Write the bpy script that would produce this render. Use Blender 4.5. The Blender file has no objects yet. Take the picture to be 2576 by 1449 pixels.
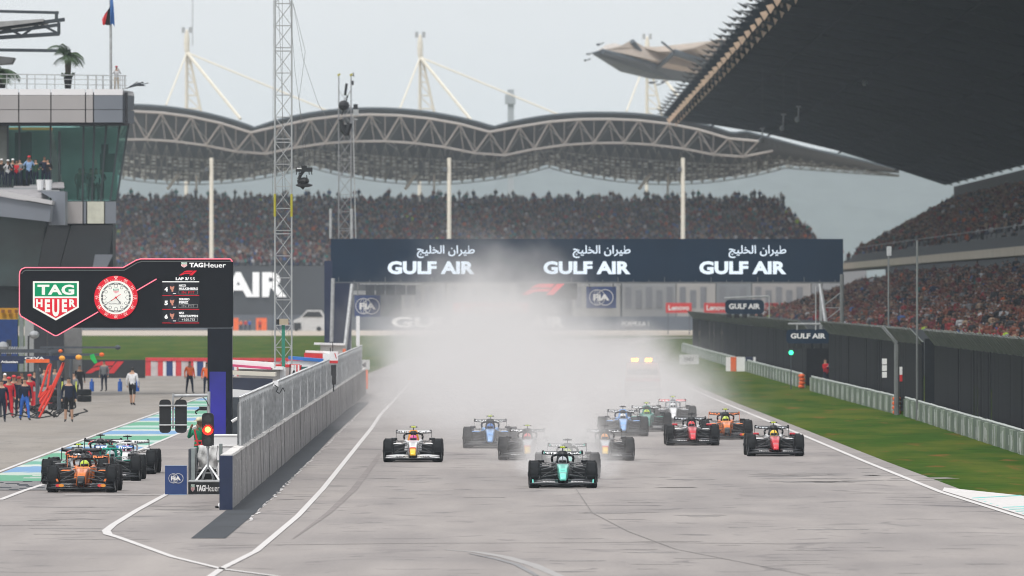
import bpy, math, random
import numpy as np
from mathutils import Vector, Matrix
random.seed(7); R = random.random; U = random.uniform
SC = bpy.context.scene; COL = SC.collection
# ---------------------------------------------------------------- camera, sky, sun, exposure
F = 35778.0; H = 5.3; HY = 742.0; CX = 1288.0      # focal length in reference pixels, eye height, horizon row, centre column
cd = bpy.data.cameras.new('camera'); cam = bpy.data.objects.new('camera', cd); COL.objects.link(cam)
cam.location = (0, 0, H); cam.rotation_euler = (math.radians(90) + 17.5/F, 0, 0)
cd.sensor_width = 36; cd.lens = 36*F/2576; cd.clip_start = 1; cd.clip_end = 20000
cd.dof.use_dof = True; cd.dof.focus_distance = 400; cd.dof.aperture_fstop = 5.6
SC.camera = cam
w = bpy.data.worlds.new('World'); SC.world = w; w.use_nodes = True
nt = w.node_tree; nt.nodes.clear()
sky = nt.nodes.new('ShaderNodeTexSky'); sky.sky_type = 'NISHITA'; sky.sun_disc = False
sky.sun_elevation = math.radians(58); sky.sun_rotation = math.radians(205); sky.air_density = 1.0; sky.dust_density = 2.5; sky.ozone_density = 1
hs = nt.nodes.new('ShaderNodeHueSaturation'); hs.inputs['Saturation'].default_value = 0.22
bg = nt.nodes.new('ShaderNodeBackground'); bg.inputs['Strength'].default_value = 0.15
wo = nt.nodes.new('ShaderNodeOutputWorld')
nt.links.new(sky.outputs[0], hs.inputs['Color']); ov = nt.nodes.new('ShaderNodeMix'); ov.data_type = 'RGBA'; ov.inputs[0].default_value = .75; ov.inputs[7].default_value = (4.55, 4.62, 4.72, 1)   # even overcast veil over the sky
nt.links.new(hs.outputs[0], ov.inputs[6]); nt.links.new(ov.outputs[2], bg.inputs[0]); nt.links.new(bg.outputs[0], wo.inputs[0])
sl = bpy.data.lights.new('sun', 'SUN'); sl.energy = 1.5; sl.angle = math.radians(14); sl.color = (1, .97, .92)
so = bpy.data.objects.new('sun', sl); COL.objects.link(so)
so.rotation_euler = (math.radians(32), 0, math.radians(-25))
SC.view_settings.view_transform = 'Standard'; SC.view_settings.look = 'None'; SC.view_settings.gamma = 1
SC.view_settings.use_curve_mapping = False; SC.view_settings.exposure = 0.55
cy = SC.cycles
cy.use_denoising = True; cy.filter_width = 1.05; cy.max_bounces = 5; cy.diffuse_bounces = 3; cy.glossy_bounces = 2; cy.transmission_bounces = 4
cy.volume_bounces = 1; cy.transparent_max_bounces = 8; cy.volume_step_rate = 1.0; cy.volume_max_steps = 128; cy.caustics_reflective = False; cy.caustics_refractive = False
# ---------------------------------------------------------------- helpers
def P(px, py, Y): return Vector(((px-CX)*Y/F, Y, H-(py-HY)*Y/F))      # reference pixel at distance Y -> point
def G(px, py, z=0.0):                                                 # reference pixel on the ground
    Y = (H-z)*F/(py-HY); return Vector(((px-CX)*Y/F, Y, z))
def YG(py): return H*F/(py-HY)
MATS = {}
def mat(name, col, rough=.6, metal=0., var=.12, sc=3., bump=0., spec=.4, emit=None, es=1., coat=0., streak=None):
    """procedural material: base colour broken up by noise, optional bump, streaks, emission"""
    if name in MATS: return MATS[name]
    m = bpy.data.materials.new(name); m.use_nodes = True; n = m.node_tree; b = n.nodes['Principled BSDF']
    b.inputs['Roughness'].default_value = rough; b.inputs['Metallic'].default_value = metal
    b.inputs['Specular IOR Level'].default_value = spec
    if coat: b.inputs['Coat Weight'].default_value = coat; b.inputs['Coat Roughness'].default_value = .12
    tc = n.nodes.new('ShaderNodeTexCoord'); nz = n.nodes.new('ShaderNodeTexNoise'); nz.inputs['Scale'].default_value = sc; nz.inputs['Detail'].default_value = 6
    src = tc.outputs['Object']
    if streak:
        mp = n.nodes.new('ShaderNodeMapping'); mp.inputs['Scale'].default_value = streak; n.links.new(src, mp.inputs[0]); src = mp.outputs[0]
    n.links.new(src, nz.inputs['Vector'])
    cr = n.nodes.new('ShaderNodeValToRGB'); e = cr.color_ramp.elements
    e[0].position = .3; e[1].position = .7
    e[0].color = (*[c*(1-var) for c in col], 1); e[1].color = (*[min(1, c*(1+var)) for c in col], 1)
    n.links.new(nz.outputs['Fac'], cr.inputs[0]); n.links.new(cr.outputs[0], b.inputs['Base Color'])
    if emit:
        b.inputs['Emission Color'].default_value = (*emit, 1); b.inputs['Emission Strength'].default_value = es
    if bump:
        bp = n.nodes.new('ShaderNodeBump'); bp.inputs['Strength'].default_value = bump; bp.inputs['Distance'].default_value = .05
        n.links.new(nz.outputs['Fac'], bp.inputs['Height']); n.links.new(bp.outputs[0], b.inputs['Normal'])
    MATS[name] = m; return m
def lit(name, c, s=.68): return mat(name, tuple(x*.3 for x in c), rough=.7, var=.03, emit=c, es=s, spec=.1)
TXT = {}
def textmesh(s, bold):
    k = (s, bold)
    if k in TXT: return TXT[k]
    cu = bpy.data.curves.new('t', 'FONT'); cu.body = s; cu.offset = bold; cu.resolution_u = 3; cu.fill_mode = 'FRONT'
    o = bpy.data.objects.new('t', cu); COL.objects.link(o)
    dg = bpy.context.evaluated_depsgraph_get(); dg.update()
    me = o.evaluated_get(dg).to_mesh()
    vs = [tuple(v.co) for v in me.vertices]; fs = [tuple(p.vertices) for p in me.polygons]
    o.evaluated_get(dg).to_mesh_clear(); bpy.data.objects.remove(o); bpy.data.curves.remove(cu)
    TXT[k] = (vs, fs); return TXT[k]
class MB:
    def __init__(s): s.v = []; s.f = []; s.m = []; s.T = None
    def add(s, vs, fs, mi=0):
        n = len(s.v)
        if s.T is not None: vs = [s.T @ Vector(v) for v in vs]
        s.v.extend([tuple(v) for v in vs]); s.f.extend([tuple(i+n for i in f) for f in fs]); s.m.extend([mi]*len(fs)); return s
    def box(s, x0, x1, y0, y1, z0, z1, mi=0):
        return s.hexa([(x0,y0,z0),(x1,y0,z0),(x1,y1,z0),(x0,y1,z0),(x0,y0,z1),(x1,y0,z1),(x1,y1,z1),(x0,y1,z1)], mi)
    def hexa(s, p, mi=0):
        return s.add(p, [(0,3,2,1),(4,5,6,7),(0,1,5,4),(1,2,6,5),(2,3,7,6),(3,0,4,7)], mi)
    def beam(s, a, b, r, mi=0, n=4, r2=None, cap=True):
        a = Vector(a); b = Vector(b); d = b-a
        if d.length < 1e-6: return s
        d.normalize(); u = d.cross(Vector((0,0,1)) if abs(d.z) < .95 else Vector((1,0,0))).normalized(); w_ = d.cross(u)
        r2 = r if r2 is None else r2; vs = []
        for p, q in ((a, r), (b, r2)):
            for i in range(n):
                t = 2*math.pi*(i+.5)/n; vs.append(p+u*(math.cos(t)*q)+w_*(math.sin(t)*q))
        fs = [(i, (i+1)%n, n+(i+1)%n, n+i) for i in range(n)]
        if cap: fs += [tuple(range(n))[::-1], tuple(range(n, 2*n))]
        return s.add(vs, fs, mi)
    def path(s, pts, r, mi=0, n=5, closed=False):
        for i in range(len(pts)-1): s.beam(pts[i], pts[i+1], r, mi, n)
        if closed: s.beam(pts[-1], pts[0], r, mi, n)
        return s
    def loft(s, rings, mi=0, cap=True):
        k = len(rings[0]); vs = [p for r in rings for p in r]; fs = []
        for j in range(len(rings)-1):
            for i in range(k): a = j*k+i; b = j*k+(i+1)%k; fs.append((a, b, b+k, a+k))
        if cap: fs += [tuple(range(k))[::-1], tuple(range((len(rings)-1)*k, len(rings)*k))]
        return s.add(vs, fs, mi)
    def ell(s, c, rx, ry, rz, mi=0, n=8, m=6):
        rings = []
        for j in range(m+1):
            t = math.pi*j/m; q = max(math.sin(t), .02)
            rings.append([(c[0]+rx*q*math.cos(2*math.pi*i/n), c[1]+ry*q*math.sin(2*math.pi*i/n), c[2]-rz*math.cos(t)) for i in range(n)])
        return s.loft(rings, mi)
    def prism(s, poly, y0, y1, mi=0):            # polygon in the XZ plane, thick in Y
        n = len(poly); a = sum(poly[i][0]*poly[(i+1)%n][1]-poly[(i+1)%n][0]*poly[i][1] for i in range(n))
        if a < 0: poly = poly[::-1]
        vs = [(x, y0, z) for x, z in poly]+[(x, y1, z) for x, z in poly]
        fs = [tuple(range(n)), tuple(range(n, 2*n))[::-1]]+[(i, n+i, n+(i+1)%n, (i+1)%n) for i in range(n)]
        return s.add(vs, fs, mi)
    def quad(s, a, b, c, d, mi=0): return s.add([a, b, c, d], [(0,1,2,3)], mi)
    def sheet(s, pts, z, mi=0): return s.add([(p[0], p[1], z) for p in pts], [tuple(range(len(pts)))], mi)
    def text(s, st, x0, x1, z0, z1, y, mi=0, bold=.02, up=None, M=None):   # lettering fitted to a rectangle, facing -Y
        vs, fs = textmesh(st, bold)
        if not vs: return s
        ax = min(v[0] for v in vs); bx = max(v[0] for v in vs); ay = min(v[1] for v in vs); by = max(v[1] for v in vs)
        q = [(x0+(v[0]-ax)/(bx-ax)*(x1-x0), y, z0+(v[1]-ay)/(by-ay)*(z1-z0)) for v in vs]
        if M is not None: q = [M @ Vector(p) for p in q]
        return s.add(q, fs, mi)
    def build(s, name, mats, parent=None, rel=None, smooth=False, **props):
        me = bpy.data.meshes.new(name)
        if rel is not None: s.v = [(a-rel[0], b-rel[1], c-rel[2]) for a, b, c in s.v]
        me.from_pydata(s.v, [], s.f)
        if not isinstance(mats, (list, tuple)): mats = [mats]
        for m in mats: me.materials.append(m)
        if len(mats) > 1: me.polygons.foreach_set('material_index', s.m)
        if smooth: me.polygons.foreach_set('use_smooth', [True]*len(me.polygons))
        me.update(); o = bpy.data.objects.new(name, me); COL.objects.link(o)
        if parent: o.parent = parent
        for k, v in props.items(): o[k] = v
        return o
def inst(o, name, parent=None, loc=None, rz=None):
    c = o.copy(); c.name = name; COL.objects.link(c); c.parent = parent
    if loc is not None: c.location = loc
    if rz is not None: c.rotation_euler = (0, 0, rz)
    return c
def dup(root, loc=None, label=None, rz=None):
    c = root.copy(); COL.objects.link(c)
    if loc is not None: c.location = loc
    if rz is not None: c.rotation_euler = (0, 0, rz)
    if label: c['label'] = label
    for ch in list(root.children):
        d = ch.copy(); COL.objects.link(d); d.parent = c
        for g in list(ch.children): e = g.copy(); COL.objects.link(e); e.parent = d
    return c
def tag(o, label, cat, group=None):
    o['label'] = label; o['category'] = cat
    if group: o['group'] = group
    return o
def thing(name, label, cat, loc=(0,0,0), group=None, rz=0):
    o = bpy.data.objects.new(name, None); COL.objects.link(o); o.location = loc; o.rotation_euler = (0,0,rz); o.empty_display_size = .3
    return tag(o, label, cat, group)
def struct(name, mb, m, label=None):
    o = mb.build(name, m); o['kind'] = 'structure'
    if label: o['label'] = label
    return o
def ribbon(mb, pts, w_, z, mi=0):
    pts = [Vector((p[0], p[1])) for p in pts]; L = []; Rr = []
    for i, p in enumerate(pts):
        d = (pts[min(i+1, len(pts)-1)]-pts[max(i-1, 0)]).normalized(); n = Vector((-d.y, d.x))
        ww = w_[i] if isinstance(w_, (list, tuple)) else w_
        L.append(p+n*ww/2); Rr.append(p-n*ww/2)
    for i in range(len(pts)-1):
        mb.add([(*Rr[i], z), (*Rr[i+1], z), (*L[i+1], z), (*L[i], z)], [(0,1,2,3)], mi)
    return mb
# ---------------------------------------------------------------- materials
steel = mat('galvanised_steel', (.42,.43,.44), .45, .5, .2, 6)
dsteel = mat('dark_steel', (.07,.08,.095), .5, .3, .2, 4)
wpaint = mat('white_paint', (.78,.78,.77), .5, 0, .06, 2)
cream = mat('cream_paint', (.68,.64,.55), .6, 0, .06, 2)
black = mat('black_plastic', (.012,.013,.015), .45, 0, .2, 5)
navy = mat('navy_panel', (.012,.022,.06), .45, 0, .1, 2)
red = mat('red_paint', (.55,.025,.03), .5, 0, .1, 3)
orange = mat('orange_cloth', (.75,.13,.03), .8, 0, .15, 3)
skin = mat('skin', (.42,.25,.17), .6, 0, .08, 8)
skin2 = mat('brown_skin', (.24,.13,.08), .6, 0, .08, 8)
hair = mat('black_hair', (.012,.01,.009), .6, 0, .2, 30)
def cloth(n, c): return mat(n+'_cloth', c, .85, 0, .15, 9, bump=.2, spec=.15)
# ---------------------------------------------------------------- ground
def asphalt(name, a, b, c):
    m = mat(name, a, .75, 0, .1, .35, spec=.25); n = m.node_tree; bs = n.nodes['Principled BSDF']
    tc = n.nodes.new('ShaderNodeTexCoord')
    def noise(scale, mp, det=5, dist=0):
        M = n.nodes.new('ShaderNodeMapping'); M.inputs['Scale'].default_value = mp; n.links.new(tc.outputs['Object'], M.inputs[0])
        z = n.nodes.new('ShaderNodeTexNoise'); z.inputs['Scale'].default_value = scale; z.inputs['Detail'].default_value = det; z.inputs['Distortion'].default_value = dist
        n.links.new(M.outputs[0], z.inputs['Vector']); return z.outputs['Fac']
    def ramp(f, p0, c0, p1, c1):
        r = n.nodes.new('ShaderNodeValToRGB'); e = r.color_ramp.elements; e[0].position = p0; e[1].position = p1; e[0].color = (*c0, 1); e[1].color = (*c1, 1)
        n.links.new(f, r.inputs[0]); return r.outputs[0]
    def mix(f, x, y, mode='MIX', fac=1):
        q = n.nodes.new('ShaderNodeMix'); q.data_type = 'RGBA'; q.blend_type = mode
        if f is None: q.inputs[0].default_value = fac
        else: n.links.new(f, q.inputs[0])
        n.links.new(x, q.inputs[6]); n.links.new(y, q.inputs[7]); return q.outputs[2]
    col = ramp(noise(.6, (1, .05, 1)), .3, a, .72, b)                    # lane-long bands
    big = ramp(noise(1, (.16, .035, 1), 4, 1.2), .38, (.88,.88,.89), .62, (1.06,1.055,1.05))
    skid = ramp(noise(1, (.4, .16, 1), 8, 2.0), .59, (1,1,1), .70, c)   # rubber and damp marks
    fine = ramp(noise(9, (1, .3, 1), 8), .3, (.93,.93,.93), .7, (1.06,1.06,1.06))
    col = mix(None, col, big, 'MULTIPLY'); col = mix(None, col, skid, 'MULTIPLY'); col = mix(None, col, fine, 'MULTIPLY')
    n.links.new(col, bs.inputs['Base Color'])
    bp = n.nodes.new('ShaderNodeBump'); bp.inputs['Strength'].default_value = .25; bp.inputs['Distance'].default_value = .01
    n.links.new(noise(40, (1,1,1)), bp.inputs['Height']); n.links.new(bp.outputs[0], bs.inputs['Normal'])
    return m
M_asph = asphalt('asphalt', (.245,.222,.213), (.315,.286,.271), (.60,.60,.62))
M_apron = asphalt('pit_asphalt', (.23,.205,.18), (.275,.25,.225), (.66,.66,.66))
M_old = asphalt('dark_asphalt', (.03,.035,.042), (.045,.05,.06), (.7,.7,.7))
def grassmat():
    m = mat('grass', (.036,.078,.012), .9, 0, .35, .8, bump=.4, spec=0.); n = m.node_tree; b = n.nodes['Principled BSDF']
    old = b.inputs['Base Color'].links[0].from_socket
    tc = n.nodes.new('ShaderNodeTexCoord')
    def nm(mp, sc, p0, p1):
        M = n.nodes.new('ShaderNodeMapping'); M.inputs['Scale'].default_value = mp; n.links.new(tc.outputs['Object'], M.inputs[0])
        z = n.nodes.new('ShaderNodeTexNoise'); z.inputs['Scale'].default_value = sc; z.inputs['Detail'].default_value = 6; n.links.new(M.outputs[0], z.inputs['Vector'])
        r = n.nodes.new('ShaderNodeMapRange'); r.inputs[1].default_value = p0; r.inputs[2].default_value = p1; n.links.new(z.outputs['Fac'], r.inputs[0]); return r.outputs[0]
    def mx(f, col, under):
        q = n.nodes.new('ShaderNodeMix'); q.data_type = 'RGBA'; n.links.new(f, q.inputs[0]); n.links.new(under, q.inputs[6]); q.inputs[7].default_value = (*col, 1); return q.outputs[2]
    c = mx(nm((1,.12,1), .3, .42, .62), (.080,.102,.018), old)
    c = mx(nm((1,.1,1), .8, .6, .75), (.17,.085,.03), c)
    n.links.new(c, b.inputs['Base Color']); return m
M_grass = grassmat()
M_line = mat('line_paint', (.58,.555,.545), .6, 0, .1, 4)
g = MB(); g.sheet([(-950,100),(950,100),(950,12900),(-950,12900)], 0); struct('ground', g, M_grass)
lt = [(-60,180),(-60,930),(-9.8,930),(-9,1150),(-6,1400),(2,1650),(20,1780),(90,1850)]
rt = [(13.6,180),(13.35,280),(12.75,335),(12.25,381),(11.9,450),(11.6,533),(11.0,700),(10.5,920),(10.7,1129),(13,1517),(17.8,1724),(34,1790),(90,1815)]
g = MB(); g.sheet(lt[:1]+rt+lt[:0:-1], .008); struct('track', g, M_asph, 'pale worn asphalt of the start straight')
g = MB(); g.sheet([(-60,185),(-60,925),(-16.2,925),(-16.0,721),(-15.7,545),(-15.1,418),(-14.6,360),(-14.1,300),(-13.6,185)], .012); struct('pit_apron', g, M_apron, 'tan asphalt apron in front of the pit garages')
# blue and green painted band of the pit lane
M_band = mat('band_paint', (.3,.5,.5), .6); n = M_band.node_tree; b = n.nodes['Principled BSDF']
tc = n.nodes.new('ShaderNodeTexCoord'); sp = n.nodes.new('ShaderNodeSeparateXYZ'); n.links.new(tc.outputs['Object'], sp.inputs[0])
nz = n.nodes.new('ShaderNodeTexNoise'); nz.inputs['Scale'].default_value = 1.2; n.links.new(tc.outputs['Object'], nz.inputs['Vector'])
def mth(op, a, b_, c_=None):
    q = n.nodes.new('ShaderNodeMath'); q.operation = op
    for i, v in enumerate((a, b_, c_)):
        if v is None: continue
        if isinstance(v, (int, float)): q.inputs[i].default_value = v
        else: n.links.new(v, q.inputs[i])
    return q.outputs[0]
t = mth('MULTIPLY_ADD', nz.outputs['Fac'], .16, mth('MULTIPLY', sp.outputs['Y'], 1/58.0)); t = mth('FRACT', t, None)
cr = n.nodes.new('ShaderNodeValToRGB'); cr.color_ramp.interpolation = 'CONSTANT'; e = cr.color_ramp.elements
e[0].position = 0; e[0].color = (.07,.3,.17,1); e[1].position = .27; e[1].color = (.42,.5,.44,1)
for p_, c_ in ((.38,(.12,.27,.48,1)), (.62,(.5,.55,.5,1)), (.72,(.10,.33,.24,1)), (.86,(.38,.5,.46,1))):
    q = e.new(p_); q.color = c_
n.links.new(t, cr.inputs[0]); n.links.new(cr.outputs[0], b.inputs['Base Color'])
g = MB(); g.sheet([(-12.7,404),(-15.1,404),(-15.6,545),(-15.9,721),(-16.0,840),(-13.9,840),(-13.0,721),(-12.75,545)], .016)
struct('painted_band', g, M_band, 'blue and green painted band beside the pit lane')
g = MB()
g.sheet([(-11.9,385),(-15.6,385),(-15.3,403.5),(-12.6,403.5)], .0165)
struct('blend_patch', g, M_old, 'dark patch with white dashes at the pit exit')
g = MB()
for i in range(9):
    y = 386.5+i*1.95; x = -15.4+R()*.5
    while x < -12.2+(i*.05): L_ = U(.5, 1.7); g.box(x, x+L_, y, y+.35, .0165, .0205); x += L_+U(.1, .4)
for i in range(8):
    y = 410+i*5.2; g.box(-14.3+i*.07+R()*.3, -12.75, y, y+1.2, .0165, .0205); g.box(-14.0+R()*.5, -12.9, y+2.1, y+2.8, .0165, .0205)
struct('painted_dashes', g, M_line, 'white dashes painted on the pit exit')
# painted lines
def line(pts, w_, lab):
    g = MB(); ribbon(g, pts, w_, .022); return struct('painted_line', g, M_line, lab)
line([(-5.75,255),(-5.6,275),(-5.28,293),(-5.12,340),(-5.15,387),(-5.35,470),(-5.57,564),(-5.8,626),(-6.0,760),(-6.2,930)], .15, 'white line along the pit wall side of the track')
line([(12.6,290),(12.15,335),(11.5,381),(11.2,450),(10.96,533),(10.35,700),(9.75,920),(9.95,1129),(12.2,1517),(16.9,1724),(33,1786)], .17, 'white line along the grass verge')
line([G(0,1259),G(60,1236),G(112,1219),G(150,1206)], .16, 'white line curving along the outside of the pit exit')
line([G(422,1243),G(345,1285),G(285,1322),G(267,1337),G(272,1346),G(302,1355),G(435,1403),G(562,1434),G(700,1452)], [.15,.16,.17,.2,.2,.17,.15,.14,.14], 'white line bent round the pit exit corner')
line([(-11.8,375.5),(-9.2,375.5)], .5, 'thin white line across the pit exit')
line([(-15.25,404),(-15.75,545),(-16.05,721),(-16.1,840)], .14, 'white line on the garage side of the painted band')
line([(-12.68,420),(-12.72,545),(-12.95,721),(-13.8,840)], .14, 'white line on the wall side of the painted band')
g = MB(); ribbon(g, [(-6.6,309),(-6.62,350),(-6.65,387),(-7.1,540),(-7.25,640),(-7.3,700)], [.75,.8,.78,.75,.7,.6], .016); struct('drain_strip', g, M_old, 'dark drain strip along the foot of the concrete wall')
g = MB()
for i in range(130):
    y = 330+i*2.4+R(); x = -6.22-.0022*(y-350)+U(-.04, .03); g.box(x, x+U(.03,.09), y, y+U(.6,1.9), .017, .0195+R()*.002)
struct('paint_flakes', g, M_line, 'flaking white paint along the drain strip')
M_skid = mat('rubber_mark', (.21,.185,.178), .8, 0, .2, 1.5)
g = MB(); ribbon(g, [(-4.75,309),(-4.45,345),(-4.3,387),(-4.35,450),(-4.5,520)], [.04,.15,.2,.17,.05], .015); struct('tyre_mark', g, M_skid, 'brown rubbed mark beside the white line')
g = MB()
ribbon(g, [(1.75,387),(1.95,345),(2.6,318),(3.4,296),(5.6,268)], .03, .0165); ribbon(g, [(-6.5,300),(-2,303),(3,304),(6,302)], .22, .0155)
struct('tarmac_seam', g, mat('seam', (.205,.19,.183), .9, 0, .3, 2), 'thin dark joints in the track surface')
rd = random.Random(11); g = MB()
zones = [(1930,2120,1188,1218,14),(1900,2300,1160,1260,14),(1500,1900,1190,1330,16),(700,1250,1180,1380,12),(60,260,1275,1360,10),(1300,2500,1320,1440,18),(2250,2420,1195,1215,5),(430,560,1260,1300,6)]
for (xa, xb, ya, yb, n_) in zones:
    for i in range(n_):
        c_ = G(rd.uniform(xa,xb), rd.uniform(ya,yb)); a_ = rd.uniform(.25,1.1)*(1 if xb-xa < 300 else .8); b_ = rd.uniform(.3,1.0)*(c_.y/400)**2; N_ = 12; sk_ = rd.uniform(-.6,.6)
        g.add([(c_.x+a_*math.cos(2*math.pi*k/N_)*(1+rd.uniform(-.3,.2))+sk_*.1*math.sin(2*math.pi*k/N_), c_.y+b_*math.sin(2*math.pi*k/N_)*(1+rd.uniform(-.4,.3)), .0125) for k in range(N_)], [tuple(range(N_))], i % 2)
struct('damp_marks', g, [mat('damp_asphalt', (.24,.217,.208), .7, 0, .25, 2), mat('damp_asphalt_dark', (.225,.206,.20), .65, 0, .3, 2)], 'irregular darker scuffs on the asphalt')
g = MB(); ribbon(g, [G(1120,1384),G(1200,1390),G(1270,1402),G(1340,1422),G(1410,1452)], [.1,.22,.26,.26,.2], .013); ribbon(g, [G(1180,1394),G(1250,1408),G(1300,1422),G(1350,1450)], [.05,.12,.14,.1], .0165, 1); struct('tyre_arc', g, [mat('pale_arc', (.325,.31,.305), .7, 0, .1, 2), mat('dark_arc', (.22,.215,.22), .7, 0, .2, 2)], 'faint pale tyre arc on the near asphalt')
# kerb at the lower right
kp = [(11.62,384),(12.1,352),(12.62,318),(13.1,295)]; kq = [(11.7,385),(13.2,370),(14.6,350),(15.8,295)]
g = MB()
for i in range(3):
    g.add([(*kp[i],.02),(*kp[i+1],.02),(*kq[i+1],.09),(*kq[i],.09)], [(0,1,2,3)])
struct('kerb', g, M_line, 'white kerb with fine teal stripes at the edge of the track')
g = MB()
def kz(f, a, b_): return a+(b_-a)*f
for i in range(26):
    y = 292+i*3.2
    xa = np.interp(y, [295,318,352,384], [13.1,12.62,12.1,11.62]); xb = np.interp(y, [295,350,370,385], [15.8,14.6,13.2,11.7])
    if y < 371: g.add([(xa+.1,y,.026),(xb-.05,y+.3,.095),(xb-.05,y+1.5,.095),(xa+.1,y+1.1,.026)], [(0,1,2,3)])
struct('kerb_stripe', g, mat('teal_paint', (.1,.5,.45), .6), 'fine teal stripes painted across the kerb')
# far run-off
g = MB(); g.sheet([(-900,1850),(900,1850),(900,2400),(-900,2400)], .012); struct('gravel_trap', g, mat('gravel', (.42,.36,.30), .95, 0, .12, .3), 'pale gravel run-off in front of the far stand')
# hills
g = MB(); xs = list(range(-900, 901, 30)); rows = []
for j in range(5):
    Yh = 12000+j*180; rows.append([(x, Yh, (133+6*math.sin(x*.011)+4*math.sin(x*.031+1)+U(-1.5,1.5))*[0,.62,.9,1,.95][j]+.02) for x in xs])
for j in range(4):
    for i in range(len(xs)-1): g.quad(rows[j][i], rows[j][i+1], rows[j+1][i+1], rows[j+1][i])
struct('hills', g, mat('forest', (.05,.06,.055), .95, 0, .4, .05), 'wooded hills beyond the far stand')
# ---------------------------------------------------------------- racing cars
def rr(y, hb, ht, z0, z1, cxx=0., k=.35, n=3):      # rounded trapezoid ring at station y
    pts = []; zc = z1-z0; r = k*min(ht, hb, zc/2)*1.0
    for (sx, h, z, a0) in ((1, hb, z0, -90), (1, ht, z1, 0), (-1, ht, z1, 90), (-1, hb, z0, 180)):
        cz = z0+r if z == z0 else z1-r
        for i in range(n):
            a = math.radians(a0+90*i/(n-1)); pts.append((cxx+sx*(h-r)+r*math.cos(a), y, cz+r*math.sin(a)))
    return pts
tyre_m = mat('tyre_rubber', (.009,.0105,.0125), .7, 0, .25, 3, bump=.15, spec=.2)
tread_m = mat('tyre_shoulder', (.022,.022,.023), .8, 0, .25, 10, bump=.3)
rim_m = mat('wheel_cover', (.02,.02,.022), .35, .4, .1, 3)
carbon = mat('carbon', (.007,.009,.012), .4, 0, .25, 12, spec=.3)
carbon_l = mat('carbon_edge', (.11,.115,.12), .35, .2, .2, 10)
bare = mat('bare_metal', (.35,.36,.37), .4, .6, .1, 5)
def glossy(n, c, v=.05): return mat(n+'_gloss', c, .3, 0, v, 2, coat=.4)
CP = {}                                              # shared meshes of the car parts
def mk(name, mb, smooth=True):
    o = mb.build(name, [carbon]*(max(mb.m)+1 if mb.m else 1), smooth=smooth); COL.objects.unlink(o); CP[name] = o; return o
def wheel(w_, d):
    m = MB(); r = d/2; prof = [(-w_/2,r*.62),(-w_/2,r*.86),(-w_/2+.02,r*.95),(-w_/2+.05,r*.985),(-w_*.2,r),(w_*.2,r),(w_/2-.05,r*.985),(w_/2-.02,r*.95),(w_/2,r*.86),(w_/2,r*.62)]
    N = 40; rings = [[(x, q*math.cos(2*math.pi*i/N), q*math.sin(2*math.pi*i/N)) for i in range(N)] for x, q in prof]
    m.loft(rings, 0, False)
    for j in range(56):                              # rain-tyre sipes, slightly proud ribs on the shoulders
        a = 2*math.pi*j/56
        for sx in (-1, 1):
            x0 = sx*w_*.30; x1 = sx*w_*.44
            m.beam((x0, r*1.0*math.cos(a), r*1.0*math.sin(a)), (x1, r*.985*math.cos(a+.06), r*.985*math.sin(a+.06)), .006, 1)
    return m
mk('front_tyre', wheel(.315, .715)); mk('rear_tyre', wheel(.375, .72))
for nm, w_ in (('front_rim', .315), ('rear_rim', .375)):
    m = MB(); N = 28
    for sx in (-1, 1):
        rings = [[(sx*x, q*math.cos(2*math.pi*i/N), q*math.sin(2*math.pi*i/N)) for i in range(N)] for x, q in ((w_/2-.01, .225), (w_/2+.005, .20), (w_/2-.02,.06), (w_/2+.02,.04))]
        m.loft(rings, 0, True)
    for i in range(12): a = math.pi*i/6; m.beam((w_/2, .05*math.cos(a), .05*math.sin(a)), (w_/2+.006, .2*math.cos(a), .2*math.sin(a)), .008)
    mk(nm, m)
m = MB(); m.loft([rr(-1.20,.070,.065,.215,.27), rr(-1.15,.09,.082,.21,.33), rr(-.98,.10,.09,.215,.40), rr(-.8,.106,.10,.22,.452)]); mk('nose_tip', m)
m = MB(); m.loft([rr(-.798,.1055,.0995,.221,.451), rr(-.4,.116,.118,.235,.555), rr(0,.128,.142,.25,.62), rr(.35,.14,.17,.24,.655)]); mk('nose', m)
m = MB(); m.loft([rr(.352,.139,.169,.241,.654), rr(.8,.17,.20,.2,.675), rr(1.15,.2,.215,.14,.66)]); 
m.loft([rr(1.152,.2,.21,.12,.60), rr(1.7,.34,.30,.08,.58), rr(2.2,.36,.32,.08,.62)]); mk('cockpit_tub', m)
m = MB()
for sx in (-1, 1):                                   # padded cockpit sides
    m.loft([rr(1.0,.05,.03,.6,.655,sx*.17), rr(1.5,.08,.05,.57,.69,sx*.24), rr(2.0,.08,.05,.6,.72,sx*.23)])
mk('cockpit_surround', m)
m = MB(); m.loft([rr(1.98,.17,.125,.6,.985,0,.5,4), rr(2.1,.2,.14,.5,1.0,0,.5,4), rr(2.7,.22,.11,.3,.93,0,.5,4), rr(3.6,.16,.05,.25,.72,0,.5,4), rr(4.2,.1,.04,.25,.5,0,.5,4)]); mk('engine_cover', m)
m = MB(); m.loft([rr(1.955,.085,.105,.80,.965,0,.7,4), rr(1.99,.09,.11,.79,.975,0,.7,4)]); mk('air_intake', m)
m = MB(); m.box(-.012,.012,1.99,2.14,.985,1.085,0); m.box(-.125,-.075,1.99,2.03,1.075,1.108,0); m.box(.075,.125,1.99,2.03,1.075,1.108,0)
for x in (-.045, 0, .045): m.beam((x,2.03,1.10),(x,2.03,1.142),.008,0)
mk('camera_mount', m, False)
m = MB(); m.loft([rr(1.985,.07,.065,1.072,1.112), rr(2.06,.075,.07,1.07,1.114)]); mk('camera_pod', m)
m = MB()
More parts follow.
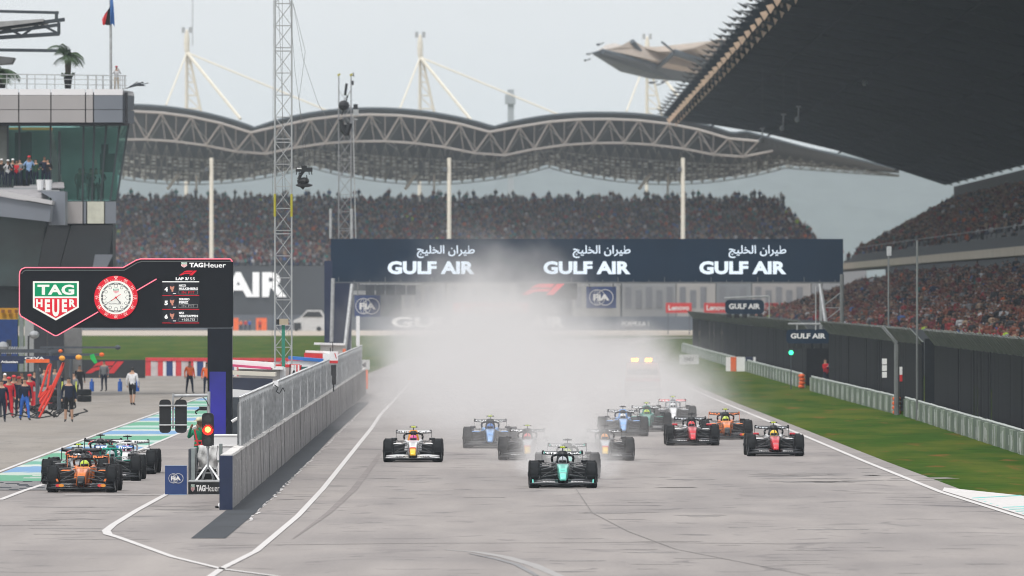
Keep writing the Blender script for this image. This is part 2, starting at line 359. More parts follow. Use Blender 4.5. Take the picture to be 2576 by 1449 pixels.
for sx in (1,):
    m.loft([rr(1.55,.17,.17,.30,.57,sx*.50,.4), rr(1.9,.2,.17,.13,.58,sx*.50,.4), rr(2.7,.17,.14,.1,.5,sx*.46,.4), rr(3.5,.1,.08,.1,.32,sx*.3,.4)])
mk('sidepod', m)
m = MB()
for sx in (1,): m.box(sx*.47-.20, sx*.47+.20, 1.50, 1.53, .14, .555)  # flat black plate: inlet enlarged, shade between nose and wheels in its colour
mk('inlet_shade_plate', m, False)
m = MB(); m.box(-.72,.72,.95,3.9,.045,.075); 
for sx in (-1, 1):
    m.box(sx*.72-.01, sx*.72+.01, .8, 2.2, .05, .26); m.box(sx*.6-.008, sx*.6+.008, .75, 1.6, .06, .34); m.box(sx*.47-.008, sx*.47+.008, .72, 1.5, .06, .30); m.box(sx*.35-.008, sx*.35+.008, .72, 1.5, .06, .26)
    m.hexa([(sx*.62,.75,.24),(sx*.2,.75,.3),(sx*.2,.95,.3),(sx*.62,.95,.26),(sx*.62,.75,.26),(sx*.2,.75,.33),(sx*.2,.95,.33),(sx*.62,.95,.28)])
    m.box(sx*.44-.25, sx*.44+.25, 1.2, 1.25, .06, .36)
m.box(-.5,.5,3.8,4.3,.06,.3)
mk('floor', m, False)
def airfoil(xs, f, mi=0, m=None):                    # span-wise wing element; f(x)->(y,z,chord,rise,thick)
    m = m or MB(); rings = []
    for x in xs:
        y, z, c, rise, th = f(x)
        rings.append([(x,y,z),(x,y+c*.3,z+rise*.25+th),(x,y+c,z+rise),(x,y+c*.5,z+rise*.35-th*.4)])
    return m.loft(rings, mi, True)
xs = [-.92,-.8,-.6,-.4,-.22,-.1,0,.1,.22,.4,.6,.8,.92]
m = MB(); airfoil(xs, lambda x: (-1.27+.22*abs(x)**1.6, .085+.03*max(0,1-abs(x)*3)+.035*abs(x), .3, .03, .022), 0, m); mk('main_plane', m)
for i, nm in enumerate(('lower_flap', 'upper_flap')):
    m = MB()
    for sx in (-1, 1):
        X = [sx*q for q in ((.13,.3,.5,.68,.86) if i == 0 else (.14,.3,.5,.68,.84))]
        airfoil(X, lambda x: (-1.05+.13*abs(x)+.13*i, .125+.05*i+.035*math.sin(abs(x)*3.4), .17, .055-.012*abs(x), .012), 0, m)
    mk(nm, m)
m = MB()
for sx in (1,):
    m.hexa([(sx*.91,-1.05,.06),(sx*.93,-1.05,.06),(sx*.93,-.55,.07),(sx*.91,-.55,.07),(sx*.90,-.98,.20),(sx*.915,-.98,.20),(sx*.90,-.6,.31),(sx*.885,-.6,.31)])
    m.box(min(sx*.63,sx*.93), max(sx*.63,sx*.93), -.62, -.52, .325, .337)
    m.path([(sx*.635,-.6,.335),(sx*.645,-.62,.28),(sx*.68,-.65,.2),(sx*.72,-.68,.12),(sx*.76,-.7,.105),(sx*.82,-.7,.14),(sx*.88,-.7,.12)], .007, 1)
    m.hexa([(sx*.635,-.75,.10),(sx*.645,-.75,.10),(sx*.645,-.5,.10),(sx*.635,-.5,.10),(sx*.62,-.7,.34),(sx*.63,-.7,.34),(sx*.63,-.5,.34),(sx*.62,-.5,.34)])
mk('wing_endplate', m, False)
m = MB()
for sx in (1,): m.box(sx*.075-.012, sx*.075+.012, -1.15, -.95, .11, .24)
mk('nose_pylon', m, False)
m = MB()                                              # wing brand plates on the upper flap
m.hexa([(-.01,0,-.01),(.01,0,-.01),(.01,.01,-.01),(-.01,.01,-.01),(-.01,0,.01),(.01,0,.01),(.01,.01,.01),(-.01,.01,.01)])
mk('unused', m)
xs = [-.565,-.4,-.2,0,.2,.4,.565]
m = MB(); airfoil(xs, lambda x: (3.9, .845+.03*(abs(x)/.56)**2, .32, .06, .03), 0, m); mk('wing_main', m)
m = MB()
rings = [[(x,3.92,.855+.035*(abs(x)/.56)**2),(x,3.95,.865+.035*(abs(x)/.56)**2),(x,4.1,.955),(x,4.085,.96)] for x in xs]; m.loft(rings); mk('wing_flap', m)
m = MB()
for sx in (-1, 1):
    m.hexa([(sx*.565-.006,3.85,.60),(sx*.565+.006,3.85,.60),(sx*.565+.006,4.2,.6),(sx*.565-.006,4.2,.6),(sx*.565-.006,3.88,.965),(sx*.565+.006,3.88,.965),(sx*.565+.006,4.22,.965),(sx*.565-.006,4.22,.965)])
    m.box(sx*.535-.03, sx*.535+.03, 3.86, 3.9, .955, .985)
m.beam((-.06,3.95,.5),(-.04,4.0,.86),.018); m.beam((.06,3.95,.5),(.04,4.0,.86),.018); m.box(-.5,.5,4.0,4.15,.48,.5); m.box(-.03,.03,4.2,4.28,.25,.45)
mk('rear_endplate', m, False)
m = MB()
hp = [(-.285,1.95,.70),(-.30,1.75,.80),(-.27,1.45,.865),(-.17,1.22,.895),(-.06,1.12,.90),(.06,1.12,.90),(.17,1.22,.895),(.27,1.45,.865),(.30,1.75,.80),(.285,1.95,.70)]
for i in range(len(hp)-1): m.beam(hp[i], hp[i+1], .032, 0, 8)
for p in hp: m.ell(p, .031, .031, .031, 0, 8, 6)
m.beam((0,1.12,.9),(0,1.0,.78),.02,0,6,.014); m.beam((0,1.0,.78),(0,.85,.66),.014,0,6,.02); mk('halo', m)
m = MB(); m.loft([rr(1.0,.09,.09,.70,.755,0,.5), rr(1.1,.095,.095,.69,.762,0,.5)]); mk('mirror', m)
m = MB()
for sx in (-1, 1): m.beam((sx*.24,1.2,.655),(sx*.60,1.08,.70),.008); m.beam((sx*.34,1.4,.6),(sx*.56,1.08,.69),.008)
mk('mirror_stalk', m, False)
arms = [((.17,-.15,.60),(.63,-.02,.50)), ((.2,.35,.61),(.63,.02,.49)), ((.15,-.3,.38),(.63,-.03,.30)), ((.18,.4,.34),(.63,.03,.28)), ((.16,0,.56),(.60,0,.30)), ((.15,.1,.43),(.62,.12,.41))]
for i, (a, b) in enumerate(arms):
    m = MB(); a = Vector(a); b = Vector(b); d = b-a
    m.hexa([tuple(p+q) for p, q in ((a,Vector((0,-.035,-.009))),(b,Vector((0,-.03,-.008))),(b,Vector((0,.03,-.008))),(a,Vector((0,.035,-.009))),(a,Vector((0,-.03,.009))),(b,Vector((0,-.025,.008))),(b,Vector((0,.025,.008))),(a,Vector((0,.03,.009))))]); mk('arm%d' % i, m, False)
m = MB(); m.hexa([(.21,-.06,.655),(.66,-.06,.625),(.66,.1,.625),(.21,.14,.65),(.21,-.05,.675),(.66,-.05,.64),(.66,.09,.645),(.21,.13,.67)]); mk('wheel_bow', m, False)
m = MB(); m.box(.60,.66,-.14,.16,.2,.55); m.box(.655,.67,-.22,.24,.30,.62); mk('brake_duct', m, False)
m = MB()
for sx in (-1, 1):
    for z in (.32,.5): m.beam((sx*.12,3.3,z),(sx*.6,3.42,z+.02),.02); m.beam((sx*.12,3.7,z),(sx*.6,3.5,z+.02),.02)
m.box(-.15,.15,3.0,4.0,.15,.45); mk('rear_suspension', m, False)
# driver: helmet, visor, shoulders
m = MB(); m.ell((0,1.58,.715), .125,.14,.135, 0, 14, 10); mk('helmet', m)
m = MB(); m.loft([[(.112*math.cos(a)*s_, 1.58-.142*math.sin(a)*s_-.004, z) for a in [math.radians(q) for q in (20,45,70,90,110,135,160)]]+[(.10*math.cos(a)*s_,1.58-.10*math.sin(a)*s_, z) for a in [math.radians(q) for q in (160,135,110,90,70,45,20)]] for z, s_ in ((.675,.99),(.70,1.05),(.725,1.06),(.745,1.0))]); mk('visor', m)
m = MB(); m.loft([rr(1.5,.21,.12,.5,.64,0,.5), rr(1.75,.22,.14,.5,.66,0,.5)]); mk('torso', m)
WHITE = glossy('white', (.75,.75,.76)); BLK = glossy('black', (.009,.011,.014)); YEL = mat('camera_yellow', (.62,.75,.04), .5, 0, .04)
SILV = glossy('silver', (.45,.47,.5))
def wingtext(o_parent, st, mt, wd=.40, gap=.13):    # lettering split round the airbox, lying on the rear flap
    half = (len(st)+1)//2
    for q, sx in ((st[:half], -1), (st[half:], 1)):
        g = MB(); x0, x1 = (-gap-wd+.0, -gap) if sx < 0 else (gap, gap+wd)
        vs, fs = textmesh(q, .035); ax = min(v[0] for v in vs); bx = max(v[0] for v in vs); ay = min(v[1] for v in vs); by = max(v[1] for v in vs)
        V = []
        for v in vs:
            x = x0+(v[0]-ax)/(bx-ax)*(x1-x0); t_ = .12+.72*(v[1]-ay)/(by-ay); zb = .865+.035*(abs(x)/.56)**2
            V.append((x, 3.92+(4.085-3.92)*t_-.012, zb-.008+(.96-zb)*t_))
        g.add(V, fs); o = g.build('wing_lettering', mt, o_parent)
def car(px, py, label, nose, tip=None, cover=None, wing=None, flap=None, flap2=None, tub=None, pod=None, halo=None, mirror=None, tcam=True, helmet=None, text=None, tcol=None, ftext=None, extra=None, hl='', yaw=0., endp=None):
    Y = YG(py)+1.0*0; L = Vector(((px-CX)*Y/F, Y+.36*0, .008))
    short = label; c = thing('racing_car', label, 'racing car', L, 'racing cars leaving the grid' if px > 900 else 'racing cars in the pit lane', yaw)
    tip = tip or nose; cover = cover or BLK; wing = wing or BLK; flap = flap or BLK; flap2 = flap2 or flap; tub = tub or BLK; pod = pod or cover; halo = halo or carbon; mirror = mirror or BLK
    def put(key, name, m1, par=c, loc=None, flip=False, m2=None):
        o = CP[key].copy(); o.name = name; COL.objects.link(o); o.parent = par
        if loc: o.location = loc
        if flip: o.scale = (-1, 1, 1)
        for i, mm in enumerate((m1, m2)):
            if mm and i < len(o.material_slots): o.material_slots[i].link = 'OBJECT'; o.material_slots[i].material = mm
        return o
    put('nose_tip','nose_tip',tip); put('nose','nose',nose); put('cockpit_tub','cockpit_tub',tub); put('cockpit_surround','cockpit_surround',cover if pod is cover else pod)
    put('engine_cover','engine_cover',cover); put('air_intake','air_intake',black); put('camera_mount','camera_mount',black)
    put('camera_pod','camera_pod',YEL if tcam else black); put('floor','floor',carbon)
    for fl in (False, True): sp_ = put('sidepod','sidepod',pod,flip=fl); put('inlet_shade_plate','inlet_shade_plate',black,sp_)
    fw = put('main_plane','front_wing',carbon); put('lower_flap','wing_flap',flap2,fw); put('upper_flap','wing_flap',flap,fw); [(put('wing_endplate','wing_endplate',carbon,fw,m2=carbon_l,flip=fl), put('nose_pylon','wing_pylon',carbon,fw,flip=fl)) for fl in (False,True)]
    rw = put('wing_main','rear_wing',carbon); put('wing_flap','wing_flap',wing,rw); put('rear_endplate','wing_endplate',endp or carbon,rw)
    if text: wingtext(rw, text, tcol or WHITE)
    put('halo','halo',halo)
    for sx in (-1, 1):
        mr = put('mirror','mirror',mirror); mr.location = (sx*.60,0,0)
    put('mirror_stalk','mirror_stalk',carbon)
    for sx in (-1, 1):
        for (nt_, nr_, x, y) in (('front_tyre','front_rim',.785,0),('rear_tyre','rear_rim',.755,3.4)):
            wv = put(nt_,'wheel',tyre_m,loc=(sx*x,y,.355),m2=tread_m); put(nr_,'rim',rim_m,wv)
        for i in range(6): put('arm%d'%i,'suspension_arm',carbon_l,flip=sx<0)
        put('wheel_bow','wheel_winglet',carbon,flip=sx<0); put('brake_duct','brake_duct',carbon,flip=sx<0)
    put('rear_suspension','rear_suspension',carbon)
    for g in (extra or []): g(c)
    d = thing('person', 'helmeted driver in the '+label, 'person', L, None, yaw)
    put('helmet','helmet',helmet or WHITE,d); put('visor','visor',glossy('visor',(.01,.01,.015)),d); put('torso','racing_suit',helmet or WHITE,d)
    return c
def decal(fn, mats):
    def f(c): g = MB(); fn(g); o = g.build('livery_mark', mats, c)
    return f
def disc(g, x, z, r, y, mi=0, n=16, sx=1.): g.add([(x+sx*r*math.cos(2*math.pi*i/n), y, z+r*math.sin(2*math.pi*i/n)) for i in range(n)], [tuple(range(n))], mi)
def flaptext(st, y=-1.075, z0=.165, z1=.205, x0=.22, x1=.55, m_=None):
    def f(g):
        for sx in (-1, 1): a, b = (x0, x1) if sx > 0 else (-x1, -x0); g.text(st, a, b, z0, z1, y, 0, .03)
    return decal(f, [m_ or WHITE])
TEAL = glossy('teal', (.16,.66,.55)); DTEAL = glossy('deep_teal', (.0,.33,.25)); PAP = glossy('papaya', (.82,.20,.035)); FRED = glossy('racing_red', (.62,.03,.045))
LBLUE = glossy('pale_blue', (.22,.42,.78)); YELO = glossy('yellow', (.85,.55,.03)); RNG = glossy('amber', (.8,.3,.03)); AGRN = glossy('racing_green', (.02,.22,.17)); PINK = glossy('pink', (.7,.08,.3)); GRYM = glossy('grey', (.2,.2,.21)); BLUE_ = glossy('royal_blue', (.04,.16,.5)); LIME = glossy('lime', (.5,.65,.05)); BRED = glossy('bright_red', (.7,.04,.05))
def wingdots(c):
    g = MB()
    for sx in (-1, 1): g.box(sx*.50-.022, sx*.50+.022, 3.905, 3.915, .90, .955)
    g.build('wing_square', TEAL, c)
def tealends(c):
    g = MB()
    for sx in (-1, 1): g.hexa([(sx*.80,-1.03,.155),(sx*.84,-1.03,.155),(sx*.84,-1.0,.155),(sx*.80,-1.0,.155),(sx*.81,-1.0,.245),(sx*.85,-1.0,.245),(sx*.85,-.97,.245),(sx*.81,-.97,.245)])
    g.build('flap_tip', TEAL, c)
def redband(c):
    g = MB()
    for sx in (-1, 1): pass
    g.loft([rr(-.81,.109,.104,.30,.458), rr(-.74,.112,.108,.30,.48)]); g.build('nose_band', BRED, c)
def bars(c):                                          # fine sponsor lines printed on the nose
    g = MB()
    for i in range(5): y = -.7+i*.17; z = np.interp(y, [-.8,-.4,0,.35], [.456,.56,.625,.66]); g.box(-.06,.06,y,y+.02,z,z+.003)
    g.build('nose_print', GRYM, c)
def mcdisc(c):
    g = MB()
    for sx in (-1, 1): disc(g, sx*.56-.04, .195, .042, -1.085, 0, 16, 1.7); disc(g, sx*.56+.04, .195, .042, -1.089, 1, 16, 1.7)
    g.build('wing_emblem', [BRED, RNG], c)
def orange_tips(c):
    g = MB()
    for sx in (-1, 1): g.hexa([(sx*.60,-.8,.3),(sx*.66,-.8,.3),(sx*.66,-.78,.3),(sx*.60,-.78,.3),(sx*.63,-.8,.37),(sx*.68,-.8,.37),(sx*.68,-.78,.37),(sx*.63,-.78,.37)])
    g.build('endplate_tip', PAP, c)
VISAW = WHITE
car(1416,1228,'teal nosed black racing car leading the field out of the dust', TEAL, cover=BLK, flap=BLK, flap2=GRYM, text='PETRONAS', helmet=SILV, hl='grey and teal', extra=[wingdots, tealends, flaptext('PETRONAS'), bars])
car(1428,1204,'black and teal racing car veiled behind the leading one', TEAL, cover=BLK, text='PETRONAS', tcam=False, helmet=LIME, hl='pale', extra=[wingdots, flaptext('PETRONAS')])
car(1039,1163,'white racing car with yellow nose tip nearest the concrete wall', WHITE, tip=YELO, tub=WHITE, cover=RNG, pod=WHITE, wing=WHITE, flap=WHITE, flap2=WHITE, halo=carbon, text='TUDOR', tcol=BLK, helmet=PINK, hl='pink', extra=[redband, bars, flaptext('VISA', m_=BLK)])
car(1233,1128,'pale blue racing car at the left edge of the dust cloud', LBLUE, cover=BLK, pod=LBLUE, text='ATLASSIAN', helmet=BLUE_, hl='blue', extra=[bars])
car(1327,1158,'dark racing car with yellow nose tip left of the leading car', SILV, tip=YELO, tub=BLK, cover=BLK, text='ORACLE', helmet=BRED, hl='red', extra=[redband, flaptext('VISA')])
car(1522,1159,'dark racing car with yellow nose tip right of the leading car', SILV, tip=YELO, tub=BLK, cover=BLK, tcam=False, text='ORACLE', helmet=RNG, hl='orange', extra=[redband, flaptext('VISA')])
car(1568,1098,'lilac blue racing car fading in the dust behind the dark ones', LBLUE, cover=LBLUE, tcam=False, text='ATLASSIAN', helmet=WHITE, hl='white')
car(1628,1086,'green racing car with blue rear wing lettering beside the lilac one', AGRN, tub=AGRN, cover=AGRN, text='aramco', helmet=LIME, hl='lime', extra=[flaptext('aramco')])
car(1694,1066,'white nosed racing car with red rear wing behind the pack', WHITE, cover=SILV, wing=BRED, text='HAAS', helmet=WHITE, hl='white', halo=SILV)
car(1742,1121,'red nosed black racing car ahead of the orange one', FRED, cover=BLK, pod=WHITE, mirror=FRED, tcam=False, text='hp hp', tcol=SILV, helmet=BRED, hl='red', extra=[bars, flaptext('ibm')], yaw=.008)
car(1828,1106,'orange racing car behind the two red nosed ones', PAP, tip=carbon, tub=PAP, cover=BLK, pod=PAP, wing=carbon, text='McLAREN', tcol=PAP, helmet=LIME, hl='lime green', extra=[mcdisc, bars], endp=PAP, yaw=.008)
car(1950,1148,'red nosed racing car nearest the white line on the right', FRED, cover=BLK, pod=WHITE, mirror=FRED, text='hp hp', tcol=SILV, helmet=YELO, hl='yellow', extra=[bars, flaptext('ibm')], yaw=.01)
car(207,1239,'orange racing car leading the pit lane queue', PAP, tip=carbon, tub=PAP, cover=BLK, pod=PAP, wing=carbon, text='McLAREN', tcol=PAP, helmet=LIME, hl='yellow and red', tcam=False, extra=[mcdisc, orange_tips, bars], endp=PAP, yaw=-.01)
def redarcs(c):
    for sx in (-1, 1):
        g = MB(); g.path([(sx*(.20+.16*math.sin(a)), 1.95, .80+.11*math.cos(a)) for a in [q*.26 for q in range(7)]], .018); g.build('intake_arc', BRED, c)
car(190,1219,'dark racing car with yellow camera pod behind the orange one', GRYM, cover=GRYM, wing=BLK, helmet=WHITE, hl='white', extra=[redarcs], yaw=-.012)
car(273,1210,'green racing car with blue and white rear wing', AGRN, cover=AGRN, wing=BLUE_, text='aramco', tcam=False, halo=DTEAL, helmet=SILV, hl='silver', extra=[flaptext('aramco')], yaw=-.012)
car(246,1189,'dark racing car with red intake arcs and black camera pod', GRYM, cover=GRYM, tcam=False, helmet=GRYM, hl='grey', extra=[redarcs], yaw=-.012)
car(314,1193,'white racing car at the back of the pit lane queue', WHITE, cover=WHITE, wing=WHITE, mirror=WHITE, halo=WHITE, text='cadillac', tcol=BLK, tcam=False, helmet=PINK, hl='pink', yaw=-.012)
# ---------------------------------------------------------------- concrete wall between pit lane and track
M_conc = mat('stained_concrete', (.235,.225,.225), .85, 0, .4, 1.2, bump=.3, streak=(1,2.2,.28))
M_cap = mat('pale_coping', (.62,.6,.58), .8, 0, .1, 3)
wx = lambda y: -6.92-.0022*(y-350)                   # track face of the wall
W = thing('concrete_wall', 'long stained concrete wall with pale coping between pit lane and track', 'wall', (wx(350),350,0))
y = 351.; i = 0
while y < 760:
    L_ = 4.0; g = MB(); j = U(-.015,.015); x0, x1 = wx(y)+j, wx(y+L_)+j
    g.hexa([(x0-.30,y,0),(x0,y,0),(x1,y+L_-.04,0),(x1-.30,y+L_-.04,0),(x0-.27,y,1.30),(x0-.03,y,1.30),(x1-.03,y+L_-.04,1.30),(x1-.27,y+L_-.04,1.30)])
    g.build('concrete_block', M_conc, W, W.location)
    g = MB(); g.hexa([(x0-.29,y,1.302),(x0-.01,y,1.302),(x1-.01,y+L_-.03,1.302),(x1-.29,y+L_-.03,1.302),(x0-.28,y,1.35+U(0,.02)),(x0-.02,y,1.35+U(0,.02)),(x1-.02,y+L_-.03,1.35+U(0,.02)),(x1-.28,y+L_-.03,1.35+U(0,.02))])
    g.build('coping_slab', M_cap, W, W.location); y += L_; i += 1
g = MB(); g.box(-7.2,-6.88,350,350.97,0,1.34); g.build('end_pad', navy, W, W.location)
g = MB()                                              # pale run-down streaks, thin crusts standing off the face
for i in range(900):
    y = 352+400*(i/520)**1.3+U(0,.6); z = 1.28; L_ = U(.2,1.15)*(1 if R()<.5 else .5); zz = U(L_+.05,1.28); x = wx(y)-.03*zz/1.3+.017
    g.add([(x,y,zz-L_),(x,y+U(.02,.10),zz-L_),(x-.001,y+U(.03,.2),zz),(x-.001,y,zz)], [(0,1,2,3)])
g.build('lime_streaks', mat('lime_crust', (.62,.6,.6), .9, 0, .1, 4), W, W.location, kind='stuff')
Fp = thing('pit_wall_fence', 'tall grey barred fence standing on the concrete wall', 'fence', (wx(371)-.15,371,1.35))
fm = mat('zinc_bars', (.22,.23,.24), .5, .4, .15, 5); fd = mat('zinc_sheet', (.15,.16,.17), .7, .3, .25, 2, streak=(1,2,.3))
y = 371.; i = 0
while y < 752:
    x0 = wx(y)-.15; x1 = wx(y+3)-.15; g = MB()
    for k in range(11): t = k/11; g.beam((x0+(x1-x0)*t,y+3*t,1.36),(x0+(x1-x0)*t,y+3*t,2.5),.022,0,4)
    g.beam((x0,y,1.45),(x1,y+2.97,1.45),.02); g.beam((x0,y,2.48),(x1,y+2.97,2.48),.03)
    if i % 7 != 5: g.hexa([(x0-.05,y,1.38),(x0-.044,y,1.38),(x1-.044,y+2.9,1.38),(x1-.05,y+2.9,1.38),(x0-.05,y,2.44),(x0-.044,y,2.44),(x1-.044,y+2.9,2.44),(x1-.05,y+2.9,2.44)], 1)
    g.build('fence_panel', [fm, fd], Fp, Fp.location)
    g = MB(); g.beam((x0+.03,y,1.35),(x0+.03,y,2.62+U(0,.05)),.035,0,4); g.ell((x0+.03,y,2.64),.06,.08,.04,0,6,4); g.build('post', steel, Fp, Fp.location)
    y += 3; i += 1
def onwall(name, lab, cat, px, py, Y): return thing(name, lab, cat, P(px, py, Y))
g = MB(); Y = 560; a = P(829,893,Y); b = P(851,893,Y); t_ = thing('warning_sign', 'small white and red sign on the barred fence', 'sign', P(840,914,Y))
pa, pb = P(829,914,Y), P(850,884,Y); g.box(pa.x,pb.x,Y-.03,Y,pa.z,pb.z); g.build('sign_plate', WHITE, t_, t_.location)
g = MB(); pa, pb = P(829,914,Y), P(850,907,Y); g.box(pa.x,pb.x,Y-.05,Y-.031,pa.z,pb.z); g.beam(P(846,901,Y-.05),P(842,888,Y-.05),.02); g.build('sign_print', red, t_, t_.location)
t_ = thing('loudspeaker_box', 'dark hooded box fixed to the pit wall below the white sign', 'box', P(840,990,Y)); g = MB(); pa, pb = P(833,945,Y), P(846,918,Y)
g.box(pa.x,pb.x,Y-.3,Y,pa.z,pb.z); g.box(pa.x+.03,pb.x-.01,Y-.3,Y,pa.z-.35,pa.z-.003); g.beam(P(839,985,Y),P(839,945,Y),.04); g.build('housing', black, t_, t_.location)
# objects at the near end: board, plinth panel, lights, covered equipment
def shield(g, x0, x1, z0, z1, y, mw, mg, mr):         # watch-maker's shield
    X = lambda t: x0+(x1-x0)*t; Z = lambda t: z1-(z1-z0)*t
    g.prism([(X(0),Z(0)),(X(1),Z(0)),(X(1),Z(.67)),(X(.5),Z(1)),(X(0),Z(.67))], y-.012, y, mw)
    g.prism([(X(.042),Z(.045)),(X(.958),Z(.045)),(X(.958),Z(.385)),(X(.042),Z(.385))], y-.016, y-.0125, mg)
    g.prism([(X(.042),Z(.43)),(X(.958),Z(.43)),(X(.958),Z(.645)),(X(.5),Z(.945)),(X(.042),Z(.645))], y-.016, y-.0125, mr)
    g.text('TAG', X(.10), X(.90), Z(.35), Z(.085), y-.019, mw, .04)
    for ch, a, b, t0, t1 in (('H',.07,.21,.46,.66),('E',.26,.375,.46,.79),('U',.42,.575,.46,.90),('E',.63,.745,.46,.79),('R',.79,.93,.46,.66)):
        g.text(ch, X(a), X(b), Z(t1), Z(t0), y-.019, mw, .05)
Lw = lit('led_white', (.80,.80,.80)); Lg = lit('led_green', (.0,.24,.10)); Lr = lit('led_red', (.62,.018,.035)); Ln = lit('neon', (1.0,.20,.27), .8); Lc = lit('led_cream', (.74,.74,.69))
Lk = lit('led_dark', (.012,.014,.018)); Lgr = lit('led_grey', (.3,.3,.3)); Ltw = mat('sign_white', (.78,.78,.78), .6, 0, .03); Ltg = mat('sign_green', (.02,.25,.12), .6); Ltr = mat('sign_red', (.6,.05,.06), .6)
def roundels(g, cx_, cz, r, y, mi, n=28):             # twin ring emblem with letters
    for sx, teeth in ((-1, False), (1, True)):
        c_ = cx_+sx*r*.52
        pts = [(c_+r*math.cos(2*math.pi*i/n), y, cz+r*math.sin(2*math.pi*i/n)) for i in range(n)]; g.path(pts, r*.045, mi, 4, True)
        if teeth:
            for i in range(n): a = 2*math.pi*(i+.5)/n; g.beam((c_+r*math.cos(a),y,cz+r*math.sin(a)),(c_+r*1.1*math.cos(a),y,cz+r*1.1*math.sin(a)),r*.04,mi)
        else:
            g.beam((c_,y,cz-r),(c_,y,cz+r),r*.03,mi)
            for q in (.45,): g.path([(c_+r*q*math.sin(a)*s_,y,cz+r*math.cos(a)) for s_ in (1,) for a in [math.pi*k/8 for k in range(9)]], r*.03, mi, 4); g.path([(c_-r*q*math.sin(a),y,cz+r*math.cos(a)) for a in [math.pi*k/8 for k in range(9)]], r*.03, mi, 4)
    g.text('FiA', cx_-r*1.05, cx_+r*1.05, cz-r*.42, cz+r*.42, y-.03*r-.004, mi, .05)
Y = 376.5; c0, c1 = P(415,1245,Y), P(470,1172,Y); c0.z = .02
B = thing('advertising_board', 'blue upright board with white twin ring emblem beside the pit exit', 'board', Vector(((c0.x+c1.x)/2,Y,0)))
g = MB(); g.box(c0.x,c1.x,Y,Y+.06,c0.z,c1.z); g.build('panel', mat('board_blue', (.02,.05,.17), .5, 0, .05), B, B.location)
g = MB(); g.box(c0.x-.008,c1.x+.008,Y-.01,Y+.07,c1.z+.001,c1.z+.012); g.box(c0.x-.008,c1.x+.008,Y-.01,Y+.07,0,c0.z-.001); g.build('frame', mat('pale_blue_edge', (.3,.4,.55)), B, B.location)
g = MB(); roundels(g, (c0.x+c1.x)/2, .445, .125, Y-.012, 0); g.build('emblem', Ltw, B, B.location)
c0, c1 = P(473.5,1245,377), P(557,1213,377); S_ = thing('plinth_panel', 'low black panel with white watchmaker lettering at the end of the wall', 'sign', Vector(((c0.x+c1.x)/2,377,0)))
g = MB(); g.box(c0.x,c1.x-.03,377,377.5,.02,c1.z); g.build('panel', black, S_, S_.location)
g = MB(); g.box(c0.x-.01,c1.x-.02,376.98,379.5,c1.z+.001,c1.z+.03); g.box(c0.x,c1.x-.03,376.99,377.02,0,.019); g.build('ledge', steel, S_, S_.location)
g = MB(); zc = (c1.z+.02)/2; g.text('TAG', c0.x+.215, c0.x+.445, zc-.085, zc+.085, 376.985, 0, .05); g.text('Heuer', c0.x+.455, c1.x-.05, zc-.085, zc+.085, 376.985, 0, 0)
shield(g, c0.x+.07, c0.x+.17, zc-.10, zc+.10, 376.985, 0, 1, 2); g.build('lettering', [Ltw, Ltg, Ltr], S_, S_.location)
# covered equipment trolley on the plinth
Y = 381; s_ = F/Y
V = P(507,1215,Y); V.z = .33; t_ = thing('equipment_trolley', 'equipment trolley under a creased white cover behind the red light', 'trolley', V)
a, b = P(498,1176,Y), P(545,1121,Y); g = MB(); nx, nz_ = 9, 9; vv = []
for k in range(2):
    for j in range(nz_):
        for i in range(nx):
            fx, fz = i/(nx-1), j/(nz_-1); vv.append((a.x+(b.x-a.x)*fx+(.02*math.sin(9*fz) if i in (0,nx-1) else 0), Y+k*.6+(.035*math.sin(7*fx+11*fz)+.03*math.sin(15*fx-6*fz))*(1 if k==0 else 0)-.04*math.sin(math.pi*fz), a.z+(b.z-a.z)*fz+.01*math.sin(12*fx)))
N_ = nx*nz_
fs = [(j*nx+i, j*nx+i+1, (j+1)*nx+i+1, (j+1)*nx+i) for j in range(nz_-1) for i in range(nx-1)]; fs += [tuple(q+N_ for q in f) for f in fs]
edge = [j*nx for j in range(nz_)]; fs += [(edge[j],edge[j+1],edge[j+1]+N_,edge[j]+N_) for j in range(nz_-1)]; fs += [(edge[j]+nx-1,edge[j+1]+nx-1,edge[j+1]+nx-1+N_,edge[j]+nx-1+N_) for j in range(nz_-1)]
top = [(nz_-1)*nx+i for i in range(nx)]; fs += [(top[i],top[i+1],top[i+1]+N_,top[i]+N_) for i in range(nx-1)]
g.add(vv, fs); g.build('cover', mat('white_sheet', (.6,.6,.6), .8, 0, .08, 3), t_, t_.location, smooth=True)
g = MB(); x0, x1 = a.x-.05, b.x+.03
g.box(x0,x1,Y,Y+.05,a.z-.03,a.z-.005); g.box(x0,x1,Y,Y+.05,a.z-.16,a.z-.13)
for x in (x0,x0+.16,x1-.16,x1-.03): g.box(x,x+.02,Y+.06,Y+.09,.33,a.z-.04)
g.box(x0+.05,x1-.05,Y+.3,Y+.6,.35,a.z-.05,1); g.build('frame', [steel, black], t_, t_.location)
for sx in (x0+.02, x1-.1):
    g = MB(); g.beam((sx,Y+.4,.45),(sx+.07,Y+.4,.45),.13,0,12); g.build('wheel', black, t_, t_.location)
t_ = thing('post_screen', 'grey metal side screen left of the covered trolley', 'screen', P(483,1213,380)); g = MB(); a, b = P(474,1213,380), P(480,1130,380); a.z = .34
g.box(a.x,b.x,380,383,a.z,b.z,1); a, b = P(481,1213,380), P(490,1128,380); a.z = .34; g.box(a.x,b.x,379.98,383,a.z,b.z,0); a, b = P(548,1213,380), P(556,1118,380); a.z=.34; g.box(a.x,b.x,381.7,382,a.z,b.z,0); g.box(a.x-.3,b.x,382.0,382.3,.8,.86,0)
g.build('screen_frame', [mat('grey_metal', (.28,.32,.32), .5, .3, .15, 4), dsteel], t_, t_.location)
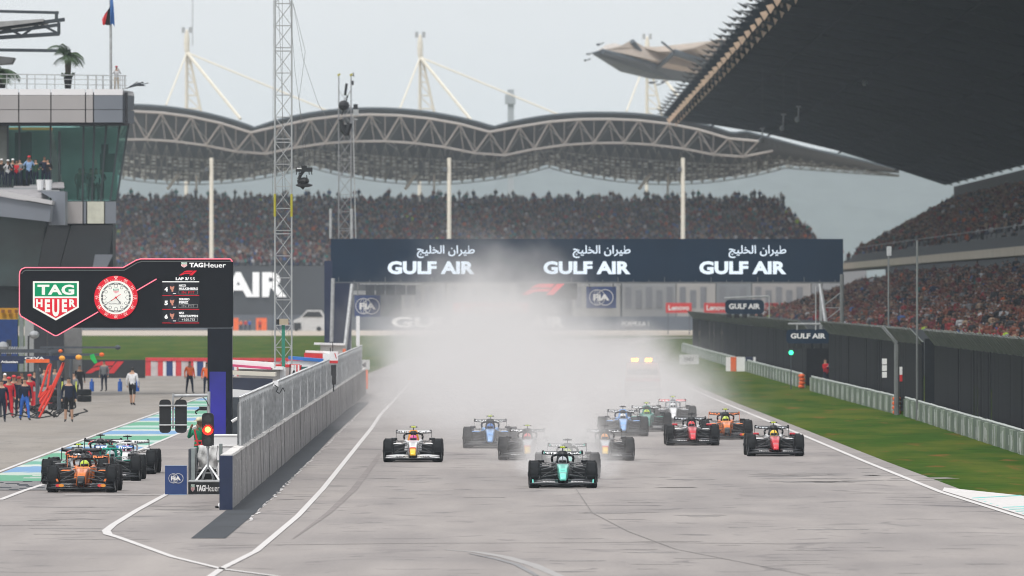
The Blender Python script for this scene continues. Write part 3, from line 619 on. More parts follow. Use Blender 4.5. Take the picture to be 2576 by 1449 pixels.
t_ = thing('white_cabinet', 'white box cabinet between the red light and the fence end', 'cabinet', P(575,1150,392)); g = MB(); a, b = P(538,1150,392), P(606,1097,392); a.z = .3
g.box(a.x,b.x,392,394.5,a.z,b.z); g.build('body', WHITE, t_, t_.location); g = MB(); g.box(a.x-.02,b.x+.02,391.98,394.52,b.z+.001,b.z+.03); g.box(a.x,b.x,391.97,391.998,b.z-.28,b.z-.26); g.build('lid', wpaint, t_, t_.location)
# traffic light on its tripod
Y = 379; base = P(522,1215,Y); base.z = .365; t_ = thing('traffic_light', 'black traffic light with its red lamp lit on a steel tripod', 'traffic light', base)
def pill(g, x0, x1, z0, z1, y0, y1, r, mi=0, n=5):
    pts = []
    for cx_, cz, a0 in ((x1-r,z0+r,-90),(x1-r,z1-r,0),(x0+r,z1-r,90),(x0+r,z0+r,180)):
        for i in range(n): a = math.radians(a0+90*i/(n-1)); pts.append((cx_+r*math.cos(a), cz+r*math.sin(a)))
    g.prism(pts, y0, y1, mi)
a, b = P(508,1122,Y), P(538,1039,Y); g = MB(); pill(g,a.x,b.x,a.z,b.z,Y-.1,Y+.1,.09); g.build('housing', black, t_, t_.location)
cz = P(0,1080.5,Y).z; cx_ = (a.x+b.x)/2
g = MB(); disc(g, cx_, cz, .15, Y-.104, 0, 28); g.build('lit_lamp', mat('lamp_red', (.5,.02,.01), .4, emit=(1,.02,.01), es=1.1), t_, t_.location)
g = MB(); disc(g, cx_, cz, .078, Y-.109, 0, 24); g.build('lamp_core', mat('lamp_core', (.5,.3,.05), .4, emit=(1,.5,.10), es=2.2), t_, t_.location)
for dz in (-.30,.28): g = MB(); disc(g, cx_, cz+dz, .105, Y-.104, 0, 24); g.build('dark_lamp', mat('lamp_off', (.03,.035,.035), .2), t_, t_.location)
g = MB(); g.path([(cx_+.135*math.cos(q*.3), Y-.16, cz+.135*math.sin(q*.3)) for q in range(11)], .015); g.build('lamp_hood', black, t_, t_.location)
g = MB(); g.beam((cx_,Y,a.z),(cx_,Y,base.z+.30),.035,0,8); g.beam((cx_,Y,a.z-.05),(cx_,Y,a.z+.02),.05,0,8); g.build('pole', steel, t_, t_.location)
for dx, dy in ((-.31,-.2),(.31,-.2),(-.16,.3),(.16,.3)):
    g = MB(); g.hexa([(cx_+dx-.03,Y+dy,base.z),(cx_+dx+.03,Y+dy,base.z),(cx_+dx+.03,Y+dy+.03,base.z),(cx_+dx-.03,Y+dy+.03,base.z),(cx_-.025+dx*.06,Y,base.z+.42),(cx_+.025+dx*.06,Y,base.z+.42),(cx_+.025+dx*.06,Y+.02,base.z+.42),(cx_-.025+dx*.06,Y+.02,base.z+.42)]); g.build('leg', steel, t_, t_.location)
# light pair on a bracket arm, seen from behind
Y = 396; t_ = thing('signal_pair', 'pair of black light housings hung from a steel bracket arm', 'traffic light', P(525,1095,Y)); t_.location.z = 0
for k, (xa, xb) in enumerate(((401,430),(440.5,470))):
    a, b = P(xa,1089,Y), P(xb,1005,Y); g = MB(); pill(g,a.x,b.x,a.z,b.z,Y-.09,Y+.1,.10); g.build('housing', black, t_, t_.location)
g = MB(); g.beam(P(434,996,Y),P(524,994,Y),.045,0,8); g.beam(P(525,985,Y),Vector((P(525,0,Y).x,Y,0)),.05,0,8); g.beam(P(435.5,990,Y-.05),P(435.5,1078,Y-.05),.032,0,8); g.beam(P(400,1020.5,Y-.13),P(471,1020.5,Y-.13),.025,0,8); g.beam(P(400,1069.5,Y-.13),P(471,1069.5,Y-.13),.025,0,8); g.build('bracket', steel, t_, t_.location)
g = MB(); g.path([P(459,999,Y-.06),P(448,1008,Y-.06),P(438,1018,Y-.06),P(436,1030,Y-.06),P(443,1033,Y-.06)],.012); g.path([P(510,999,Y-.06),P(519,1008,Y-.06),P(526,1022,Y-.06)],.012); g.build('cable', black, t_, t_.location)
# cctv camera
Y = 384; t_ = thing('cctv_camera', 'white security camera bracketed to the near end of the fence', 'camera', P(610,1054,Y)); g = MB(); a = P(583,1061,Y); b = P(600,1051,Y); g.beam(a, b, .045, 0, 6); g.build('camera_body', WHITE, t_, t_.location)
g = MB(); g.beam(P(598,1050,Y),P(605,1054,Y),.06,0,8); g.ell(P(607,1054,Y),.09,.09,.09,0,10,6); g.beam(P(602,1048,Y),P(602,1040,Y),.045,0,8); g.beam(P(604,1052,Y),P(628,1056,Y),.015); g.build('mount', WHITE, t_, t_.location)
t_ = thing('floor_spotlight', 'small lamp lying on the ground at the foot of the wall end', 'lamp', G(553,1279)); g = MB(); p = G(553,1279); g.ell(p+Vector((0,0,.07)),.05,.05,.07,1,8,6); g.ell(p+Vector((-.07,0,.04)),.06,.05,.03,0,8,5); g.ell(p+Vector((.05,0,.03)),.04,.05,.03,0,8,5); g.build('lamp_body', [black, WHITE], t_, t_.location)
# ---------------------------------------------------------------- watchmaker's pit exit sign
Y = 420.0
def Z(zx, zy): return P(45.57+.21226*zx, 645.5+.21226*zy, Y)
def pz(pts): return [(Z(*p).x, Z(*p).z) for p in pts]
t_ = thing('pit_exit_sign', 'big black arrow shaped sign with pink neon edge, shield, watch and standings', 'sign', P(552,1190,Y)); t_.location.z = 0; L0 = t_.location
g = MB(); out = [(12,210),(20,170),(40,143),(80,128),(1240,128),(1400,42),(1455,28),(2515,28),(2547,62),(2547,820),(2525,843),(640,843),(465,936),(430,936),(30,706),(12,670)]
g.prism(pz(out), Y, Y+.55); g.build('board', mat('sign_black', (.007,.009,.013), .55, 0, .1, 2, spec=.2), t_, L0)
g = MB(); a, b = P(522,1190,Y), P(584,826,Y); g.box(a.x,b.x,Y+.02,Y+.75,0,b.z); g.build('column', mat('column_black', (.006,.009,.016), .4, spec=.25), t_, L0)
g = MB(); a, b = P(527,1095,Y), P(568,935,Y); g.box(a.x,b.x,Y+.005,Y+.018,a.z,b.z)
mb_ = mat('blue_glow', (.02,.02,.2), .4); n = mb_.node_tree; bs = n.nodes['Principled BSDF']; tc = n.nodes.new('ShaderNodeTexCoord'); sp = n.nodes.new('ShaderNodeSeparateXYZ'); n.links.new(tc.outputs['Generated'], sp.inputs[0])
cr = n.nodes.new('ShaderNodeValToRGB'); cr.color_ramp.elements[0].color = (.012,.012,.12,1); cr.color_ramp.elements[1].color = (.008,.011,.02,1); q = cr.color_ramp.elements.new(.35); q.color = (.02,.012,.22,1); n.links.new(sp.outputs['Z'], cr.inputs[0]); n.links.new(cr.outputs[0], bs.inputs['Emission Color']); bs.inputs['Emission Strength'].default_value = .42
g.build('light_panel', mb_, t_, L0)
g = MB(); yn = Y-.02
def np_(pts): return [Vector((Z(*p).x, yn, Z(*p).z)) for p in pts]
g.path(np_([(2540,60),(2515,27),(1455,27),(1400,42),(1245,130),(85,130),(45,145),(22,175),(16,215),(16,670),(32,704),(425,932),(445,938),(468,933),(950,655)]), .017, 0, 6); g.path(np_([(1405,403),(1640,266)]), .017, 0, 6); g.build('neon_tube', Ln, t_, L0)
g = MB(); g.path([p+Vector((.02,.012,-.055)) for p in np_([(2520,35),(1460,35),(1405,50),(1250,140),(85,140),(55,152),(32,182)])], .02, 0, 4); g.build('neon_bracket', mat('grey_rail', (.10,.11,.115), .5), t_, L0)
g = MB(); a, b = Z(175,757), Z(720,292); shield(g, a.x, b.x, a.z, b.z, Y-.001, 0, 1, 2); g.build('shield', [Lc, Lg, Lr], t_, L0)
c_ = Z(1160,485); u = .21226*Y/F                       # world units per zoom pixel
g = MB(); N = 120; g.add([(c_.x+(254+5*math.cos(24*2*math.pi*i/N))*u*math.cos(2*math.pi*i/N), Y-.05, c_.z+(254+5*math.cos(24*2*math.pi*i/N))*u*math.sin(2*math.pi*i/N)) for i in range(N)]+[(c_.x+(258)*u*math.cos(2*math.pi*i/N), Y+.0, c_.z+258*u*math.sin(2*math.pi*i/N)) for i in range(N)], [tuple(range(N))]+[(i,(i+1)%N,N+(i+1)%N,N+i) for i in range(N)])
wb = g.build('watch_bezel', Lr, t_, L0)
g = MB(); yw = Y-.053; disc(g,c_.x,c_.z,200*u,yw,0,60); disc(g,c_.x,c_.z,176*u,yw-.003,1,60); disc(g,c_.x,c_.z,158*u,yw-.006,0,60)
for i in range(60):
    a = 2*math.pi*i/60; disc(g,c_.x+211*u*math.cos(a),c_.z+211*u*math.sin(a),(3.2 if i%5 else 5.5)*u,yw-.001,0,8); disc(g,c_.x+167*u*math.cos(a),c_.z+167*u*math.sin(a),(4.5 if i%5 else 8)*u,yw-.008,0,6)
for i in range(12):
    a = math.pi/2-2*math.pi*i/12; r = 135*u
    if i % 3: disc(g,c_.x+r*math.cos(a),c_.z+r*math.sin(a),18*u,yw-.009,1,16); disc(g,c_.x+r*math.cos(a),c_.z+r*math.sin(a),14*u,yw-.011,0,16)
    else:
        for rr_, mi, yy in ((22,1,.009),(18,0,.011)):
            M_ = Matrix.Translation((c_.x+r*math.cos(a),0,c_.z+r*math.sin(a))) @ Matrix.Rotation(-(a-math.pi/2),4,'Y'); q = rr_*u
            g.add([M_ @ Vector((x*q,yw-yy,z*q)) for x,z in ((-1,1),(-1,-.5),(0,-1.1),(1,-.5),(1,1))], [(0,1,2,3,4)], mi)
    if i:
        M_ = Matrix.Translation((c_.x+231*u*math.cos(a),0,c_.z+231*u*math.sin(a))) @ Matrix.Rotation(-(a-math.pi/2)+0,4,'Y')
        g.text('%02d' % (i*5), -22*u, 22*u, -14*u, 14*u, yw, 0, -.005, M=M_)
    else: q = 26*u; z = c_.z+233*u; g.add([(c_.x-q,yw,z+q*.6),(c_.x,yw,z-q*.6),(c_.x+q,yw,z+q*.6)],[(0,1,2)],0); disc(g,c_.x,z+q*.15,.3*q,yw-.002,2,8)
g.text('FORMULA 1', c_.x-82*u, c_.x+82*u, c_.z-82*u, c_.z-66*u, yw-.012, 1, -.0)
shield(g, c_.x-35*u, c_.x+37*u, c_.z+45*u, c_.z+107*u, yw-.008, 3, 4, 2)
def hand(x0,z0,x1,z1,w_,mi,yy): g.beam((c_.x+x0*u,yw-yy,c_.z+z0*u),(c_.x+x1*u,yw-yy,c_.z+z1*u),w_*u,mi,4)
hand(0,0,-128,-88,6,1,.03); hand(-60,-42,-120,-82,3,0,.036); hand(0,0,50,-62,6,1,.03); hand(-50,-34,55,38,5,2,.042); g.path([(c_.x+(47+12*math.cos(q))*u,yw-.03,c_.z+(-60+12*math.sin(q))*u) for q in [k*.8 for k in range(8)]],3*u,1,4,True); disc(g,c_.x,c_.z,13*u,yw-.05,2,12)
g.build('watch_dial', [Lc, Lk, Lr, Lw, Lg], t_, L0)
g = MB()
def ZT(st,x0,y0,x1,y1,mi=0,bold=.03): a, b = Z(x0,y1), Z(x1,y0); g.text(st,a.x,b.x,a.z,b.z,Y-.006,mi,bold)
ZT('TAG',2030,72,2195,127,0,.05); ZT('Heuer',2207,72,2462,130,0,.012); a, b = Z(1932,130), Z(2002,68); shield(g,a.x,b.x,a.z,b.z,Y-.004,0,4,1)
ZT('LAP 3/',1868,245,2025,280,0,.05); ZT('55',2035,247,2095,280,0,.0)
def bar(x0,y0,x1,y1,mi,yy=.004): a, b = Z(x0,y1), Z(x1,y0); g.box(a.x,b.x,Y-yy-.002,Y-yy,a.z,b.z,mi)
bar(1708,293,2146,304,0)
for i,(y0,n1,n2,st,sm) in enumerate(((306,'NICO','HULKENBERG','IN PIT',1),(468,'SERGIO','PEREZ','IN PIT',2),(630,'MAX','VERSTAPPEN','+1:01.713',0))):
    bar(1712,y0,2142,y0+152,3,.0015); bar(1708,y0+153,2146,y0+160,1)
    ZT('456'[i],1735,y0+54,1775,y0+108,0,.06); ZT(n1,1906,y0+24,1906+len(n1)*21,y0+50,0,.045); ZT(n2,1906,y0+60,1906+len(n2)*22.5,y0+88,0,.045)
    ZT(st,1940,y0+103,2092,y0+132,sm,0)
    for q in ((1904,y0+96,2126,y0+99),(1904,y0+137,2126,y0+140),(1904,y0+96,1907,y0+140),(2123,y0+96,2126,y0+140)): bar(*q,2,.003)
    f = Z(1825,y0+52); g.ell((f.x,Y-.006,f.z),26*u,.004,40*u,5,10,8); g.ell((f.x,Y-.011,f.z+22*u),27*u,.003,22*u,6,10,6); p = Z(1835,y0+125); g.ell((p.x,Y-.006,p.z),62*u,.004,34*u,6,12,6); g.beam((f.x+4*u,Y-.012,f.z-58*u),(f.x+4*u,Y-.012,f.z-35*u),14*u,5); bar(1835,y0+128,1870,y0+136,0,.016)
F1P = [[(0,0),(.17,.52),(.30,.85),(.42,1),(.80,1),(.72,.80),(.45,.80),(.38,.74),(.34,.62),(.70,.62),(.62,.42),(.30,.42),(.26,.32),(.14,0)],[(.60,0),(.84,1),(1,1),(.76,0)]]
F1P = [[(0,0),(.11,.40),(.20,.62),(.34,.70),(.70,.70),(.76,.86),(.30,.86),(.16,.80),(.30,1),(.82,1),(.66,.46),(.36,.46),(.24,.40),(.13,0)],[(.58,0),(.84,1),(1,1),(.74,0)]]
def f1logo(g, x0,x1,z0,z1,y,mi):
    k = .35
    def q(pts): g.add([(x0+(x1-x0)*p[0], y, z0+(z1-z0)*p[1]) for p in pts],[tuple(range(len(pts)))],mi)
    q([(0,0),(.16,.42),(.33,.55),(.68,.55),(.61,.30),(.36,.30),(.27,.22),(.15,0)][::1]); q([(.17,.46),(.30,.86),(.42,1),(.78,1),(.70,.64),(.30,.64)]); q([(.56,0),(.82,1),(1,1),(.74,0)])
a, b = Z(1908,222), Z(2120,166); f1logo(g,a.x,b.x,a.z,b.z,Y-.006,1)
g.build('standings_screen', [Lw, Lr, Lgr, lit('led_panel',(.02,.022,.026)), Lg, lit('led_skin',(.5,.22,.16)), lit('led_suit',(.03,.03,.04))], t_, L0)
# ---------------------------------------------------------------- lattice towers
def lattice(name, lab, px0, px1, Y, ptop, ztop, pitch, m_, mid=True, extra=None):
    a = P(px0,0,Y).x; b = P(px1,0,Y).x; w_ = b-a; t_ = thing(name, lab, 'tower', ((a+b)/2,Y,0))
    r = w_*.045; nsec = int(ztop/(pitch*4))+1; k = 0
    for cx_, cy_ in ((a,Y),(b,Y),(a,Y+w_),(b,Y+w_)):
        g = MB(); g.beam((cx_,cy_,0),(cx_,cy_,ztop),r,0,8); g.build('upright', m_, t_, t_.location)
    z = .3
    while z < ztop-pitch:
        g = MB(); rb = r*.5
        for (p, q) in (((a,Y),(b,Y)),((a,Y+w_),(b,Y+w_)),((a,Y),(a,Y+w_)),((b,Y),(b,Y+w_))):
            g.beam((*p,z),(*q,z),rb,0,5)
            if p[1] == q[1] == Y or px0 > 800: g.beam((*p,z),(*q,z+pitch),rb,0,5); g.beam((*q,z),(*p,z+pitch),rb,0,5)
            else: g.beam((*p,z),(*q,z+pitch),rb*.6,0,4)
            if k % 4 == 0: g.beam((*p,z-.14),(*q,z-.14),rb*1.2,0,5)
        g.build('bracing', m_, t_, t_.location); z += pitch+(.14 if k % 4 == 3 else 0); k += 1
    return t_, a, b, w_
alu = mat('aluminium_truss', (.40,.41,.42), .45, .4, .08, 4)
T1, a, b, w_ = lattice('lattice_tower', 'tall slim aluminium lattice tower rising out of the picture beside the pit sign', 691.5, 733.5, 600, 0, 19.6, .93, alu)
g = MB(); m_ = (a+b)/2
for pts in ([P(737,8,600),P(763,150,590),P(800,260,580),P(842,330,575)],[P(738,10,600),P(768,130,599),P(752,250,598),P(766,415,597)],[P(726,-30,600),P(742,180,598),P(775,415,597)],[P(710,-30,600),P(711,900,600)],[P(688,0,600),P(684,940,600)],[P(700,-30,600.3),P(722,600,600.3),P(728,900,600.3)]):
    g.path(pts,.009,0,3)
g.build('cable', mat('wire', (.09,.09,.09)), T1, T1.location)
g = MB()
for x in (a,b): g.beam((x,Y,0) if 0 else (x,599.96,P(0,545,600).z),(x,599.96,P(0,488,600).z),.055,0,8)
g.build('sleeve', mat('yellow_sleeve', (.38,.34,.03), .6), T1, T1.location)
t_ = thing('cable_camera', 'black stabilised camera hanging from wires beside the lattice tower', 'camera', P(765,415,597))
g = MB(); p = P(765,425,597); g.box(p.x-.35,p.x+.35,596.8,597.2,p.z-.12,p.z+.06); g.box(p.x-.12,p.x+.12,596.8,597.2,p.z+.05,p.z+.14)
for x in (-.3,-.2,.2,.3): g.beam((p.x+x,597,p.z-.1),(p.x+x*1.1,597,p.z-.24),.03)
g.build('trolley', black, t_, t_.location)
g = MB(); g.path([P(764,430,597),P(756,440,597),P(751,452,597),P(753,462,597)],.07,0,6); g.ell(P(765,455,597),.22,.2,.16,0,10,6); g.ell(P(765,466,597),.37,.25,.09,0,12,5); g.beam(P(755,466,597),P(765,474,597),.1); g.beam(P(771,440,597),P(773,452,597),.03); g.build('gimbal_head', black, t_, t_.location)
g = MB(); g.box(p.x-.3,p.x-.1,596.78,596.8,p.z,p.z+.04); g.build('pale_strip', WHITE, t_, t_.location)
T2, a, b, w_ = lattice('lattice_tower', 'shorter steel lattice tower topped with winch gear behind the gantry', 852, 883, 960, 0, H+(742-190)*960/F, 1.15, mat('grey_truss', (.33,.33,.35), .5, .4, .1, 3))
g = MB(); g.ell(P(865,265,960),.38,.3,.35,0,8,6); g.path([P(857,300,960),P(862,325,960),P(872,340,960),P(880,310,960)],.18,0,5); g.box(P(856,0,960).x,P(876,0,960).x,960.1,960.6,P(0,332,960).z,P(0,312,960).z); g.beam(P(868,240,960),P(872,210,960),.12); g.beam(P(860,290,960),P(875,240,960),.06); g.build('winch_gear', black, T2, T2.location)
g = MB(); 
for x in (852,883): g.beam(P(x-3,190,960),P(x+4,186,960),.09)
g.build('top_bracket', mat('yellow_sleeve', (.5,.4,.05)), T2, T2.location)
g = MB(); g.beam(P(884,190,960),P(890,190,960),.03); g.beam(P(889,182,960),P(890,193,960),.04); g.box(P(885,0,960).x,P(890,0,960).x,959.8,960,P(0,214,960).z,P(0,203,960).z); g.build('antenna', black, T2, T2.location)
t_ = thing('stand_camera', 'small camera on a bracket beside the shorter lattice tower', 'camera', P(893,285,955)); g = MB(); g.box(P(889,0,955).x,P(900,0,955).x,955,955.4,P(0,274,955).z,P(0,262,955).z,0); g.box(P(888,0,955).x,P(902,0,955).x,955,955.5,P(0,290,955).z,P(0,275,955).z,1); g.beam(P(886,300,955),P(900,300,955),.05,1); g.build('camera_body', [black, steel], t_, t_.location)
g = MB(); g.beam(P(895,600,955),P(888,292,955),.05); g.build('pole', steel, t_, t_.location)
t_ = thing('green_post', 'green square post with a beige head in front of the lattice tower', 'post', P(713,985,520)); g = MB(); a = P(708.5,985,520); b = P(717,818,520); t_.location.z = 0; g.box(a.x,b.x,520,520.12,0,b.z); g.build('post_shaft', mat('green_paint', (.03,.2,.14), .5), t_, t_.location)
g = MB(); a = P(703,817,520); b = P(725,802,520); g.box(a.x,b.x,519.9,520.2,a.z,b.z,0); g.box(a.x-.12,a.x-.003,519.9,520.1,a.z,b.z-.02,1); g.build('head', [mat('beige', (.4,.34,.25)), black], t_, t_.location)
# ---------------------------------------------------------------- start gantry
Y = 894.; gx0 = P(832,0,Y).x; gx1 = P(2121,0,Y).x; gz0 = P(0,709,Y).z; gz1 = P(0,601,Y).z
t_ = thing('start_gantry', 'navy gantry across the track with white airline lettering in Arabic and English', 'gantry', ((gx0+gx1)/2,Y,0)); L0 = t_.location
M_gan = mat('gantry_navy', (.010,.026,.052), .6, 0, .12, .35, spec=.15)
g = MB(); g.box(gx0,gx1,Y,Y+1.6,gz0,gz1); g.build('fascia', M_gan, t_, L0)
g = MB(); g.box(gx0-.05,gx1+.02,Y-.05,Y+1.65,gz0-.1,gz0-.002); 
for i in range(33): x = gx0+.5+i*(gx1-gx0-1)/32; g.beam((x,Y-.1,gz0-.05),(x,Y-.1,gz0+(.12 if i%3 else .3)),.03)
g.build('lower_rail', mat('rail_grey', (.16,.17,.18), .5, .4), t_, L0)
ar = '\uFE9E\uFEF4\uFEE0\uFEA8\uFEDF\uFE8D \uFEE5\uFE8D\uFEAE\uFEF4\uFEC3'     # visual order, joined letter forms
Lbw = lit('led_pale', (.74,.84,.95))
for px in (975,1367,1759):
    g = MB(); a, b = P(px,690,Y), P(px+219,657,Y); g.text('GULF AIR', a.x, b.x, a.z, b.z, Y-.02, 0, .045); g.build('lettering', Lbw, t_, L0)
    g = MB(); a, b = P(px+74,649,Y), P(px+219,617,Y); g.text(ar, a.x, b.x, a.z, b.z, Y-.02, 0, .012); g.build('arabic_lettering', Lbw, t_, L0)
# left support tower
def tower(x0, x1, nm):
    for x in (x0, x1):
        for y in (Y+.1, Y+1.5): g = MB(); g.beam((x,y,0),(x,y,gz0),.09,0,6); g.build('leg', alu, t_, L0)
    g = MB(); z = .5
    while z < gz0-1: 
        for y in (Y+.1, Y+1.5): g.beam((x0,y,z),(x1,y,z),.035); g.beam((x0,y,z),(x1,y,z+1),.035); 
        g.beam((x0,Y+.1,z),(x0,Y+1.5,z+1),.035); g.beam((x1,Y+.1,z),(x1,Y+1.5,z+1),.035); z += 1
    g.build('bracing', alu, t_, L0)
xl = P(834,0,Y).x; xr = P(868,0,Y).x; tower(xl, xr, 0); tower(P(2066,0,Y).x, P(2118,0,Y).x, 1)
g = MB(); a = P(816,872,Y-2); b = P(836,656,Y-2); g.box(a.x,b.x,Y-2.3,Y-2,.5,b.z); a = P(834,872,Y-.2); b = P(884,712,Y-.2); g.hexa([(a.x,Y-.3,.4),(b.x-.1,Y-.3,.4),(b.x-.1,Y-.1,.4),(a.x,Y-.1,.4),(a.x,Y-.3,b.z),(b.x+.1,Y-.3,b.z),(b.x+.1,Y-.1,b.z),(a.x,Y-.1,b.z)]); g.build('leg_cover', navy, t_, L0)
for pts in ([P(866,890,Y-2.5),P(886,715,Y-1)],[P(834,860,Y-2.6),P(838,700,Y-2.6)],[P(2063,715,Y-.5),P(2080,830,Y-1.5)],[P(2080,830,Y-1.5),P(2108,955,Y-3)]):
    g = MB(); pts[0] = pts[0]; g.beam(pts[0],pts[1],.13,0,8); g.build('brace', steel, t_, L0)
g = MB()
for px, pt in ((832,525),(885,525)): g.beam(P(px,600,Y),P(px,pt,Y),.10,0,6)
g.build('mast_post', steel, t_, L0)
g = MB(); g.box(P(896,0,Y-2).x,P(905,0,Y-2).x,Y-2.2,Y-2,P(0,870,Y-2).z,P(0,795,Y-2).z); g.build('pale_panel', WHITE, t_, L0)
# boards hanging below the gantry
blueb = mat('board_blue', (.02,.05,.17))
for i, (x0, x1, y0, y1, YY, lab) in enumerate(((892,957,743,797,905,'blue emblem board hanging by the left leg of the gantry'),(1475,1550,721,775,905,'blue emblem board hanging under the middle of the gantry'))):
    a, b = P(x0,y1,YY), P(x1,y0,YY); B = thing('emblem_board', lab, 'board', (a+b)/2); g = MB(); g.box(a.x,b.x,YY,YY+.1,a.z,b.z); g.build('panel', blueb, B, B.location)
    g = MB(); roundels(g,(a.x+b.x)/2,(a.z+b.z)/2,(b.z-a.z)*.36,YY-.03,0); g.build('emblem', Ltw, B, B.location)
    g = MB()
    for x in (a.x+.2,b.x-.2): g.beam((x,YY+.05,b.z),(x,YY-1,gz0),.05)
    g.box(a.x-.3,b.x+.3,YY+.0,YY+.3,b.z+.05,b.z+.3); g.build('hanger', steel, B, B.location)
a, b = P(1308,742,905), P(1452,713,905); B = thing('logo_board', 'dark hanging board with red slanted racing logo under the gantry', 'board', (a+b)/2); g = MB(); g.box(a.x,b.x,905,905.1,a.z-.3,b.z+.05); g.build('panel', mat('dark_board', (.035,.04,.045)), B, B.location)
g = MB(); f1logo(g,a.x+.1,b.x-.8,a.z,b.z-.02,904.97,0); g.build('logo', lit('logo_red', (.75,.06,.07)), B, B.location)
B = thing('light_row', 'row of dark lamp boxes hung on the left underside of the gantry', 'lights', P(985,728,904)); 
for k in range(5):
    g = MB(); a, b = P(920+k*26,742,904), P(942+k*26,718,904); g.box(a.x,b.x,904,904.5,a.z,b.z); g.build('lamp_box', dsteel, B, B.location)
g = MB(); g.beam(P(905,714,904),P(1060,714,904),.05); g.build('hanging_bar', steel, B, B.location)
# start light panels and right side equipment
def startlights(px0, px1, py0, py1, Y, lab, n=5, arm=True):
    a, b = P(px0,py1,Y), P(px1,py0,Y); B = thing('start_light_panel', lab, 'light panel', ((a.x+b.x)/2,Y,a.z)); g = MB(); pill(g,a.x,b.x,a.z,b.z,Y,Y+.3,.3 if b.z-a.z>.8 else .2); g.build('housing', M_gan, B, B.location)
    g = MB(); z = a.z+(b.z-a.z)*.35; g.text('GULF AIR', a.x+(b.x-a.x)*.1, b.x-(b.x-a.x)*.1, z, z+(b.z-a.z)*.38, Y-.02, 0, .04); g.build('lettering', Ltw, B, B.location)
    for i in range(n):
        g = MB(); x = a.x+(b.x-a.x)*(i+.5)/n; ww = (b.x-a.x)/n*.33; g.box(x-ww,x+ww,Y,Y+.3,a.z-.28,a.z-.002); g.build('lamp_box', black, B, B.location)
    return B, a, b
B, a, b = startlights(1824,1922,754,790,1010,'dark light panel with airline lettering, the farther of the two on the right')
g = MB(); g.beam(P(1822,750,1010),P(1935,745,1010),.06,0,6); g.beam(P(1935,745,1010),P(1935,900,1010),.06); g.build('arm', steel, B, B.location)
B, a, b = startlights(1978,2088,829,864,800,'dark light panel with airline lettering, the nearer of the two on the right')
g = MB(); g.beam(P(1983,815,800),P(2140,815,800),.06,0,6)
for px in (2005,2052,2078): g.beam(P(px,815,800),P(px,830,800),.05)
g.beam(P(2052,815,800),P(2052,720,800),.04); g.build('arm', steel, B, B.location)
green_on = mat('lamp_green', (.02,.4,.2), .4, emit=(.05,1,.42), es=1.8)
for i, (px, py, Y, r, lab) in enumerate(((1916,871,1010,.13,'lit green marshal lamp, leftmost of the three'),(1927,875,1000,.09,'small lit green lamp just right of the leftmost one'),(1990,887,800,.13,'large lit green lamp beside the nearer light panel'))):
    B = thing('green_lamp', lab, 'lamp', P(px,py,Y)); g = MB(); p = P(px,py,Y); disc(g,p.x,p.z,r,Y-.03,0,12); g.build('lens', green_on, B, B.location); g = MB(); g.box(p.x-r*1.25,p.x+r*1.25,Y,Y+.2,p.z-r*1.3,p.z+r*1.3); g.build('housing', black, B, B.location)
    g = MB(); g.beam((p.x,Y+.1,p.z-r),(p.x,Y+.1,0),.04); g.build('post', dsteel, B, B.location)
# ---------------------------------------------------------------- right hand barrier, debris fence, posts
Ml = mat('barrier_pale', (.19,.235,.18), .8, 0, .4, 3, streak=(1,4,.4)); Md = mat('barrier_dark', (.09,.125,.09), .8, 0, .35, 3, streak=(1,4,.4)); Mt = mat('barrier_cap', (.42,.45,.43), .6, .2, .15, 5)
def barrier(pts, label, n0=0):
    Bx = thing('track_barrier', label, 'barrier', (*pts[0],0)); k = n0
    for (xa, ya), (xb, yb) in zip(pts, pts[1:]):
        n = max(1, int(round(abs(yb-ya)/4.6)))
        for i in range(n):
            x0 = xa+(xb-xa)*i/n; x1 = xa+(xb-xa)*(i+1)/n; y0 = ya+(yb-ya)*i/n; y1 = ya+(yb-ya)*(i+1)/n; d = .0 if k % 2 else .03; g = MB()
            ys = sorted((y0,y1)); xx0, xx1 = (x0,x1) if y0 < y1 else (x1,x0)
            g.hexa([(xx0-d,ys[0],0),(xx0+.25,ys[0],0),(xx1+.25,ys[1]-.05,0),(xx1-d,ys[1]-.05,0),(xx0-d,ys[0],.74),(xx0+.25,ys[0],.74),(xx1+.25,ys[1]-.05,.74),(xx1-d,ys[1]-.05,.74)])
            if k % 2 == 0:
                for q in range(6): yy = ys[0]+U(.2,4); h = U(.4,.73); g.box(xx0-d-.02,xx0-d-.003,yy,yy+U(.06,.3),U(0,.2),h,1)
            g.build('barrier_panel', [Md if k % 2 else Ml, Mt], Bx, Bx.location)
            g = MB(); g.beam((xx0+.1,ys[0],.79),(xx1+.1,ys[1]-.06,.79+U(-.02,.02)),.055,0,5); g.build('cap_tube', Mt, Bx, Bx.location); k += 1
    return Bx
b1 = barrier([(16.2,380),(16.9,470),(17.2,625)], 'nearest length of pale streaked barrier along the grass')
b2 = barrier([(17.05,634),(16.5,787)], 'middle length of pale streaked barrier along the grass')
b3 = barrier([(16.5,812),(16.2,974),(15.9,1165),(15.9,1330)], 'farthest length of pale streaked barrier along the grass')
for (x, y, lab) in ((17.0,630.,'orange striped stack of end bags at the middle barrier end'),(16.45,808.,'orange striped stack of end bags at the far barrier end')):
    B = thing('crash_cushion', lab, 'marker', (x,y,0))
    for k in range(4): g = MB(); g.ell((x+U(-.03,.03),y-1.2,.11+k*.2),.2,.3,.12,0,8,5); g.build('bag', orange, B, B.location)
B = thing('distance_boards', 'orange, white and dark blue upright panels on the far barrier', 'boards', P(1860,945,985))
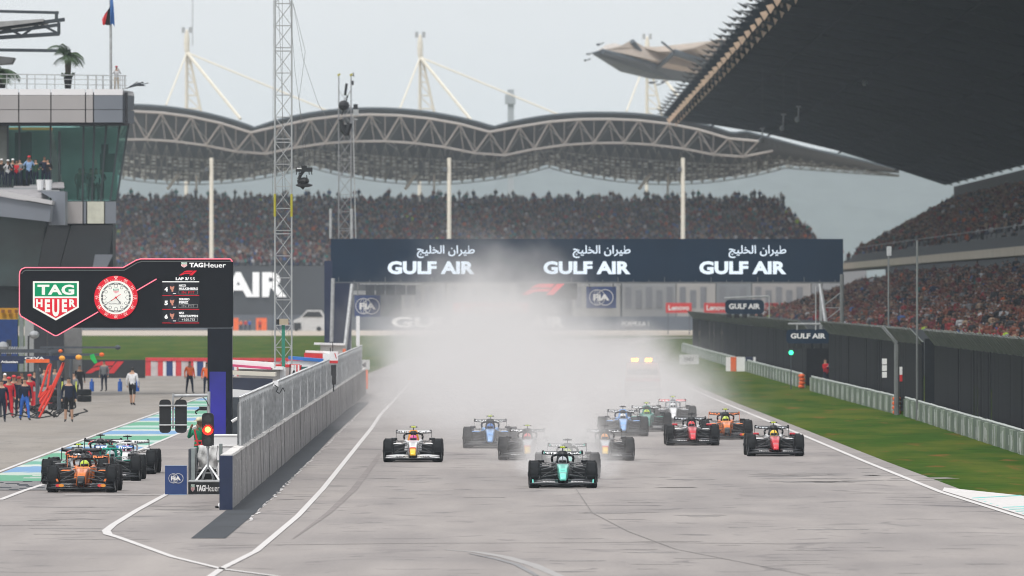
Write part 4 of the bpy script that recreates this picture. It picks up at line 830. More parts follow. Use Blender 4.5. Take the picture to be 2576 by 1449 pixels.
for k, (x0, x1, m_) in enumerate(((1826,1838,Ltw),(1838,1852,orange),(1853,1874,Ltw),(1876,1893,navy),(1895,1901,Ltw))):
    a, b = P(x0,948-(k<2)*8+k,985-k), P(x1,898,985-k); g = MB(); g.box(a.x,b.x,985-k,985.2-k,max(a.z,.02),b.z); g.build('panel', m_, B, B.location)
for (px0,px1,py0,py1,Y,lab,st,cm) in ((1709,1758,892,917,None,'low grey marker board on the far grass','EMV',Ltw),(893,930,905,930,800,'white board with grey letter at the end of the barred fence','M',Ltw)):
    Y = Y or YG(917); a, b = P(px0,py1,Y), P(px1,py0,Y); a.z = max(a.z,.02); B = thing('marker_board', lab, 'board', ((a.x+b.x)/2,Y,0)); g = MB(); g.box(a.x,b.x,Y,Y+.1,a.z,b.z); g.build('panel', mat('pale_board', (.5,.5,.49)), B, B.location)
    g = MB(); g.text(st,a.x+(b.x-a.x)*.25,b.x-(b.x-a.x)*.25,a.z+(b.z-a.z)*.28,b.z-(b.z-a.z)*.28,Y-.01,0,.03); g.build('lettering', mat('grey_print', (.12,.12,.12)), B, B.location)
    if a.z > .1: g = MB(); g.box(a.x+.2,b.x-.2,Y,Y+.3,0,a.z-.003); g.box(a.x+.55,b.x-.1,Y-.02,Y+.2,0,a.z-.01,1); g.build('support', [Ml, orange], B, B.location)
Mn = mat('black_netting', (.012,.014,.017), .9, 0, .2, 3, spec=.1); Mo = mat('mesh_wire', (.21,.225,.22), .6, .3, .2, 3); Mo2 = mat('mesh_wire_dark', (.085,.092,.09), .7, .2, .2, 3)
def dfence(x0, y0, x1, y1, lab, zt=3.25, step=4.):
    Bx = thing('debris_fence', lab, 'fence', (x0,y0,0)); n = max(2,int((y1-y0)/step))
    for i in range(n):
        a0 = i/n; a1 = (i+1)/n; xa, ya, xb, yb = x0+(x1-x0)*a0, y0+(y1-y0)*a0, x0+(x1-x0)*a1, y0+(y1-y0)*a1; g = MB(); s_ = U(-.03,.03)
        g.hexa([(xa+s_,ya,0),(xa+s_+.02,ya,0),(xb+.02-s_,yb-.06,0),(xb-s_,yb-.06,0),(xa+s_,ya,zt),(xa+s_+.02,ya,zt),(xb+.02-s_,yb-.06,zt),(xb-s_,yb-.06,zt)]); g.build('netting_panel', Mn, Bx, Bx.location)
        g = MB(); g.beam((xa+.05,ya,0),(xa+.05,ya,zt),.045,1,6); g.beam((xa+.05,ya,zt),(xa-.55,ya,zt+.62),.03,0,5); g.build('post', [Mo, Mn], Bx, Bx.location)
        g = MB()
        for k in range(7): g.beam((xa-.08*k,ya,zt+.09*k),(xb-.08*k,yb,zt+.09*k),.012,0,3)
        for k in range(4): q = (k+.5)/4; xx = xa+(xb-xa)*q; yy = ya+(yb-ya)*q; g.beam((xx+.02,yy,zt-.12),(xx-.55,yy,zt+.6+U(-.03,.05)),.016,0,3)
        g.hexa([(xa,ya,zt+.0),(xa+.01,ya,zt),(xb+.01,yb-.1,zt),(xb,yb-.1,zt),(xa-.50,ya,zt+.54),(xa-.49,ya,zt+.54),(xb-.49,yb-.1,zt+.54),(xb-.50,yb-.1,zt+.54)],1)
        g.build('overhang', [Mo, Mo2], Bx, Bx.location)
dfence(17.9,440,17.95,604,'nearest run of tall black netted debris fence with leaning top')
dfence(17.8,618,17.6,790,'middle run of black netted debris fence with leaning top')
dfence(17.4,835,16.9,1330,'far run of dark netted debris fence beside the light panels',3.2,8.)
B = thing('marshal_post', 'dark recess between the nearer debris fences with dark green boards', 'shelter', (18.6,611,0)); g = MB(); g.box(17.9,19.5,616.5,617,0,3.4); g.box(18.3,18.6,608,616,0,.9,1); g.build('back_wall', [Mn, mat('dark_green', (.01,.05,.05))], B, B.location)
B = thing('marshal_post', 'dark recess with marshals between the middle and far debris fences', 'shelter', (18.4,812,0)); g = MB(); g.box(17.2,21,831,831.5,0,3.3); g.box(19.6,19.8,795,830.9,0,3.2); g.build('back_wall', Mn, B, B.location)
g = MB(); g.box(17.8,18.6,806,806.3,.0,.9); g.build('counter', mat('dark_green', (.01,.05,.05)), B, B.location)
for px, py0, py1, Y, r, lab in ((2307,870,605,600,.05,'thin pole at the joint of the nearer debris fences'),(2235,840,625,680,.045,'short topped pole behind the middle debris fence'),(2118,815,690,850,.13,'thick grey pole beside the right end of the gantry'),(2256,1035,865,628,.13,'grey fence end post behind the orange bags')):
    a = P(px,py1,Y); B = thing('pole', lab, 'pole', (a.x,Y,0)); g = MB(); g.beam((a.x,Y,0),a,r,0,8); g.build('shaft', mat('pole_grey', (.16,.17,.17), .5, .3), B, B.location)
    if r == .045: g = MB(); g.box(a.x-.08,a.x+.14,Y-.05,Y+.1,a.z-.35,a.z+.1); g.build('head', steel, B, B.location)
    if px == 2256: g = MB(); g.beam(a,(a.x-.65,Y,a.z+.75),.09,0,6); g.build('bent_top', mat('pole_grey', (.16,.17,.17)), B, B.location)
Y = 640; a = P(2219,951,Y); b = P(2231,901,Y); B = thing('signal_board', 'column of three white square lamps on the black netting', 'light panel', (a.x,Y,a.z))
for k in range(3): g = MB(); z0 = a.z+(b.z-a.z)*(k/3+.02); g.box(a.x,b.x,Y,Y+.1,z0,z0+(b.z-a.z)*.29); g.build('lamp_panel', Ltw, B, B.location)
Y = 640; a = P(2264,942,Y); b = P(2268,922,Y); B = thing('height_marker', 'thin white and red plate beside the three white squares', 'sign', a); g = MB(); g.box(a.x-.1,b.x-.02,Y-2,Y-1.9,a.z,b.z,0); g.box(a.x-.1,b.x-.02,Y-2,Y-1.9,a.z-.3,a.z-.003,1); g.build('plate', [Ltw, red], B, B.location)
# ---------------------------------------------------------------- people
HUM = {}
def human_mesh(key, arms='down', stride=.0, slim=1., lean=0.):
    """one continuous skinned body; face tags: 0 skin 1 top 2 trousers 3 shoes 4 hair"""
    k = (arms, stride, slim, lean)
    if k in HUM: return HUM[k]
    V = [(0,0,.96),(0,0,1.12),(0,.01+lean*.3,1.36),(0,lean*.6,1.50),(0,lean*.7-.01,1.585),(0,lean*.8-.02,1.68),(0,lean*.8-.01,1.765)]; E = [(0,1,1),(1,2,1),(2,3,0),(3,4,0),(4,5,0),(5,6,4)]
    Rr = [(.155,.12),(.15,.11),(.17,.12),(.058,.058),(.072,.08),(.092,.105),(.06,.07)]
    for sx in (-1, 1):
        n = len(V); V += [(sx*.10,0,.88),(sx*.12,-stride*sx*.5-.02,.50),(sx*.13,-stride*sx+.01,.09),(sx*.15,-stride*sx-.17,.045)]; Rr += [(.105,.105),(.062,.066),(.045,.05),(.045,.03)]
        E += [(0,n,2),(n,n+1,2),(n+1,n+2,2 if arms != 'shorts' else 0),(n+2,n+3,3)]
        n = len(V)
        if arms in ('down','shorts'): q = [(sx*.20,0,1.40),(sx*.27,.03,1.14),(sx*.27,-.05,.90),(sx*.265,-.07,.80)]
        elif arms == 'up': q = [(sx*.20,0,1.40),(sx*.30,-.12,1.22),(sx*.12,-.28,1.50),(sx*.06,-.30,1.60)]
        elif arms == 'phone': q = [(sx*.20,0,1.40),(sx*.25,-.10,1.16),(sx*.12,-.30,1.30),(sx*.06,-.33,1.36)]
        elif arms == 'point': q = [(sx*.20,0,1.40),(sx*.42,-.1,1.34),(sx*.62,-.2,1.36),(sx*.70,-.22,1.37)] if sx > 0 else [(sx*.20,0,1.40),(sx*.27,.03,1.14),(sx*.27,-.05,.90),(sx*.265,-.07,.80)]
        elif arms == 'rest': q = [(sx*.20,0,1.40),(sx*.30,-.02,1.18),(sx*.28,-.30,1.10),(sx*.22,-.38,1.10)]
        V += q; Rr += [(.075,.07),(.045,.045),(.034,.036),(.042,.028)]; E += [(2,n,1),(n,n+1,1),(n+1,n+2,1 if R() < 2 else 0),(n+2,n+3,0)]
    me = bpy.data.meshes.new('body'); me.from_pydata([(x*slim,y,z) for x,y,z in V], [(a,b) for a,b,_ in E], []); o = bpy.data.objects.new('body', me); COL.objects.link(o)
    sm = o.modifiers.new('s','SKIN'); lay = me.skin_vertices[0].data
    for i, r in enumerate(Rr): lay[i].radius = (r[0]*slim, r[1]); lay[i].use_root = (i == 0)
    sm.use_smooth_shade = True; sb = o.modifiers.new('u','SUBSURF'); sb.levels = 1; sb.render_levels = 1
    dg = bpy.context.evaluated_depsgraph_get(); dg.update(); m2 = bpy.data.meshes.new_from_object(o.evaluated_get(dg)); bpy.data.objects.remove(o)
    segs = [(Vector(V[a]), Vector(V[b]), t) for a, b, t in E]; idx = []
    for p in m2.polygons:
        c = p.center; best = None
        for a, b, t in segs:
            d = b-a; q = max(0, min(1, (c-a).dot(d)/d.length_squared)); dd = (c-(a+d*q)).length
            if best is None or dd < best[0]: best = (dd, t)
        t = best[1]
        if c.z > 1.6 and (c.y > V[5][1]-.01 or c.z > 1.725): t = 4
        if c.z < .12: t = 3
        idx.append(t)
    while len(m2.materials) < 5: m2.materials.append(skin)
    m2.polygons.foreach_set('material_index', idx); HUM[k] = m2; return m2
shoe = mat('shoe', (.03,.03,.032), .6)
def person(label, pos, top, trs, h=1.75, arms='down', rz=0., sk=None, hr=None, group=None, stride=0., slim=1., lean=0., cap=None, shoes=None, parent=None):
    me = human_mesh('b', arms, stride, slim, lean); root = thing('person', label, 'person', pos, group, rz); o = bpy.data.objects.new('body', me); COL.objects.link(o); o.parent = root; k = h/1.80; o.scale = (k,k,k)
    for i, m in enumerate((sk or skin, top, trs, shoes or shoe, hr or hair)): o.material_slots[i].link = 'OBJECT'; o.material_slots[i].material = m
    if cap:
        g = MB(); g.ell((0,(lean*.8-.02)*k,1.72*k),.105*k,.125*k,.07*k,0,12,6); g.box(-.07*k,.07*k,-.22*k+lean*.8*k,-.08*k+lean*.8*k,1.69*k,1.705*k); g.build('cap', cap, root, smooth=True)
    g = MB(); y = (-.115+lean*.78)*k
    for sx in (-1,1): g.ell((sx*.032*k,y+.005*k,1.665*k),.011*k,.006*k,.007*k,0,6,4)
    g.hexa([(-.012*k,y,1.62*k),(.012*k,y,1.62*k),(.012*k,y+.03*k,1.62*k),(-.012*k,y+.03*k,1.62*k),(-.006*k,y+.01*k,1.665*k),(.006*k,y+.01*k,1.665*k),(.006*k,y+.03*k,1.665*k),(-.006*k,y+.03*k,1.665*k)],1); g.box(-.022*k,.022*k,y+.012*k,y+.03*k,1.592*k,1.60*k,2)
    g.build('face', [hair, sk or skin, mat('lips', (.3,.1,.08))], root)
    return root
cn, cb, cw, cr_, co, cg, cgr, cbl = cloth('navy', (.012,.017,.035)), cloth('black', (.012,.012,.014)), cloth('white', (.6,.6,.62)), cloth('red', (.45,.02,.03)), orange, cloth('green', (.02,.22,.12)), cloth('grey', (.16,.17,.18)), cloth('blue', (.03,.12,.45))
# ---------------------------------------------------------------- crowd figures (low detail, hundreds in one mesh or one mesh each)
def boxv(x0,x1,y0,y1,z0,z1,t=1.): 
    c = (x0+x1)/2; h = (x1-x0)/2*t
    return [(x0,y0,z0),(x1,y0,z0),(x1,y1,z0),(x0,y1,z0),(c-h,y0,z1),(c+h,y0,z1),(c+h,y1,z1),(c-h,y1,z1)]
BF = [(0,3,2,1),(4,5,6,7),(0,1,5,4),(1,2,6,5),(2,3,7,6),(3,0,4,7)]
def octh(cx_, cy_, cz, r):                            # small round head
    v = []; 
    for z, q in ((-.95,.45),(-.35,.95),(.4,.95),(.95,.45)):
        v += [(cx_+r*q*math.cos(a+.4), cy_+r*q*math.sin(a+.4), cz+r*1.15*z) for a in [math.pi*i/3 for i in range(6)]]
    f = [(j*6+i, j*6+(i+1)%6, (j+1)*6+(i+1)%6, (j+1)*6+i) for j in range(3) for i in range(6)]+[(0,5,4,3),(0,3,2,1),(18,19,20,21),(18,21,22,23)]
    return v, f
def tmpl(kind):
    """verts, quads, slot per quad: 0 top 1 skin 2 legs 3 hair/cap"""
    V = []; Fq = []; S_ = []
    def ad(v, f, s): n = len(V); V.extend(v); Fq.extend([tuple(i+n for i in q) for q in f]); S_.extend([s]*len(f) if isinstance(s,int) else s)
    st = kind in ('stand','standup'); z = .82 if st else .45
    ad(boxv(-.16,.16,-.10,.11,z,z+.30,1.25), BF, 0); ad(boxv(-.20,.20,-.10,.11,z+.302,z+.54,.72), BF, 0)
    v, f = octh(0,-.01,z+.68,.105); ad(v, f, [1 if i%6 in (3,4,5) or i < 12 else 3 for i in range(18)][:18] and [(1 if (i//6) < 2 and (i%6) in (3,4) else 3 if (i//6)==2 else 1) for i in range(18)]+[1,1,3,3])
    if st: ad(boxv(-.15,-.01,-.08,.08,0,.82,1.1), BF, 2); ad(boxv(.01,.15,-.08,.08,0,.82,1.1), BF, 2)
    else: ad(boxv(-.17,.17,-.5,.10,.32,.48,1.), BF, 2); ad(boxv(-.15,.15,-.5,-.36,0,.32), BF, 2)
    for sx in (-1, 1):
        if kind in ('up','standup'): ad([(x+(sx*.05 if i>3 else 0), y-(.22 if i>3 else 0), zz) for i,(x,y,zz) in enumerate(boxv(sx*.24-.05,sx*.24+.05,-.08,.04,z+.28,z+.62,.8))], BF, 0 if sx<0 else 1)
        else: ad([(x, y-(.0 if i>3 else .18), zz) for i,(x,y,zz) in enumerate(boxv(sx*.25-.045,sx*.25+.045,-.07,.05,z+.08,z+.5,.9))], BF, 1 if kind=='sit' and sx>0 else 0)
    return np.array(V, dtype=np.float64), np.array(Fq), np.array(S_)
TP = {k: tmpl(k) for k in ('sit','up','stand','standup')}
def ccol(n, c): return mat('crowd_'+n, c, .85, 0, .1, 5, spec=.1)
CT = [ccol('black',(.02,.02,.024)), ccol('charcoal',(.05,.05,.055)), ccol('maroon',(.11,.02,.025)), ccol('red',(.24,.03,.035)), ccol('rust',(.17,.06,.04)), ccol('orange',(.45,.10,.03)), ccol('white',(.42,.42,.44)), ccol('grey',(.17,.17,.18)), ccol('navy',(.02,.03,.08)), ccol('blue',(.05,.10,.26)), ccol('teal',(.03,.15,.14)), ccol('lime',(.3,.45,.05)), ccol('tan',(.28,.20,.14)), ccol('skin',(.27,.15,.11)), ccol('brown',(.17,.09,.06)), ccol('hair',(.015,.012,.01))]
WR = np.array([18,17,17,6,13,2.2,2.2,8,5,1.2,1.2,.3,9,0,3,0], float); WR /= WR.sum()
WF = np.array([18,18,13,3.2,3.5,.5,3,18,16,3,5,.2,4,0,2,0], float); WF /= WF.sum()
rng = np.random.RandomState(5)
def crowd_mesh(name, items, wts, parent, top=None):
    """items: (x,y,z,rot,scale,kind)"""
    VV = []; FF = []; MM = []; n = 0
    for (x,y,z,rt,sc,kd) in items:
        v, f, s = TP[kd]; c, s_ = math.cos(rt)*sc, math.sin(rt)*sc
        q = np.empty_like(v); q[:,0] = v[:,0]*c-v[:,1]*s_+x; q[:,1] = v[:,0]*s_+v[:,1]*c+y; q[:,2] = v[:,2]*sc+z
        VV.append(q); FF.append(f+n); n += len(v)
        cols = np.array([rng.choice(16, p=wts) if top is None else top, 13 if R() < .6 else 14, rng.choice([0,1,8,7]), 15 if R() < .7 else rng.choice([0,2,6,7,8])]); MM.append(cols[s])
    V = np.concatenate(VV); Fq = np.concatenate(FF); M = np.concatenate(MM)
    me = bpy.data.meshes.new(name); me.vertices.add(len(V)); me.vertices.foreach_set('co', V.ravel()); me.loops.add(Fq.size); me.loops.foreach_set('vertex_index', Fq.ravel().astype(np.int32))
    me.polygons.add(len(Fq)); me.polygons.foreach_set('loop_start', (np.arange(len(Fq))*4).astype(np.int32)); me.polygons.foreach_set('loop_total', np.full(len(Fq),4,dtype=np.int32))
    for m in CT: me.materials.append(m)
    me.polygons.foreach_set('material_index', M.astype(np.int32)); me.update(calc_edges=True); me.validate()
    o = bpy.data.objects.new(name, me); COL.objects.link(o); o.parent = parent; return o
# ---------------------------------------------------------------- right grandstand
K = 1.35; FILM = 1
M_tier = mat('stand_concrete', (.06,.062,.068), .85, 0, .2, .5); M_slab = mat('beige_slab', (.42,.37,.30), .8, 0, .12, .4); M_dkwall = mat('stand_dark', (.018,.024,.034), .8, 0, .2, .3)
GS = thing('grandstand', 'huge two tier grandstand full of spectators under a dark roof on the right', 'grandstand', (44,1200,0))
def tier(x0, z0, x1, z1, n, y0, y1, taper=0):
    rows = []
    for i in range(n):
        xa = x0+(x1-x0)*i/n; xb = x0+(x1-x0)*(i+1)/n; z = z0+(z1-z0)*i/n; rows.append((xa, xb, z))
    g = MB()
    for i, (xa, xb, z) in enumerate(rows): g.box(xa, xb, y0, y1, z-1.2, z)
    g.build('seating_tier', M_tier, GS, GS.location); return rows
LR = tier(27.3,2.2,42.2,7.0,19,640,1620); UR = tier(45.6,9.7,61.5,18.2,23,900,1985)
g = MB(); g.box(44.3,45.4,830,1960,8.75,9.55); g.build('balcony_slab', M_slab, GS, GS.location)
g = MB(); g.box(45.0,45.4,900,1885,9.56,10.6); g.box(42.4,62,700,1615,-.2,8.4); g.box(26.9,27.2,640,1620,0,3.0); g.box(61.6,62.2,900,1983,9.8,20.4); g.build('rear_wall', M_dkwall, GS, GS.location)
g = MB()
for y in range(1250, 1870, 26): g.beam((45.2,y,10.6),(45.2,y,11.5),.06)
g.beam((45.2,1100,11.5),(45.2,1870,11.5),.05); g.build('balcony_rail', dsteel, GS, GS.location)
items = []; 
for i, (xa, xb, z) in enumerate(LR):
    y = 655+R()*3
    while y < 1615:
        if (i > 15 and y > 1560): break
        items.append(((xa+xb)/2+U(-.12,.12), y, z, -math.pi/2+math.radians(52)+U(-.5,.5), U(.86,1.02), 'up' if R() < .16 else 'sit' if R() < .86 else 'stand')); y += U(2.4,4.6)*(1+.3*(y>1100))
vis = [t for t in items if (t[0]/t[1]) < .0372 and t[2] > H-(845-HY)*t[1]/F-1.5]
vis.sort(key=lambda t: t[1]); near = vis[:300]; far_ = vis[300:]
pool = []
CN = ['black','charcoal','maroon','red','rust brown','orange','white','grey','navy','blue','teal','lime','tan']
for j in range(44):
    kd = ('sit','up','sit','stand')[j % 4]; tp = int(rng.choice([0,0,0,1,1,1,1,2,2,2,2,3,3,4,4,4,4,5,6,7,7,7,8,8,9,10,12,12,12])) if j else 11; o = crowd_mesh('person', [(0,0,0,0,1,kd)], WR, None, tp); o['t'] = CN[tp]; o['k'] = {'sit':'seated','up':'arm raising','stand':'standing'}[kd]; pool.append(o); COL.objects.unlink(o)
for j, t in enumerate(near):
    o = pool[rng.choice(44) if j != 70 else 0].copy() if rng.choice(44) else pool[5].copy(); COL.objects.link(o); o.location = t[:3]; o.rotation_euler = (0,0,t[3]); o.scale = (t[4],)*3; o.name = 'person'
    rw = min(range(len(LR)), key=lambda q: abs(LR[q][2]-t[2])); OR_ = ['front','second','third','fourth','fifth','sixth','seventh','eighth','ninth','tenth','eleventh','twelfth','thirteenth','fourteenth','fifteenth','sixteenth','seventeenth','eighteenth','nineteenth']
    tag(o, '%s spectator in %s top, %s row above the black debris fence' % (o['k'], o['t'], OR_[rw]), 'person', 'spectators in the nearer half of the lower tier')
o = crowd_mesh('crowd', far_, WR, None); o['kind'] = 'stuff'; o['label'] = 'dense crowd in the lower tier of the right grandstand'
items = []
for i, (xa, xb, z) in enumerate(UR):
    y = 1180+R()*3
    while y < 1980:
        dens = 1. if (i > 2+ (1980-y)*.004) else .06
        if xa/y < .0375 and R() < dens: items.append(((xa+xb)/2+U(-.12,.12), y, z, -math.pi/2+math.radians(52)+U(-.5,.5), U(.86,1.02), 'up' if R() < .1 else 'sit' if R() < .88 else 'stand'))
        y += U(2.6,5.0)
o = crowd_mesh('crowd', items, WR*0+WR, None); o['kind'] = 'stuff'; o['label'] = 'dense crowd in the upper tier of the right grandstand'
# roof
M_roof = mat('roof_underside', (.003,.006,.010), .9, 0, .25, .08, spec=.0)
ex, ez = 22.2, 30.2; rx_, rz_ = 61.5, 20.9
g = MB(); ys = [700,1000,1300,1600,2020]
prof = [(ex,ez),(ex+6,ez-.7),(ex+14,ez-2.0),(ex+24,ez-4.4),(ex+32,ez-6.9),(rx_,rz_)]
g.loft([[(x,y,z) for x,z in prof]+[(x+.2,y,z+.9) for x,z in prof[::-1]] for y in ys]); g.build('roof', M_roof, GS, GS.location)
g = MB()
for y in range(1000, 2020, 34):
    for (xa,za),(xb,zb) in zip(prof,prof[1:]): g.beam((xa,y,za-.25),(xb,y,zb-.25),.12)
for q in (6, 14, 24, 32): x = ex+q; z = dict(prof)[ex+q]; g.beam((x,950,z-.4),(x,2015,z-.4),.12)
for k_ in range(60): y = 830+k_*19; g.ell((53+U(-.1,.1),y,24.0),.25,3,.10,0,5,3)
g.build('roof_purlins', mat('purlin', (.004,.007,.011), .9, spec=0), GS, GS.location)
def split(g, nm, mats):
    par = list(range(len(g.v)))
    def fd(a):
        while par[a] != a: par[a] = par[par[a]]; a = par[a]
        return a
    for f in g.f:
        for q in f[1:]: par[fd(q)] = fd(f[0])
    grp = {}
    for f, m_ in zip(g.f, g.m): grp.setdefault(fd(f[0]), []).append((f, m_))
    for k_, fl in grp.items():
        ids = sorted({q for f, _ in fl for q in f}); mp = {q: i for i, q in enumerate(ids)}; h = MB(); h.v = [g.v[q] for q in ids]; h.f = [tuple(mp[q] for q in f) for f, _ in fl]; h.m = [0]*len(fl); h.build(nm, mats[fl[0][1]], GS, GS.location)
M_pet = mat('canopy_fabric', (.55,.40,.29), .8, 0, .12, 2)
for i in range(29):
    y = 1150+i*30.; g = MB(); sc = 1.0
    g.hexa([(ex-.9,y,ez+.2),(ex+.3,y,ez-.1),(ex+.3,y+5,ez-.1),(ex-.6,y+5,ez+.3),(ex-.9,y,ez+.5),(ex+.2,y,ez+.8),(ex+.2,y+5,ez+.8),(ex-.6,y+5,ez+.7)],0)
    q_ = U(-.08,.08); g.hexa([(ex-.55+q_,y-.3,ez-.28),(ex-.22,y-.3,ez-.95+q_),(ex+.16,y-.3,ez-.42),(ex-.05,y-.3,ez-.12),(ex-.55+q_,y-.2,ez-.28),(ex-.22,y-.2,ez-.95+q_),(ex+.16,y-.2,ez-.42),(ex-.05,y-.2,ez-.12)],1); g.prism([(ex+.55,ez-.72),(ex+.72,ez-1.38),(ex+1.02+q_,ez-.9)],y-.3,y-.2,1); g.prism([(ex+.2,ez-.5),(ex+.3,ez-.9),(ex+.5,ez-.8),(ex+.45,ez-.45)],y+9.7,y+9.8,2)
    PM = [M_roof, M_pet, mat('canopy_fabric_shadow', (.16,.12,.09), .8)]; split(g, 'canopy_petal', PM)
    g = MB(); g.beam((ex-1.3,y,ez+.8),(ex-2.1,y-1,ez+1.2),.16,0,4,.02); g.beam((ex-.9,y,ez+.4),(ex-1.9,y-1,ez+.45),.14,0,4,.02); g.beam((ex-.6,y+5,ez+.8),(ex-1.4,y+9,ez+1.3),.14,0,4,.02); g.beam((ex-.6,y+15,ez+.5),(ex-1.6,y+15,ez+.9),.13,0,4,.02); g.beam((ex-.3,y+20,ez+.5),(ex-1.2,y+20,ez+.4),.13,0,4,.02); split(g, 'canopy_spike', [black])
for k, (px, py0, py1) in enumerate(((2179,172,212),(2213,153,195),(1971,290,326),(2009,270,304),(1918,325,356))):
    Y = 1500; B = thing('hanging_speaker', ['pale pendant speaker under the dark roof, lower of the middle pair','pale pendant speaker under the dark roof, highest of all','pale pendant speaker under the dark roof, left one of the lower pair','pale pendant speaker under the dark roof, right one of the lower pair','pale pendant speaker nearest the far stand roof'][k], 'speaker', P(px,py0,Y)); g = MB(); g.beam(P(px,py0,Y),P(px-1,py1-6,Y),.08,0,5); g.ell(P(px-4,py1-3,Y),.25,.2,.3,0,6,5); g.box(P(px-6,0,Y).x,P(px+6,0,Y).x,Y,Y+.2,P(0,py0,Y).z,P(0,py0-4,Y).z); g.build('pendant', mat('speaker_grey', (.22,.23,.25), .6), B, B.location)
    g = MB(); z = ez-(P(px,0,Y).x-ex)*.235; g.beam(P(px,py0,Y),(P(px,0,Y).x,Y,max(z,P(0,py0,Y).z+.1)),.02); g.build('drop_rod', black, B, B.location)
# ---------------------------------------------------------------- far stand with arched truss roof
FY = 2170.; fs_ = F/FY
FS = thing('far_grandstand', 'wide grandstand across the background with a wavy arched truss roof', 'grandstand', (0,FY,0))
def PX(px, Y=FY): return (px-CX)*Y/F
def PZ(py, Y=FY): return H-(py-HY)*Y/F
xl, xr = PX(255), PX(2150)
M_fw = mat('far_wall', (.05,.055,.065), .8, 0, .15, .1)
g = MB(); g.box(xl,xr,FY-2,FY,0,PZ(672)); g.build('front_wall', M_fw, FS, FS.location)
rows = []; n = 26; z0, z1 = PZ(668), PZ(508, FY+24); g = MB()
for i in range(n): y = FY+i*.95; z = z0+(z1-z0)*i/n; rows.append((y,z)); g.box(xl+1,PX(2119)-i*.36,y,y+.95,z-1,z)
g.build('seating_tier', M_tier, FS, FS.location)
items = []
for i, (y, z) in enumerate(rows):
    x = xl+1+R(); end = PX(2115)-i*.36 if i > 4 else PX(2120)
    while x < end:
        items.append((x, y+.4, z, U(-.5,.5), U(.88,1.02), 'up' if R() < .14 else 'sit' if R() < .8 else 'stand')); x += U(.46,.74)
x = xl+1
while x < PX(1975):
    if R() < .95: items.append((x, FY+25.2, z1+U(-.75,.45), U(-.5,.5), U(.95,1.12), 'stand' if R() < .96 else 'standup'))
    items.append((x+U(.1,.4), FY+24.6, z1+U(-1.1,-.3), U(-.5,.5), U(.9,1.1), 'stand'))
    x += abs(rng.normal(.25,.4))+.3+(1.5 if R() < .06 else 0)
g = MB(); g.box(xl,PX(1960),FY+24.6,FY+26.4,z1-1.2,z1+.1); g.build('top_walkway', M_tier, FS, FS.location)
o = crowd_mesh('crowd', items, WF, None); o['kind'] = 'stuff'; o['label'] = 'dense crowd filling the far grandstand'
M_fr = mat('far_roof', (.075,.095,.112), .75, 0, .25, .05); M_tr = mat('truss_paint', (.36,.33,.31), .6, 0, .1, .1); M_trd = mat('rear_truss', (.25,.27,.27), .7, 0, .1, .2)
def roof_top(px):                                     # front edge height: cusps at 40, 640, 1240, 1845
    ph = ((px-40)/601.) % 1.0; k = 1-(2*ph-1)**2; k = k**.92
    base = np.interp(px, [40,640,1240,1845,2200], [318,324,322,338,372]); crest = np.interp(px, [340,900,1520,2000,2300], [267,274,284,352,400])
    amp = np.interp(px, [340,900,1520,1800,1960,2200], [55,49,44,46,14,4]); return base-amp*k
def roof_bot(px):                                     # rear eave: low in mid bay, high at the cusps
    ph = ((px-180)/600.) % 1.0; return 412+44*(math.sin(math.pi*ph))**.8*(1 if px < 1960 else 1)
NX = 150; pxs = [200+(2262-200)*i/NX for i in range(NX+1)]
def right_clip(px): return np.interp(px, [200,1840,1905,2262], [0,0,0,0])
YB = FY+34
front = []; back = []; mids = []
for px in pxs:
    zt = PZ(roof_top(px) if px < 1880 else np.interp(px,[1880,2020,2262],[roof_top(1880),372,428]), FY-4); zb = PZ(roof_bot(px) if px < 1990 else np.interp(px,[1990,2262],[roof_bot(1990),436]), YB)
    front.append((PX(px,FY-4), FY-4, zt)); back.append((PX(px,YB), YB, zb)); mids.append((PX(px,FY+14), FY+14, zt*.60+zb*.40-(.6 if px < 1880 else 0)))
g = MB(); k = len(pxs); ring = [front, mids, back, [(x,y,z+.3) for x,y,z in back], [(x,y,z+.4) for x,y,z in mids], [(x,y,z+.3) for x,y,z in front]]
g.loft([[r[i] for r in ring] for i in range(k)]); g.build('roof', M_fr, FS, FS.location, smooth=False)
# perforated rear band of the roof: pale patches, brightness through the holes put into their colour
g = MB()
for i in range(0, k-1):
    for j in range(7):
        if R() < .62:
            f0 = .30+.095*j; f1 = f0+U(.04,.08); a = Vector(mids[i])*(1-f0)+Vector(back[i])*f0; b = Vector(mids[i+1])*(1-f0)+Vector(back[i+1])*f0; c = Vector(mids[i+1])*(1-f1)+Vector(back[i+1])*f1; d = Vector(mids[i])*(1-f1)+Vector(back[i])*f1; dz = Vector((0,0,-.45)); w1 = a.lerp(b,.1+.3*R()); w2 = a.lerp(b,.7+.3*R())
            g.quad(w1+dz, w2+dz, d.lerp(c,.7+.3*R())+dz, d.lerp(c,.3*R())+dz)
o = g.build('perforation_patches', mat('perforation_pale', (.62,.70,.72), .5, 0, .2, .3), FS, FS.location, kind='stuff')
